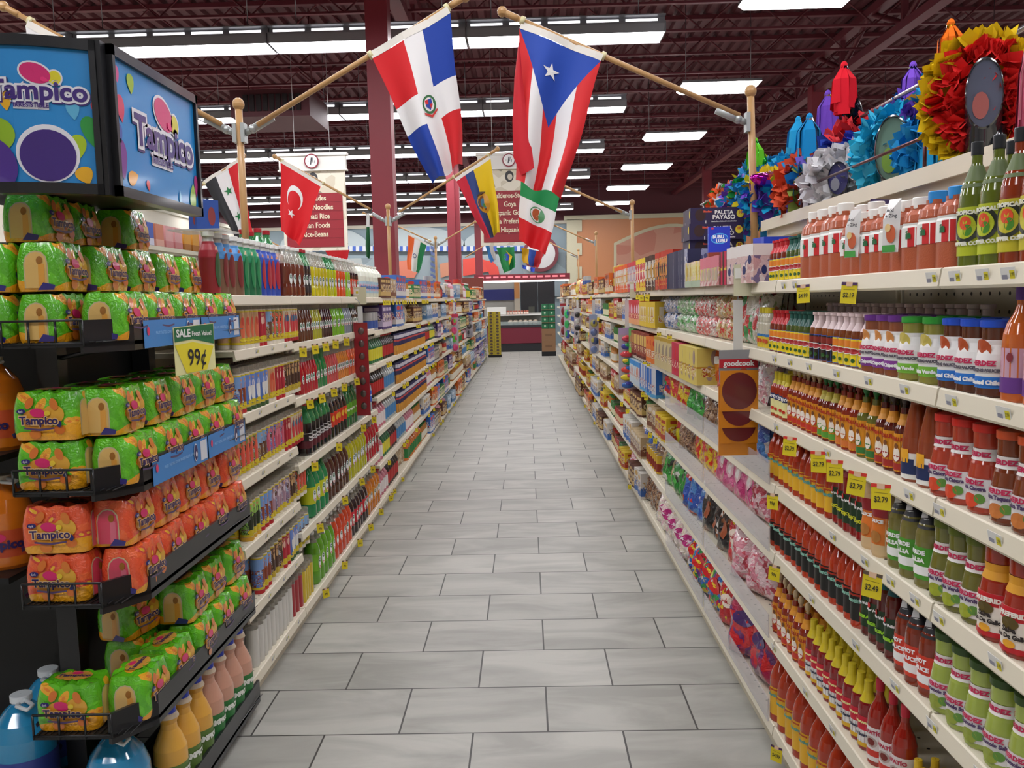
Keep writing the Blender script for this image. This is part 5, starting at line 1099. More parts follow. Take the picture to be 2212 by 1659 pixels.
def flag(name, Y, staff, cloth, nu, nv, cuts, colf, over, label, amp=.03, ph=0, staff_r=.014, header=True, fold=None, wv=3.2):
    """staff: (base, tip), cloth: hoist a, hoist b, fly b, fly a - all measured in the plane of the aisle at distance Y"""
    b, t_ = at3(staff[0], Y), at3(staff[1], Y)
    root = empty(name, tuple(b)); tag(root, label, 'flag'); B0 = b
    m = MB(); m.tube([(0, 0, 0), t_-b], staff_r, WOOD, seg=10); d = (t_-b).normalized()
    m.lathe([(staff_r, 0), (staff_r*1.25, .02)], 8, WOOD) if 0 else None
    st = m.build('staff', root)
    m = MB(); tp = t_-b; m.tube([tp-d*.05, tp-d*.02, tp, tp+d*.04, tp+d*.055], staff_r*1.25, WOOD, seg=10); m.sphere(tp+d*.04, staff_r*2, staff_r*2, staff_r*2, WOOD, 10, 6); m.build('finial', root)
    C4 = [at3(p, Y)-b for p in cloth]
    bm = bmesh.new(); vs = [[bm.verts.new((i/nu, j/nv, 0)) for j in range(nv+1)] for i in range(nu+1)]
    for i in range(nu):
        for j in range(nv): bm.faces.new((vs[i][j], vs[i+1][j], vs[i+1][j+1], vs[i][j+1]))
    for (px, py, nx, ny) in cuts:
        bmesh.ops.bisect_plane(bm, geom=bm.verts[:]+bm.edges[:]+bm.faces[:], plane_co=(px, py, 0), plane_no=(nx, ny, 0), dist=1e-5)
    def P3(u, v, o=0):
        p = (C4[0]*(1-u)+C4[1]*u)*(1-v)+(C4[3]*(1-u)+C4[2]*u)*v
        yy = amp*(.25+v)*sin(wv*2*PI*u*.5+ph+1.5*v)+amp*.5*v*sin(5*u+4*v+ph*2)-.02
        if fold and u > fold: yy += (u-fold)*.5*v
        return (p.x+.012*v*sin(7*v+3*u+ph), p.y+yy+o, p.z+.008*sin(3*PI*u+ph)*v)
    mats = []; mm = MB()
    vv = [P3(v.co.x, v.co.y) for v in bm.verts]; bm.verts.index_update()
    groups = {}
    for f in bm.faces:
        c = f.calc_center_median(); groups.setdefault(colf(c.x, c.y), []).append(tuple(v.index for v in f.verts))
    me_v = vv; idx = 0; mm.v = list(vv)
    for c, fs in groups.items():
        k = mm.mi(mat(c, .55, spec=.3))
        for f in fs: mm.f.append(f); mm.m.append(k); mm.sm.append(True)
    bm.free(); cl = mm.build('cloth', root)
    if over:
        m = MB()
        for sh, c, k in over:
            for s in (-1, 1): m.add([P3(u, v, s*(.003+.0012*k)) for u, v in sh[0]], sh[1], mat(c, .5))
        m.build('emblem', cl)
    if header:
        m = MB(); n = 12; up = Vector((0, 0, 1))
        off = (C4[1]-C4[0]).cross(Vector((0, 1, 0))).normalized(); off = off if off.z > 0 else -off
        hh = .05*(C4[1]-C4[0]).length/.5*.8
        vs = [Vector(P3(i/n, 0, -.002)) for i in range(n+1)]+[Vector(P3(i/n, 0, -.002))+off*min(hh, .05) for i in range(n+1)]
        m.add(vs, [(i, i+1, n+2+i, n+1+i) for i in range(n)], mat('e2ddd4', .6)); m.build('header_band', cl)
        for e in (0, 1):
            m = MB(); q = C4[e]; t0 = max(0, min(1, (q).dot(tp)/tp.length_squared)); on = tp*t0; m.tube([on-d*.012, on+d*.012], staff_r*1.6, mat('d8cfa0', .4), seg=10); m.tube([on, q+off*.03], .003, mat('d8d8d8', .3, .6), seg=5); m.build('clip', root)
    return root
post(-1.50, 4.63, 1.8, 2.80, [(1, .48, .87), (-1, .50, .87)], 'wooden flag post with two staffs standing on the candle bay')
post(-1.50, 9.55, 1.8, 2.79, [(1, .52, .85), (-1, .55, .85)], 'wooden flag post just past the first dark red pillar')
post(-1.50, 14.5, 1.8, 2.80, [(1, .5, .9), (-1, .5, .9)], 'wooden flag post in the middle of the soda side, between the pillars')
post(1.235, 4.66, 1.86, 2.80, [(-1, .42, .80)], 'wooden flag post on the candy side behind the lollipop cartons', lean=-.03)
post(1.22, 9.85, 1.8, 2.80, [(-1, .42, .88)], 'wooden flag post on the candy side in front of the orange wall')
post(1.22, 14.9, 1.8, 2.84, [(-1, .42, .9)], 'small wooden flag post farther along the candy side')
post(1.22, 19.9, 1.8, 2.84, [(-1, .42, .9)], 'farthest wooden flag post on the candy side')
def emblem_dr():
    o = []
    o.append((ellipse(.10, .065, 20, .52, .50), '2f6a3c', 0)); o.append((ellipse(.075, .048, 20, .52, .50), 'ebe9e6', 1))
    o.append(([(.47, .465), (.57, .465), (.57, .51), (.52, .54), (.47, .51)], [(0, 1, 2, 3, 4)])+('2a3f9c', 2)) if 0 else o.append((([(.47, .465), (.57, .465), (.57, .51), (.52, .54), (.47, .51)], [(0, 1, 2, 3, 4)]), '2a3f9c', 2))
    o.append((([(.47, .465), (.515, .465), (.515, .495), (.47, .495)], [(0, 1, 2, 3)]), 'c8202c', 3)); o.append((([(.53, .50), (.57, .50), (.565, .515), (.53, .53)], [(0, 1, 2, 3)]), 'c8202c', 3))
    o.append((([(.42, .545), (.52, .575), (.62, .545), (.62, .56), (.52, .592), (.42, .56)], [(0, 1, 4, 5), (1, 2, 3, 4)]), 'c8302c', 3))
    return o
flag('national_flag', 4.6, ((556, 270), (990, 2)), ((806, 128), (974, 32), (1001, 350), (930, 398)), 24, 30, [(.40, 0, 1, 0), (.64, 0, 1, 0), (0, .40, 0, 1), (0, .62, 0, 1)],
     lambda u, v: 'e6e4e4' if .40 < u < .64 or .40 < v < .62 else ('d01f26' if (u < .5) == (v < .5) else '1d3f9e'), emblem_dr(), 'large red white and blue quartered flag with white cross and small crest', amp=.035, ph=.4, fold=.75)
st = star(.115); st = ([(.44+x*1.0, .20+y*-.50) for x, y in st[0]], st[1])
flag('national_flag', 4.65, ((1598, 250), (1100, 32)), ((1122, 62), (1297, 135), (1216, 427), (1110, 392)), 28, 34,
     [(.2, 0, 1, 0), (.4, 0, 1, 0), (.6, 0, 1, 0), (.8, 0, 1, 0), (0, 0, .56, -.5*1.0), (1, 0, .56, .5*1.0)],
     lambda u, v: '2348a8' if v < .56*min(u, 1-u)*2 else ('d42a2e' if int(min(u, .999)*5) % 2 == 0 else 'e6e4e4'), [(st, 'ecebea', 1)], 'large red and white striped flag with blue triangle and white star', amp=.045, ph=1.4)
_b = at(1598, 250, Y=4.65); _m = MB(); _l = [(1120, 92), (1111, 170), (1107, 260), (1109, 340), (1126, 379)]; _q = [(1122, 92), (1129, 170), (1139, 260), (1150, 330), (1154, 363)]
_v = []
for a_, b_ in zip(_l, _q):
    for t_ in (0, .25, .5, .75, 1):
        p_ = at(a_[0]*(1-t_)+b_[0]*t_, a_[1]*(1-t_)+b_[1]*t_, Y=4.60-.02*sin(PI*t_))-_b; _v.append(tuple(p_))
_m.add(_v, [(i*5+j, i*5+j+1, (i+1)*5+j+1, (i+1)*5+j) for i in range(4) for j in range(4)], mat('c82430', .55, spec=.3), True)
_o = _m.build('cloth_fold'); _o.parent = [o for o in bpy.data.objects if o.name.startswith('national_flag') and o.parent is None][-1]
flag('national_flag', 4.6, ((478, 268), (22, 22)), ((60, 60), (230, 150), (200, 330), (90, 340)), 8, 8, [], lambda u, v: 'e2e0e0', [], 'white flag mostly hidden behind the blue lightbox sign', amp=.02)
flag('national_flag', 9.6, ((430, 405), (520, 341)), ((443, 398), (519, 350), (547, 506), (508, 516)), 18, 20, [(.333, 0, 1, 0), (.667, 0, 1, 0)],
     lambda u, v: '2c2c30' if u < .333 else ('e6e4e4' if u < .667 else 'd0202a'), [((lambda s: ([(.5+x, .28-y*.6) for x, y in s[0]], s[1]))(star(.12)), '1a7a40', 1), ((lambda s: ([(.5+x, .68-y*.6) for x, y in s[0]], s[1]))(star(.13)), '1a7a40', 1)], 'black white and red flag with two green stars beside the lightbox sign', amp=.05, ph=2)
def crescent(cu, cv, ru, rv):
    vs = []; n = 18
    for i in range(n+1):
        a = .55+(2*PI-1.1)*i/n; vs.append((cu+ru*cos(a), cv+rv*sin(a)))
    for i in range(n+1):
        a = .55+(2*PI-1.1)*i/n; t = sin(PI*i/n)**.7; vs.append((cu+ru*cos(a)*(1-.27*t)+ru*.16*t, cv+rv*sin(a)*(1-.27*t)))
    return vs, [(i, i+1, n+2+i, n+1+i) for i in range(n)]
cr = crescent(.45, .38, .27, .17); cr = ([(.45+(v-.38)*-1.35, .38+(u-.45)*.66) for u, v in cr[0]], cr[1])
flag('national_flag', 9.5, ((800, 452), (600, 342)), ((607, 352), (694, 404), (651, 531), (606, 499)), 18, 22, [], lambda u, v: 'd81f28', [(cr, 'ecebea', 1), ((lambda s: ([(.42+x, .63+y*.6) for x, y in s[0]], s[1]))(star(.11, rot=1.2)), 'ecebea', 1)], 'red flag with white crescent and star in front of the hanging aisle sign', amp=.03, ph=.3)
flag('national_flag', 9.6, ((862, 458), (1068, 326)), ((986, 392), (1060, 344), (1083, 502), (1049, 518)), 20, 24, [(.26, 0, 1, 0), (.5, 0, 1, 0)],
     lambda u, v: 'c8283c' if u < .26 else ('2a3f78' if u < .5 else 'e0bc18'), [(ellipse(.20, .14, 20, .52, .50), 'c8902a', 0), (ellipse(.15, .105, 20, .52, .50), '7a4a2c', 1), (ellipse(.10, .075, 18, .52, .50), '3a78a8', 2), (ellipse(.05, .03, 12, .52, .53), '4a8a4a', 3), ((([(.36, .37), (.52, .33), (.68, .37), (.52, .38)], [(0, 1, 2, 3)])), '4a3020', 3)],
     'yellow blue and red striped flag with oval crest between the two big flags', amp=.05, ph=.9)
flag('national_flag', 9.8, ((1344, 458), (1130, 362)), ((1126, 372), (1212, 412), (1180, 550), (1119, 520)), 18, 24, [(0, .34, 0, 1), (0, .66, 0, 1)],
     lambda u, v: '1f8a4c' if v < .34 else ('e8e6e6' if v < .66 else 'd8222a'), [(ellipse(.21, .115, 22, .52, .50), '5a9a6a', 0), (ellipse(.18, .10, 22, .52, .50), 'e8e6e6', 1), (ellipse(.12, .085, 18, .50, .50), 'b8582c', 2), (ellipse(.05, .03, 12, .56, .52), '8a9a6a', 3)], 'green white and red flag with round crest below the starred flag', amp=.04, ph=1)
flag('national_flag', 14.4, ((932, 522), (840, 480)), ((882, 508), (922, 530), (906, 590), (879, 582)), 12, 12, [(.34, 0, 1, 0), (.67, 0, 1, 0)],
     lambda u, v: 'e0642c' if u < .34 else ('e6e4e4' if u < .67 else '1f7a48'), [(ellipse(.10, .07, 16, .5, .5), '2a3878', 0), (ellipse(.07, .05, 16, .5, .5), 'e6e4e4', 1)], 'small orange white and green flag with blue wheel', amp=.04, staff_r=.012)
flag('national_flag', 14.5, ((952, 524), (1022, 482)), ((1048, 530), (1064, 524), (1072, 560), (1060, 568)), 6, 8, [(.5, 0, 1, 0)], lambda u, v: '3a80c8' if u < .5 else 'dcdcdc', [], 'small pale blue and white flag under the hanging aisle sign', amp=.03, staff_r=.012, header=False)
flag('national_flag', 19.5, ((1005, 556), (1050, 528)), ((1072, 535), (1111, 533), (1113, 578), (1089, 590)), 12, 12, [], lambda u, v: '1f7a40', [(([(.15, .45), (.5, .15), (.85, .45), (.5, .8)], [(0, 1, 2, 3)]), 'e0b81c', 0), (ellipse(.2, .15, 14, .5, .42), '2848a8', 1)], 'small green flag with yellow diamond and blue disc', amp=.05, staff_r=.012, header=False)
flag('national_flag', 14.8, ((1272, 520), (1196, 486)), ((1126, 535), (1176, 545), (1162, 580), (1130, 568)), 12, 10, [(.33, 0, 1, 0), (.66, 0, 1, 0)], lambda u, v: 'd8a818' if u < .33 else ('3458b8' if u < .66 else 'c83038'), [], 'small yellow blue and red flag below the green white and red one', amp=.05, staff_r=.012, header=False)
flag('national_flag', 19.8, ((1246, 553), (1188, 524)), ((1128, 572), (1156, 579), (1153, 589), (1130, 581)), 9, 4, [(.33, 0, 1, 0), (.66, 0, 1, 0)], lambda u, v: '2848b8' if u < .33 or u > .66 else 'e6e6e6', [], 'tiny blue and white flag, lowest over the aisle', amp=.02, staff_r=.012, header=False)
flag('national_flag', 14.3, ((830, 478), (790, 462)), ((792, 462), (799, 460), (800, 560), (790, 555)), 6, 8, [(0, .3, 0, 1)], lambda u, v: 'dcdcdc' if v < .3 else '1c5a34', [], 'narrow dark green and white flag beside the first pillar', amp=.02, staff_r=.012, header=False)
flag('national_flag', 14.2, ((620, 540), (560, 510)), ((702, 540), (756, 540), (750, 563), (716, 566)), 8, 6, [], lambda u, v: 'd0202a', [], 'red flag tip showing under the hanging aisle sign', amp=.03, staff_r=.012, header=False)
flag('national_flag', 9.6, ((400, 452), (452, 470)), ((440, 458), (462, 462), (478, 505), (430, 505)), 8, 8, [(0, .55, 0, 1)], lambda u, v: '2a50c8' if v < .55 else 'e0d020', [], 'blue over yellow flag half hidden behind the striped one with green stars', amp=.03, staff_r=.012, header=False)
# ================================================================ hanging aisle signs
def aisle_sign(x0, x1, Y, zt, zb, lines, label, logo=True, vis0=0):
    w_ = x1-x0; t = empty('hanging_aisle_sign', ((x0+x1)/2, Y, zb)); tag(t, label, 'sign'); h = zt-zb; hw = w_/2
    hd = h*.16
    m = MB(); m.box(-hw*1.04, hw*1.04, -.05, .05, h-hd, h-.03, mat('e4e2dc', .5)); m.box(-hw*1.1, hw*1.1, -.07, .07, h-.03, h+.01, mat('eceae4', .5)); m.box(-hw*1.08, hw*1.08, -.06, .06, h-hd-.02, h-hd, mat('eceae4', .5)); m.build('header_board', t)
    m = MB(); m.lathe([(.001, -.008), (.105, -.008), (.105, .0), (.001, 0)], 28, mat('8a2236', .4)); m.lathe([(.001, .003), (.088, .003)], 28, mat('efedec', .4)); 
    for sh in (poly([(-.02, -.05), (-.005, -.05), (.012, .05), (-.006, .05)]), poly([(.008, -.02), (.016, -.02), (.03, .05), (.02, .05)]), poly([(.04, -.035), (.046, -.035), (.05, .01), (.043, .01)]), ellipse(.006, .005, 8, -.045, 0)): m.shape(sh, lambda x, y: (x, y, .006), mat('33303a', .5))
    m.v = [(x, -.075-z, y+h-hd*.5) for x, y, z in m.v]; m.build('round_badge', t)
    pm = blobmat('parchment', [('e2dccb', 6), ('cfc7b2', 3), ('8f8878', 1)], scale=9, coat=0, bump=0, rough=.7)
    m = MB(); m.box(-hw, hw, -.02, .02, 0, h-hd-.02, pm); m.build('parchment_panel', t)
    rh = h*.56
    m = MB(); m.box(-hw*.9, hw*.9, -.028, -.021, .05, .05+rh, mat('93242f', .5)); 
    n = len(lines)+1
    for i in range(1, n): m.box(-hw*.9, hw*.9, -.030, -.028, .05+rh*i/n-.002, .05+rh*i/n+.002, mat('6a1a24', .5))
    rb = m.build('red_board', t)
    m = MB()
    for i, s in enumerate(lines): m.shape(glyphs(s, rh/n*.82, .002), lambda x, y: (x*.82, -.033, .05+rh*(n-1-i+.42)/n*1.0+y+rh/n*.0), mat('e8dcc0', .5))
    m.build('lettering', rb)
    m = MB(); m.shape(ellipse(.07, .09, 18, 0, h-hd-.13), lambda x, y: (x-.0, -.024, y), mat('3a3a3c', .6)); m.shape(ellipse(.04, .05, 14, .01, h-hd-.14), lambda x, y: (x, -.026, y), mat('c8c0b0', .6)); m.build('engraved_drawing', t)
    for s in (-1, 1): MB().tube([(s*hw*.55, 0, h), (s*hw*.55, 0, 5.7-zb)], .004, mat('c8c8c8', .4), seg=5).build('hanging_cord', t)
    return t
a = at(603, 335, Y=12.6); b = at(752, 540, Y=12.6)
aisle_sign(a.x+.02, b.x, 12.6, a.z-.0, b.z, ['Marinades', 'Rice & Noodles', 'Basmati Rice', 'Indian Foods', 'Rice-Beans'], 'hanging aisle sign with dark red board listing noodles, rice and beans')
a = at(1034, 333, Y=14); b = at(1168, 528, Y=14)
aisle_sign(a.x, b.x, 14, a.z, b.z, ['Calderos-Stock', 'Goya', 'Hispanic Goods', 'La Preferida', 'Hispanic'], 'hanging aisle sign with dark red board half hidden between the striped flags')
# ================================================================ pinata shelf, rails and pinatas
t = empty('pinata_shelf', (1.25, -.6, 2.09)); tag(t, 'long cream top shelf carrying the pinatas above the sauces', 'shelf')
MB().box(0, .70, 0, 5.17, .0, .02, SHELF).build('shelf_board', t); MB().box(-.012, 0, 0, 5.17, -.008, .045, SHELF).build('front_lip', t)
MB().box(.02, .06, 0, 5.17, -.05, -.0, SHELF).build('support_rail', t)
CHR = mat('a8a4a8', .25, .9)
t = empty('guard_rail', (1.50, 0, 2.11)); tag(t, 'long chrome guard rail above the pinata shelf', 'rail')
MB().tube([(0, 7.4, .41), (0, .4, .42)], .009, CHR, seg=8).build('top_bar', t)
for y in (7.3, 5.95, 4.5, 2.95, 1.5): MB().tube([(0, y, -.24 if y > 4.6 else .02), (0, y, .41)], .008, CHR, seg=6).build('post', t)
t = empty('lower_guard_rail', (1.262, 0, 2.11)); tag(t, 'thin brownish guard rail running in front of the pinatas', 'rail')
MB().tube([(0, 4.0, .12), (0, 2.75, .125)], .006, mat('6a4a4c', .3, .7), seg=8).build('bar', t)
for y in (3.98, 2.77): MB().tube([(0, y, .02), (0, y, .12)], .006, mat('5a2a30', .4, .4), seg=6).build('post', t)
rt = random.Random(5)
def tissue(mb, c, rx, ry, rz, cf, n, sz=.034, flat_=False):
    for i in range(n):
        z = rt.uniform(-1, 1); a = rt.uniform(0, 2*PI); q = math.sqrt(1-z*z); d = Vector((q*cos(a), q*sin(a), z))
        p = Vector((c[0]+d.x*rx, c[1]+d.y*ry, c[2]+d.z*rz)); nrm = Vector((d.x/rx, d.y/ry, d.z/rz)).normalized()
        u = nrm.cross(Vector((rt.uniform(-1, 1), rt.uniform(-1, 1), rt.uniform(-1, 1)))).normalized(); v = (nrm*.9+nrm.cross(u)*rt.uniform(-.9, .9)).normalized(); w_ = u; s_ = sz*rt.uniform(.7, 1.3)
        mb.add([p-w_*s_*.5, p+w_*s_*.5, p+w_*s_*.55+v*s_*.6, p+v*s_*1.15+w_*rt.uniform(-.3, .3)*s_, p-w_*s_*.55+v*s_*.6], [(0, 1, 2, 3, 4)], mat(cf(d), .8, spec=.1))
def tassel(par, p, L, c, n=34, sp=.55, name='tassel'):
    mb = MB(); p = Vector(p)
    for i in range(n):
        a = rt.uniform(0, 2*PI); r_ = rt.uniform(.2, 1)*sp*L*.5; w_ = rt.uniform(.012, .024); e = p+Vector((cos(a)*r_, sin(a)*r_, -L*rt.uniform(.8, 1.1))); m_ = p+Vector((cos(a)*r_*.9, sin(a)*r_*.9, -L*.35)); u = Vector((-sin(a), cos(a), 0))
        mb.add([p-u*.004, p+u*.004, m_+u*w_*.7, e+u*w_, e-u*w_, m_-u*w_*.7], [(0, 1, 2, 5), (5, 2, 3, 4)], mat(c, .8, spec=.1))
    mb.sphere(p-Vector((0, 0, .012)), .013, .013, .02, mat(c, .8), 8, 5)
    return mb.build(name, par)
def foil(par, b, t_, r_, c):
    mb = MB(); b, t_ = Vector(b), Vector(t_); mb.tube([b, b+(t_-b)*.5, t_], r_, mat(c, .15, .85), seg=12, r2=.012); return mb.build('foil_cone', par)
def pinata(px, X, zc, rx, ry, rz, cf, lab, cones=(), tass=(), n=420, win=None, sz=.034, wc='3a3a48', rz_=-.5):
    y = at(px, 400, X=X).y; r_ = empty('pinata', (X, y, 2.111), rz_); tag(r_, lab, 'pinata'); mb = MB(); r_.scale = (1.0, 1.0, 1.0) if px > 2100 else ((1.15,)*3 if px > 1920 else (1.32,)*3)
    h = zc-2.111
    mb.sphere((0, 0, h), rx*.95, ry*.95, rz*.95, mat(cf(Vector((0, 0, 1))), .8), 16, 10); tissue(mb, (0, 0, h), rx, ry, rz, cf, n, sz); mb.build('body', r_)
    if h-rz > .01:
        m = MB(); m.tube([(0, 0, 0), (0, 0, h-rz*.9)], .02, mat(cf(Vector((0, 0, -1))), .8), seg=8); m.build('foot', r_)
    for b, t_, c, tc in cones:
        foil(r_, (b[0], b[1], h+b[2]), (t_[0], t_[1], h+t_[2]), .045, c)
        if tc: tassel(r_, (t_[0], t_[1], h+t_[2]+.01), .16, tc)
    for p, L, c in tass: tassel(r_, (p[0], p[1], h+p[2]), L, c)
    if win:
        m = MB(); m.shape(ellipse(win[0], win[1], 24), lambda x, z: (-x*.85, -ry-sz*1.05, h+z), mat(wc, .12, coat=1)); m.shape(ellipse(win[0]*.45, win[1]*.4, 18, .01, -win[1]*.35), lambda x, z: (-x*.85, -ry-sz*1.05-.004, h+z), mat(win[2], .3, coat=1)); m.lathe([(win[0]*.85*1.0, 0), (win[0]*.85*1.06, .004), (win[0]*.85, .008)], 24, mat('20222a', .2, coat=1), sy=win[1]/(win[0]*.85)); k_ = len(m.v)-72; m.v[k_:] = [(x, -ry-sz*1.05-z, h+y) for x, y, z in m.v[k_:]]; m.build('picture_window', r_)
    return r_
def two_(a, b, k=.0, ax=0): return lambda d: a if d[ax] > k else b
def rnd(*cs): return lambda d: rt.choice(cs)
pinata(1572, 1.50, 2.30, .10, .10, .14, rnd('d8562a', 'd8562a', 'c8c8cc', '2a8a3a'), 'orange and silver pinata farthest along the top shelf', n=220, tass=[((.02, 0, .17), .16, 'd8562a')])
pinata(1604, 1.46, 2.28, .10, .10, .12, rnd('6a4ab8', 'd8602a', '2a9ad0'), 'small violet and orange pinata second from the far end', n=220, tass=[((0, 0, .2), .2, '8a6ad0')])
pinata(1652, 1.50, 2.31, .14, .12, .15, rnd('1f8ac8', '1f8ac8', 'e0d02a', '2a9a4a'), 'blue pinata with yellow flecks and lime green tassel', n=420, cones=[((0, -.04, .1), (-.03, -.06, .24), '3ab04a', '6ac82a')])
pinata(1686, 1.40, 2.24, .13, .17, .10, lambda d: 'e0c82a' if (d.z > .3 and d.y < 0) else rt.choice(['1f9ac8', '2a6ac8', '6a4ab8', '1f9ac8']), 'blue and yellow donkey-shaped pinata with magenta foil nose', n=480, cones=[((-.02, -.12, .05), (-.06, -.22, .06), 'b8209a', None)], tass=[((.07, -.13, .06), .16, 'e0c020')])
pinata(1728, 1.55, 2.30, .12, .12, .14, rnd('1f9ad0', '1f9ad0', '3ab0d8'), 'sky blue pinata with pale blue tassel next to the donkey-shaped one', n=360, cones=[((0, 0, .1), (0, -.05, .26), '2aa0d8', '2aa0d8')])
pinata(1762, 1.38, 2.22, .12, .08, .11, lambda d: 'd8502a' if abs(d.x) > .55 or abs(d.z) > .75 else rt.choice(['7a6ad0', '2a8ac8', '8a9a4a']), 'pinata edged in orange tissue with violet and blue middle', n=420, cones=[((0, 0, .08), (-.02, -.02, .24), 'd0d0d8', '2090d0')], win=(.045, .05, 'b08a3a'), wc='4a5a6a')
pinata(1800, 1.55, 2.28, .13, .12, .14, rnd('2a5ac8', '7a5ac8', '1f8ac8'), 'blue and purple pinata with purple tassel and gold foil cone', n=360, cones=[((0, 0, .1), (-.02, -.02, .30), 'c8a82a', '7048b8')])
pinata(1822, 1.38, 2.20, .11, .07, .10, rnd('e0dee0', 'e0dee0', 'c8c6cc'), 'white tissue pinata lying in front of the blue and purple one', n=380, win=(.035, .05, '8a8a98'), wc='3a3a70')
pinata(1862, 1.52, 2.27, .14, .13, .14, lambda d: 'd02a34' if d.z > .55 else rt.choice(['2a3aa8', '3a58c0', '2a3aa8']), 'dark blue pinata with red crown and red tassel', n=420, cones=[((-.02, 0, .1), (-.06, -.02, .33), '1a1c28', 'd82030')], tass=[((.04, -.15, .02), .15, 'cc2438')])
pinata(1936, 1.42, 2.25, .12, .10, .14, lambda d: '6ac020' if d.x > .45 else ('6a4ab0' if d.x > .2 else rt.choice(['28a8d0', '3ab8d8', '28a8d0'])), 'turquoise tissue pinata with clear window, green and purple sides', n=520, win=(.058, .10, '7aa03a'), wc='6a8a7a')
pinata(1968, 1.60, 2.34, .12, .11, .15, rnd('6a48b8', '2a78c0', '6a48b8'), 'violet pinata with big violet tassel standing high behind the turquoise one', n=300, cones=[((0, 0, .1), (.0, -.02, .25), '1a2a5a', '7a50c8'), ((.03, 0, .1), (.08, -.02, .20), 'c87a2a', '1f4a8a')])
pinata(2016, 1.42, 2.22, .09, .09, .09, rnd('2098d0', '1f88c8'), 'bright blue pinata covered by a thick long blue tassel', n=260, tass=[((0, -.05, .17), .25, '1f90d0'), ((.02, -.07, .17), .25, '2aa0dc')])
pinata(2046, 1.60, 2.38, .10, .10, .12, rnd('2088c8', 'e0a020', '2a98d0'), 'blue pinata with orange tassel and glittering gold cone', n=300, cones=[((0, 0, .1), (.0, -.02, .27), 'd0a01c', 'e8701c')])
pinata(2118, 1.36, 2.31, .135, .055, .165, lambda d: 'd82a2a' if d.y < -.45 and abs(d.x)+abs(d.z) < 1.15 else rt.choice(['e0c020', 'e0c020', 'd8b81c']), 'big red tissue pinata ringed in yellow with long oval window', n=900, win=(.055, .095, 'a85a58'), sz=.042, wc='5a6078', rz_=-.45)
pinata(2176, 1.46, 2.24, .11, .10, .12, rnd('d82a2a', 'e0c020', 'e0c020'), 'yellow and red pinata behind the pink tassel', n=300)
m_ = MB(); m_.tube([(1.34, 2.50, 2.135), (1.40, 2.62, 2.30)], .012, mat('16171c', .15, .4, coat=1), seg=12, r2=.045)
tag(m_.build('foil_streamer'), 'black glossy foil cone lying under the big red and yellow pinata', 'streamer')
r_ = empty('pink_streamer', (1.222, 2.13, 2.38)); tag(r_, 'pink tissue tassel hanging over the shelf lip at the near end', 'streamer'); tassel(r_, (0, 0, 0), .32, 'd8708c', n=26, sp=.22, name='strips'); tassel(r_, (0, .01, .01), .25, 'e8a0b0', n=14, sp=.2, name='strips')
# ================================================================ painted back wall
def wp(pts, c, nm=None, par=None, y=32.9):
    mb = MB(); v = [at(a, b, Y=y) for a, b in pts]; n = len(v); mb.add([tuple(q) for q in v]+[(q.x, y+.02, q.z) for q in v], [tuple(range(n))]+[(i, (i+1) % n, n+(i+1) % n, n+i) for i in range(n)], asmat(c)); return mb.build(nm, par) if nm else mb
MU = empty('seafood_mural', (0, 32.9, 0)); tag(MU, 'blue-grey painted seaside mural with arches and red lobster on the back wall', 'mural')
def mp(pts, c, nm, y): 
    o = wp(pts, c, nm, MU, y); o.location = (0, -32.9, 0); return o
cloudm = blobmat('mural', [('8a979c', 4), ('9aa4a6', 3), ('7b878c', 2), ('a4aaa8', 1)], scale=1.3, coat=0, bump=0, rough=.8)
mp([(700, 560), (1222, 545), (1222, 640), (700, 640)], cloudm, 'harbour_scene', 32.88)
def arcpts(cx, cy, rx, ry, n=14): return [(cx-rx*cos(PI*i/n), cy-ry*sin(PI*i/n)) for i in range(n+1)]
for cx, ry, rx in ((905, 42, 100), (1100, 42, 100), (700, 42, 95)): mp(arcpts(cx, 532, rx, ry), 'a9b4b6', 'painted_arch', 32.86)
for i in range(38):
    x = 660+i*14.5
    if x > 1200: break
    mp([(x, 532-.0), (x+7, 532), (x+7, 543), (x, 543)], '3f5fae', 'awning_stripe', 32.84)
for i in range(37):
    x = 667.2+i*14.5
    if x < 1200: mp([(x, 532), (x+7.2, 532), (x+7.2, 543), (x, 543)], 'c8ccd0', 'awning_stripe', 32.84)
mp([(1000, 560), (1030, 556), (1060, 566), (1062, 585), (1030, 592), (1000, 596)], 'd85044', 'lobster_body', 32.82); mp([(1040, 566), (1062, 562), (1076, 578), (1080, 598), (1060, 600), (1052, 580)], 'd44a40', 'lobster_claw', 32.80)
mp([(860, 565), (890, 560), (905, 580), (895, 600), (862, 600)], 'c8745c', 'painted_fish', 32.82); mp([(950, 570), (975, 565), (985, 590), (952, 600)], 'c08468', 'painted_fish', 32.82)
for i in range(7): mp([(930, 530+12*i), (942, 536+12*i), (942, 543+12*i), (930, 537+12*i)], '4c5c88', 'pole_stripe', 32.78)
OR = empty('bakery_mural', (0, 32.9, 0)); tag(OR, 'orange painted wall with cream quoins and arch beside the blue-grey mural', 'mural')
def op(pts, c, nm, y): o = wp(pts, c, nm, OR, y); o.location = (0, -32.9, 0)
op([(1224, 474), (1940, 456), (1940, 660), (1224, 660)], 'c8875c', 'orange_field', 32.86); op([(1218, 466), (1940, 448), (1940, 457), (1218, 476)], 'cdc6a8', 'cornice', 32.82)
op([(1224, 474), (1246, 474), (1246, 660), (1224, 660)], 'c9c3a6', 'quoin_strip', 32.82)
for yy in (474, 525, 576): op([(1246, yy), (1257, yy), (1257, yy+26), (1246, yy+26)], 'c9c3a6', 'quoin', 32.82)
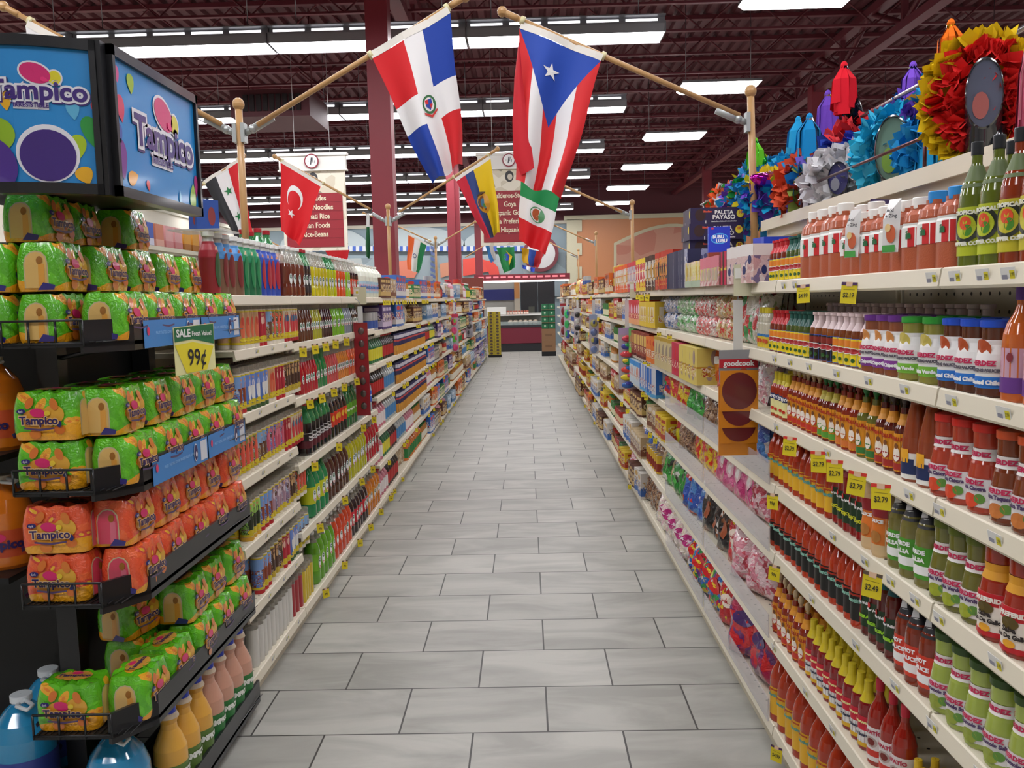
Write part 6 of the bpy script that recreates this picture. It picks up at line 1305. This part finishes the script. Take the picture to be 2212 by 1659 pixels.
op([(1326, 600), (1326, 525)]+[(1326+(1560-1326)*i/12, 525-42*sin(PI*i/12*.9)) for i in range(1, 13)]+[(1560, 600)], 'c4bc9c', 'painted_arch', 32.80); op([(1332, 600), (1332, 529)]+[(1332+(1554-1332)*i/12, 530-40*sin(PI*i/12*.9)) for i in range(1, 13)]+[(1554, 600)], blobmat('rose', [('b87a68', 3), ('c08c78', 3), ('a86a58', 2)], scale=1.5, coat=0, bump=0, rough=.8), 'arch_scene', 32.78)
bdg = empty('round_store_badge', tuple(at(1168, 548, Y=32.7))); tag(bdg, 'round white badge with dark red ring on the back wall mural', 'sign'); m = MB()
m.shape(ellipse(.68, .68, 32), lambda x, z: (x, 0, z), mat('6e3038', .5)); m.build('ring', bdg); MB().shape(ellipse(.55, .55, 32), lambda x, z: (x, -.01, z), mat('c4c2c0', .5)).build('disc', bdg); MB().box(-.3, .3, .0, .18, -.3, .3, mat('6e3038')).build('backing', bdg)
m = MB()
for sh in (poly([(-.12, -.3), (-.04, -.3), (.08, .3), (-.02, .3)]), poly([(.06, -.1), (.11, -.1), (.2, .3), (.14, .3)])): m.shape(sh, lambda x, z: (x, -.02, z), mat('4a4a50'))
m.build('monogram', bdg)
# deli counter at the end of the aisle
def A(x, y, Y): return at(x, y, Y=Y)
t = empty('counter_canopy', (0, 29.4, 0)); tag(t, 'dark red canopy with lit underside over the counter at the aisle end', 'canopy')
MB().box(-1.75, 1.50, -.2, .5, 2.42, 2.62, mat('7a1c2c', .4)).build('fascia', t)
m = MB()
for i in range(12): m.box(-1.6+.25*i, -1.42+.25*i, -.21, -.2, 2.50, 2.56, mat('d8707a', .4, emit=.5))
m.build('backlit_panes', t); MB().box(-1.7, 1.45, -.1, .1, 2.36, 2.41, mat('fff8ee', .4, emit=4)).build('lamp_tube', t)
for x in (-1.65, 1.4): MB().box(x-.05, x+.05, .3, .4, 0, 2.45, mat('6a6a6c', .4)).build('support', t)
t = empty('kitchen_doors', (0, 31.5, 0)); tag(t, 'tall black double doors behind the counter', 'door')
for x0, x1 in ((-.2, .42), (.43, 1.05)): MB().box(x0, x1, 0, .06, 0, 2.42, mat('1a1c22', .4)).build('door_leaf', t)
MB().box(.08, .3, -.02, 0, 1.2, 1.5, mat('4a4c44', .3)).build('poster', t)
mb = MB(); mb.box(-3, -.42, 31.6, 31.7, 0, 2.6, mat('9a9a94', .6)); tag(mb.build('counter_back_wall'), 'grey panelled back of the counter area under the canopy', 'panel')
mb = MB(); mb.box(-1.6, -.44, 31.5, 31.59, 1.75, 2.15, mat('1c2468', .5)); tag(mb.build('blue_board'), 'dark blue board on the grey wall behind the counter', 'board')
mb = MB(); mb.box(-.43, -.22, 31.45, 31.58, 0, 2.42, mat('b0a898', .6)); mb.box(-.43, -.24, 31.44, 31.45, 1.8, 2.4, mat('b8804a', .6)); tag(mb.build('door_pier'), 'pale pier with wooden plate beside the black doors', 'pier')
t = empty('service_case', (-.4, 29.2, 0)); tag(t, 'refrigerated service case with dark red front at the end of the aisle', 'display case')
MB().box(-.95, .92, 0, .8, .28, .82, mat('6e1c30', .4)).build('front_panel', t); MB().box(-.93, .9, .03, .8, 0, .27, mat('1c1c22', .5)).build('plinth', t); MB().box(-.96, .93, -.02, .8, .82, .90, mat('2a2a30', .4)).build('bumper', t)
MB().box(-.95, .92, .5, .8, .9, 1.3, mat('8a8c88', .4)).build('well_back', t); MB().box(-.95, .92, .1, .8, 1.22, 1.26, mat('d8d8d4', .3)).build('shelf', t); MB().box(-.95, -.3, .2, .8, 1.27, 1.52, mat('d4d4d0', .3)).build('glass_top', t)
MB().box(-.95, .92, -.01, .0, .9, 1.02, mat('a8b8b8', .1, coat=1, alpha=.4)).build('front_glass', t)
CK = Proto(MB().sphere((0, 0, .09), .10, .10, .09, mat('c8b8a4', .4, coat=.6), 10, 6).build('wrapped_chicken'), 'food', .2)
for i in range(6): CK.place((-.55+.17*i, 29.45, .90), label='pale wrapped bundle in the well of the service case', group='wrapped bundles in the case')
RT = bottle('red_topped_tub', 'tub', 'can', .13, .04, mat('a85a48', .4), cap=('a8242a', .1, 1.0, 'flat'), bands=((.1, .6, 'd8ccc0'),), seg=10)
for i in range(14): RT.place((-1.2+.095*i, 29.55, 1.261), label='red-topped tub on the shelf of the service case', group='tubs on the service case')
YB = blk('yellow_drink_carton', 'b8a42c', .19, .095, .25, [('e', .045, .034, 0, .05, '5a4a3c'), (-1, 1, 0, .06, '7a6a20')], cat='carton')
mb = MB(); mb.box(-1.21, -.80, 26.5, 26.9, 0, .07, BLK2); tag(mb.build('display_dolly'), 'low black dolly under the yellow cartons', 'dolly')
for i in range(14):
    for j in range(2): YB.place((-1.105+.195*j, 26.65, .071+.0955*i), label='yellow drink carton with brown spot in the tall stack at the aisle end', group='yellow carton stack')
BXC = blk('brown_carton', '8f6b4c', .42, .34, .35, [(-.5, .5, .4, .6, '7a5a40')], cat='carton'); GC = blk('green_can_pack', '1f6a44', .20, .17, .22, [(-.3, .3, .2, .8, '2a8a58'), ('e', .03, .03, 0, .09, 'b8c8b0')], cat='pack')
mb = MB(); mb.box(.45, .89, 26.5, 26.9, 0, .14, BLK2); tag(mb.build('display_plinth'), 'black plinth under the brown cartons', 'plinth')
for i in range(2): BXC.place((.67, 26.7, .141+.341*i), label='%s brown carton in the stack at the aisle end' % ['lower', 'upper'][i])
for lv in range(4):
    mb = MB(); mb.box(.46, .88, 26.55, 26.85, .823+.20*lv, .84+.20*lv, mat('8f6b4c', .7)); tag(mb.build('cardboard_tray'), 'cardboard tray under the green packs, %s up' % ORD[lv], 'tray')
    for j in range(2): GC.place((.565+.21*j, 26.7, .841+.20*lv), label='green can pack above the brown cartons, %s level' % ORD[lv], group='green can packs level %d' % lv)
mb = MB(); mb.box(-2.3, -1.30, 26.2, 26.4, 0, 2.45, mat('6e2a1c', .5)); tag(mb.build('end_panel'), 'tall reddish brown panel closing the far end of the soda side', 'panel')
# ================================================================ tags, strips and small things on the shelves
def price_tag(txt, top='d0342a'):
    r_ = MB(); r_.add([(-.028, 0, -.072), (.028, 0, -.072), (.028, -.004, 0), (-.028, -.004, 0), (-.028, .001, -.072), (.028, .001, -.072), (.028, -.003, 0), (-.028, -.003, 0)], [(0, 1, 2, 3), (7, 6, 5, 4), (0, 4, 5, 1), (1, 5, 6, 2), (3, 2, 6, 7), (0, 3, 7, 4)], mat('dcc81e', .5)); r_ = r_.build('price_tag')
    m = MB(); m.add([(-.028, -.0045, -.010), (.028, -.0045, -.010), (.028, -.0048, 0), (-.028, -.0048, 0)], [(0, 1, 2, 3)], mat(top, .5)); m.add([(-.011, -.0051, -.014), (.011, -.0051, -.014), (.011, -.0054, .001), (-.011, -.0054, .001)], [(0, 1, 2, 3)], mat('dcb89a', .5))
    m.shape(glyphs(txt, .022, .0004), lambda x, z: (x*.8, -.0035, z-.044), mat('2a2a20', .5)); m.add([(-.02, -.0030, -.026), (.02, -.0030, -.026), (.02, -.0032, -.024), (-.02, -.0032, -.024)], [(0, 1, 2, 3)], mat('9a8a20', .5))
    q = m.build('printed_price'); q.parent = r_; return Proto(r_, 'price tag', .056, [q])
PT = {'$2.79': price_tag('$2.79'), '$2.49': price_tag('$2.49', '5a4a40'), '$4.99': price_tag('$4.99', '4a2a5a'), '$2.19': price_tag('$2.19', '4a2a5a'), '99¢': price_tag('99¢', '5a4a40')}
def ptag(side, px, deck, txt, lab, grp=None, ang=.75, sc=1, y=None):
    y = y or at(px, 650, X=side*((RX if side > 0 else LX)-.02)).y
    PT[txt].place((side*((RX if side > 0 else LX)-.022), y, deck-.018), rot=(-.12, random.uniform(-.08, .08), facing(side)+side*ang), label=lab, group=grp, sc=sc*(.8 if abs(px) > 0 else .62))
for px, tx in ((1737, '$4.99'), (1838, '$2.19')): ptag(1, px, Z6, tx, 'yellow price card %s on the top sauce shelf lip' % ('at the small green caps' if px < 1800 else 'under the white-capped bottles'))
for i, px in enumerate((1712, 1774, 1811, 1862, 1914)): ptag(1, px, Z4, '$2.79', 'yellow and red price card on the third sauce lip, %s from the candy end' % ORD[i], sc=1.12)
ptag(1, 1674, Z3, '99¢', 'yellow price card at the seam of candy and sauce, on the middle lip'); ptag(1, 1900, Z3, '$2.49', 'yellow price card under the beige creamy bottles on the middle lip', sc=1.15)
ptag(1, 1680, Z2, '99¢', 'yellow price card at the seam of candy and sauce, below the middle lip'); ptag(1, 1687, Z0, '$4.99', 'yellow price card on the bottom sauce lip, hanging to the floor')
for dk, pxs, w_ in ((LJ[4], (648, 674, 697, 720, 744), 'second'), (LJ[3], (657, 684, 711, 735, 762), 'third'), (LJ[2], (662, 718, 773, 797), 'fourth'), (LJ[1], (667, 725, 764, 790), 'fifth'), (LJ[0], (673, 719, 755, 780, 805, 827), 'bottom')):
    for i, px in enumerate(pxs): ptag(-1, px, dk, '99¢', 'yellow price card on the %s soda lip, %s from the candles' % (w_, ORD[i]))
for i in range(11): ptag(-1, 0, LF[6], '99¢', 'yellow price card in the tight row on the top lip past the pillar', 'price cards in the tight top row', y=7.45+.20*i, ang=.25)
rq = random.Random(3)
for side, y0, y1, dks, n in ((-1, 7.2, 12.5, LF, 46), (-1, 12.5, 17, LF, 24), (1, 5.2, 9, RDECK, 16), (1, 9, 16, RDECK, 16)):
    for i in range(n):
        k = rq.randrange(7); ptag(side, 0, dks[k], '99¢', 'yellow price card on the %s lip, far along the %s side' % (SHN[k].replace(' up', ''), SIDES[side][0]), 'far price cards %d %d' % (side, k), y=rq.uniform(y0, y1))
ptag(1, 1387, Z6, '99¢', 'yellow price card on the top candy lip beyond the cream sign holder', 'top candy price cards'); ptag(1, 1400, Z6, '99¢', 'yellow price card on the top candy lip beyond the cream sign holder', 'top candy price cards')
def sl_(): 
    r_ = MB().box(-.024, .024, -.0012, 0, -.030, -.004, mat('d8d8d4', .5)).build('shelf_label'); m = MB(); m.add([(.006, -.0016, -.026), (.022, -.0016, -.026), (.022, -.0016, -.010), (.006, -.0016, -.010)], [(0, 1, 2, 3)], mat('d8cc2a', .5))
    m.add([(-.020, -.0016, -.028), (-.002, -.0016, -.028), (-.002, -.0016, -.018), (-.020, -.0016, -.018)], [(0, 1, 2, 3)], mat('8a8a98', .5)); m.shape(glyphs('2.99', .010), lambda x, z: (x*.8+.014, -.002, z-.018), mat('2a2a20'))
    q = m.build('printed_price'); q.parent = r_; return Proto(r_, 'label', .05, [q])
SLB = sl_()
for k, (z, pxs) in enumerate(((Z6, (1692, 1716, 2010, 2060, 2120, 2175)), (Z5, (1673, 1707, 1748, 1808, 1878, 1957, 2060, 2175)), (Z4, (1678, 1790, 1972, 2040, 2165)), (Z3, (1805, 1877, 1935, 1990, 2045, 2175)), (Z2, (1760, 1860, 1950, 2036, 2150)), (Z1, (1676, 1748, 1810, 1900, 1990, 2100)))):
    for px in pxs:
        y = at(px, 650, X=RX-.01).y; SLB.place((RX-.0115, y, z-.001), rot=(.17, 0, -PI/2), label='small white and yellow price sticker on the %s sauce lip' % ['top', 'second', 'third', 'fourth', 'fifth', 'sixth'][k], group='price stickers lip %d' % k)
for k, z in enumerate(LC[:6]):
    for px in (545, 580, 608): SLB.place((-(LX-.0115), at(px, 650, X=-LX).y, z-.001), rot=(.17, 0, PI/2), label='small white and yellow price sticker on the %s candle lip' % SHN[k].replace(' up', ''), group='candle lip stickers %d' % k, sc=.8)
# neck cards and a leaning carton
def ncard(y, lab):
    r_ = empty('neck_card', (RX+.012, y, Z6+.150)); tag(r_, lab, 'tag'); r_.rotation_euler = (0, 0, -PI/2+.55)
    m = MB(); m.add([(-.022, -.022, -.10), (.022, -.022, -.10), (.024, -.018, -.02), (.016, -.004, .03), (-.016, -.004, .03), (-.024, -.018, -.02)], [(0, 1, 2, 3, 4, 5)], mat('dcdad8', .3, coat=.5)); m.build('card', r_)
    m = MB(); m.shape(glyphs('Add', .012, .0003), lambda x, z: (x-.004, -.0195, z+.004-.002), mat('3a3a40')); m.shape(glyphs('+ Zing', .012, .0003), lambda x, z: (x, -.0215, z-.012), mat('3a3a40'))
    m.shape(ellipse(.013, .022, 14, .002, -.055), lambda x, z: (x, -.0235, z), mat('c8603a')); m.shape(ellipse(.008, .010, 12, -.006, -.040), lambda x, z: (x, -.0245, z), mat('e8c88a')); m.add([(-.021, -.0240, -.099), (.014, -.0240, -.099), (.014, -.0240, -.082), (-.021, -.0240, -.082)], [(0, 1, 2, 3)], mat('4aa04a')); m.build('card_print', r_)
ncard(at(1932, 600, X=RX+.01).y, 'white neck card with food picture on a chili seasoning bottle'); ncard(at(1848, 600, X=RX+.01).y, 'white neck card at the far end of the small white-capped bottles')
CAN = carton('gum_carton', 'box', .20, .03, .07, '3a2a5a', [(-1, 1, 0, .3, 'b02a5a'), ('t', 'Canel\'s', .022, 0, .016, 'd8a82a')]); y = at(1945, 450, X=1.22).y
CAN.place((1.24, y, Z6+.001), -.5, label='purple chewing gum carton lying flat behind the chili seasoning bottles', cat='box'); CAN.place((1.23, y, Z6+.215), rot=(0, .12, -.5), label='upper purple chewing gum carton resting behind the bottle caps', cat='box')
for i in range(4): BB2.place((1.25, y-.05+.002*i, Z6+.032+.046*i), -.5, label='carton in the pile under the upper gum carton', group='cartons under the gum carton', sc=.6)
# cream sign holders and hanging strips
def holder(px, lab, side=1):
    y = at(px, 610, X=RX-.03).y if side > 0 else at(px, 630, X=-LX).y; X = side*((RX if side > 0 else LX)-.015)
    r_ = empty('sign_holder', (X, y, Z6)); tag(r_, lab, 'sign holder'); r_.rotation_euler = (0, 0, -.45*side)
    m = MB(); m.box(-.06, .055, -.004, 0, -.05, .075, mat('c9c6a8', .3, coat=.4)); m.build('plate', r_); m = MB(); m.box(-.055, .0, -.006, -.0041, .02, .06, mat('dcdcd4', .4)); m.box(-.022, -.004, -.007, -.0061, .028, .045, mat('c8b82a', .4)); m.build('price_sticker', r_)
holder(1610, 'cream plastic sign holder on the top candy lip over the lid pack'); holder(1372, 'cream plastic sign holder farther along the top candy lip'); holder(770, 'cream plastic sign holder on the top soda lip over the red strip', -1)
def strip_(px, side, zt, zb, lab, w_=.036):
    X = side*((RX if side > 0 else LX)-.05); y = at(px, 650, X=X).y; r_ = empty('merchandising_strip', (X, y, zb)); tag(r_, lab, 'hanging strip')
    MB().box(-w_/2, w_/2, -.002, .0, 0, zt-zb, mat('dcdcda', .4)).build('plastic_strip', r_); MB().tube([(0, -.001, zt-zb), (0, -.001, zt-zb+.03), (side*.03, .0, zt-zb+.055)], .003, STEEL, seg=5).build('hook', r_); return X, y
X, y = strip_(1594, 1, 1.735, 1.38, 'white plastic hanging strip that carries the lid pack')
r_ = empty('lid_pack', (X, y-.012, 0)); tag(r_, 'hanging kitchen pack of dark red discs on orange cards', 'pack')
MB().box(-.078, .078, -.002, 0, 1.405, 1.535, mat('8f9096', .4)).build('header_card', r_)
m = MB(); m.box(-.078, .078, -.003, -.0021, 1.462, 1.498, mat('b81f30', .4)); m.shape(glyphs('goodcook', .030, .0008), lambda x, z: (x, -.0035, 1.480+z), mat('ececec')); m.shape(ellipse(.014, .010, 14, .02, 1.452), lambda x, z: (x, -.003, z), mat('a85a4a')); m.build('header_print', r_)
for i, (z0, d_) in enumerate(((1.288, .012), (1.220, .008), (1.155, .004))):
    m = MB(); m.box(-.076, .076, -d_-.003, -d_, z0, z0+.165, mat('d8861c', .35, coat=.4)); m.shape(ellipse(.070, .075, 32, 0, z0+.082), lambda x, z: (x, -d_-.0042, z), mat('6a2028', .3, coat=.5)); m.build('lid_card', r_)
MB().box(-.08, .074, -.002, .006, 1.105, 1.39, mat('d8861c', .3, coat=.6)).build('backing_card', r_)
def hpack(px, side, zt, h, w_, head, cols, lab, nm='hanging_pack'):
    X, y = strip_(px, side, 1.735, zt-.02, 'white hanging strip behind the '+lab.split(' hanging')[0])
    r_ = empty(nm, (X, y-.01, 0)); tag(r_, lab, 'pack'); MB().box(-w_/2, w_/2, -.003, 0, zt-.06, zt, mat(head, .4)).build('header_card', r_)
    n = len(cols)
    for i, c in enumerate(cols):
        z1 = zt-.06-(h-.06)*i/n; z0 = zt-.06-(h-.06)*(i+1)/n
        m = MB(); q_ = rg.uniform(-.012, .012); m.sphere((q_, -.010, (z0+z1)/2), w_*.36, .014, (z1-z0)*.42, mat(c, .3, coat=.6), 12, 8); m.sphere((q_*-1.5, -.014, (z0+z1)/2+.01), w_*.2, .012, (z1-z0)*.3, mat(cols[(i+2) % n], .3, coat=.6), 10, 6); m.box(-w_/2, w_/2, -.002, 0, z0, z1, mat('b8b0b8', .2, coat=.6)); m.build('item', r_)
hpack(1354, 1, 1.50, .52, .15, 'b8a0c8', ['c83a5a', '3a3a98', 'd8404a', '2a9a4a', 'd83a30', 'e0c82a', '2a60b0'], 'party balloon packs with lilac headers hanging from the candy shelf')
hpack(1282, 1, 1.55, .5, .12, '9aa8c8', ['a8a050', '5a6a98', '3a4a78', '6a7aa8'], 'blue and olive packs hanging farther along the candy side')
hpack(1247, 1, 1.6, .6, .12, 'c8c8cc', ['2a2a2e', 'c8c8c8', '2a2a2e', 'b8b8b8', '2a2a2e'], 'black and white packs hanging far along the candy side')
hpack(1216, 1, 1.65, .75, .14, 'a8303a', ['7a1c28', '7a1c28', '7a1c28'], 'dark red disc pack hanging near the far end of the candy side'); hpack(1224, 1, 1.6, .7, .13, 'c8d0c8', ['3ac06a', '3ab060', '3a50b0'], 'green and blue packs hanging near the far end of the candy side')
X, y = strip_(777, -1, 1.735, 1.62, 'white hanging strip over the long red card'); r_ = empty('gadget_card', (X, y-.01, 0)); tag(r_, 'long dark red card strip of small gadgets hanging from the soda shelf', 'pack')
MB().box(-.05, .05, -.003, 0, .95, 1.62, mat('9c1c2c', .35, coat=.4)).build('card', r_)
for i in range(7): MB().sphere((.004, -.008, 1.56-.09*i), .022, .012, .026, mat('6a5a58', .3, .4), 10, 6).build('gadget', r_)
hpack(980, -1, 1.55, .62, .13, 'c83a58', ['d84a6a', 'e85a8a', '6ad04a', 'd8407a'], 'pink and green party packs hanging on the soda side'); hpack(1012, -1, 1.52, .5, .14, '2a3a98', ['7a7a84', '3a3a40', '8a8a94'], 'dark blue headed packs hanging on the soda side')
# small cartons on top of the candle bay's spine
CB_S = [blk('air_freshener_box', c, .085, h, .06, [(-1, 1, 0, .3, c2)], cat='box') for c, c2, h in (('c87a60', 'd8a090', .10), ('d8a0a0', 'c88080', .10), ('d89a3a', 'a86a2a', .10), ('c8c8d0', '8a8aa0', .10), ('d8562a', 'e8e0d8', .12), ('3a58b0', 'd0d0e0', .10))]
for i in range(15):
    q = [4, 3, 5, 0, 1, 1, 2, 2, 1, 3, 0, 4, 0, 1, 1, 2, 3][i]; CB_S[q].place((-1.71, 3.64+.108*i, 2.0405), PI/2, label='small %s carton in the row on top of the candle bay spine' % ['coral', 'pink', 'amber', 'grey', 'orange', 'blue'][q], group='%s cartons on the spine' % ['coral', 'pink', 'amber', 'grey', 'orange', 'blue'][q])
BLP = blk('blue_pouch', '2a50a0', .12, .13, .05, [('e', .02, .04, .02, .06, '8a3a3a')], cat='pouch'); BLP.place((-1.38, 3.72, 2.085), PI/2-.5, label='dark blue picture pouch above the red picture bottles')
tag(MB().box(-1.50, -1.27, 3.62, 3.84, 2.078, 2.084, mat('cfcfc8', .2, coat=.5, alpha=.6)).build('clear_riser'), 'thin clear riser plate resting on the picture bottle caps', 'riser')

for p_ in PROTOS:                       # kinds built but never put on a shelf
    if not p_.used:
        for o_ in p_.parts+[p_.root]: bpy.data.objects.remove(o_)
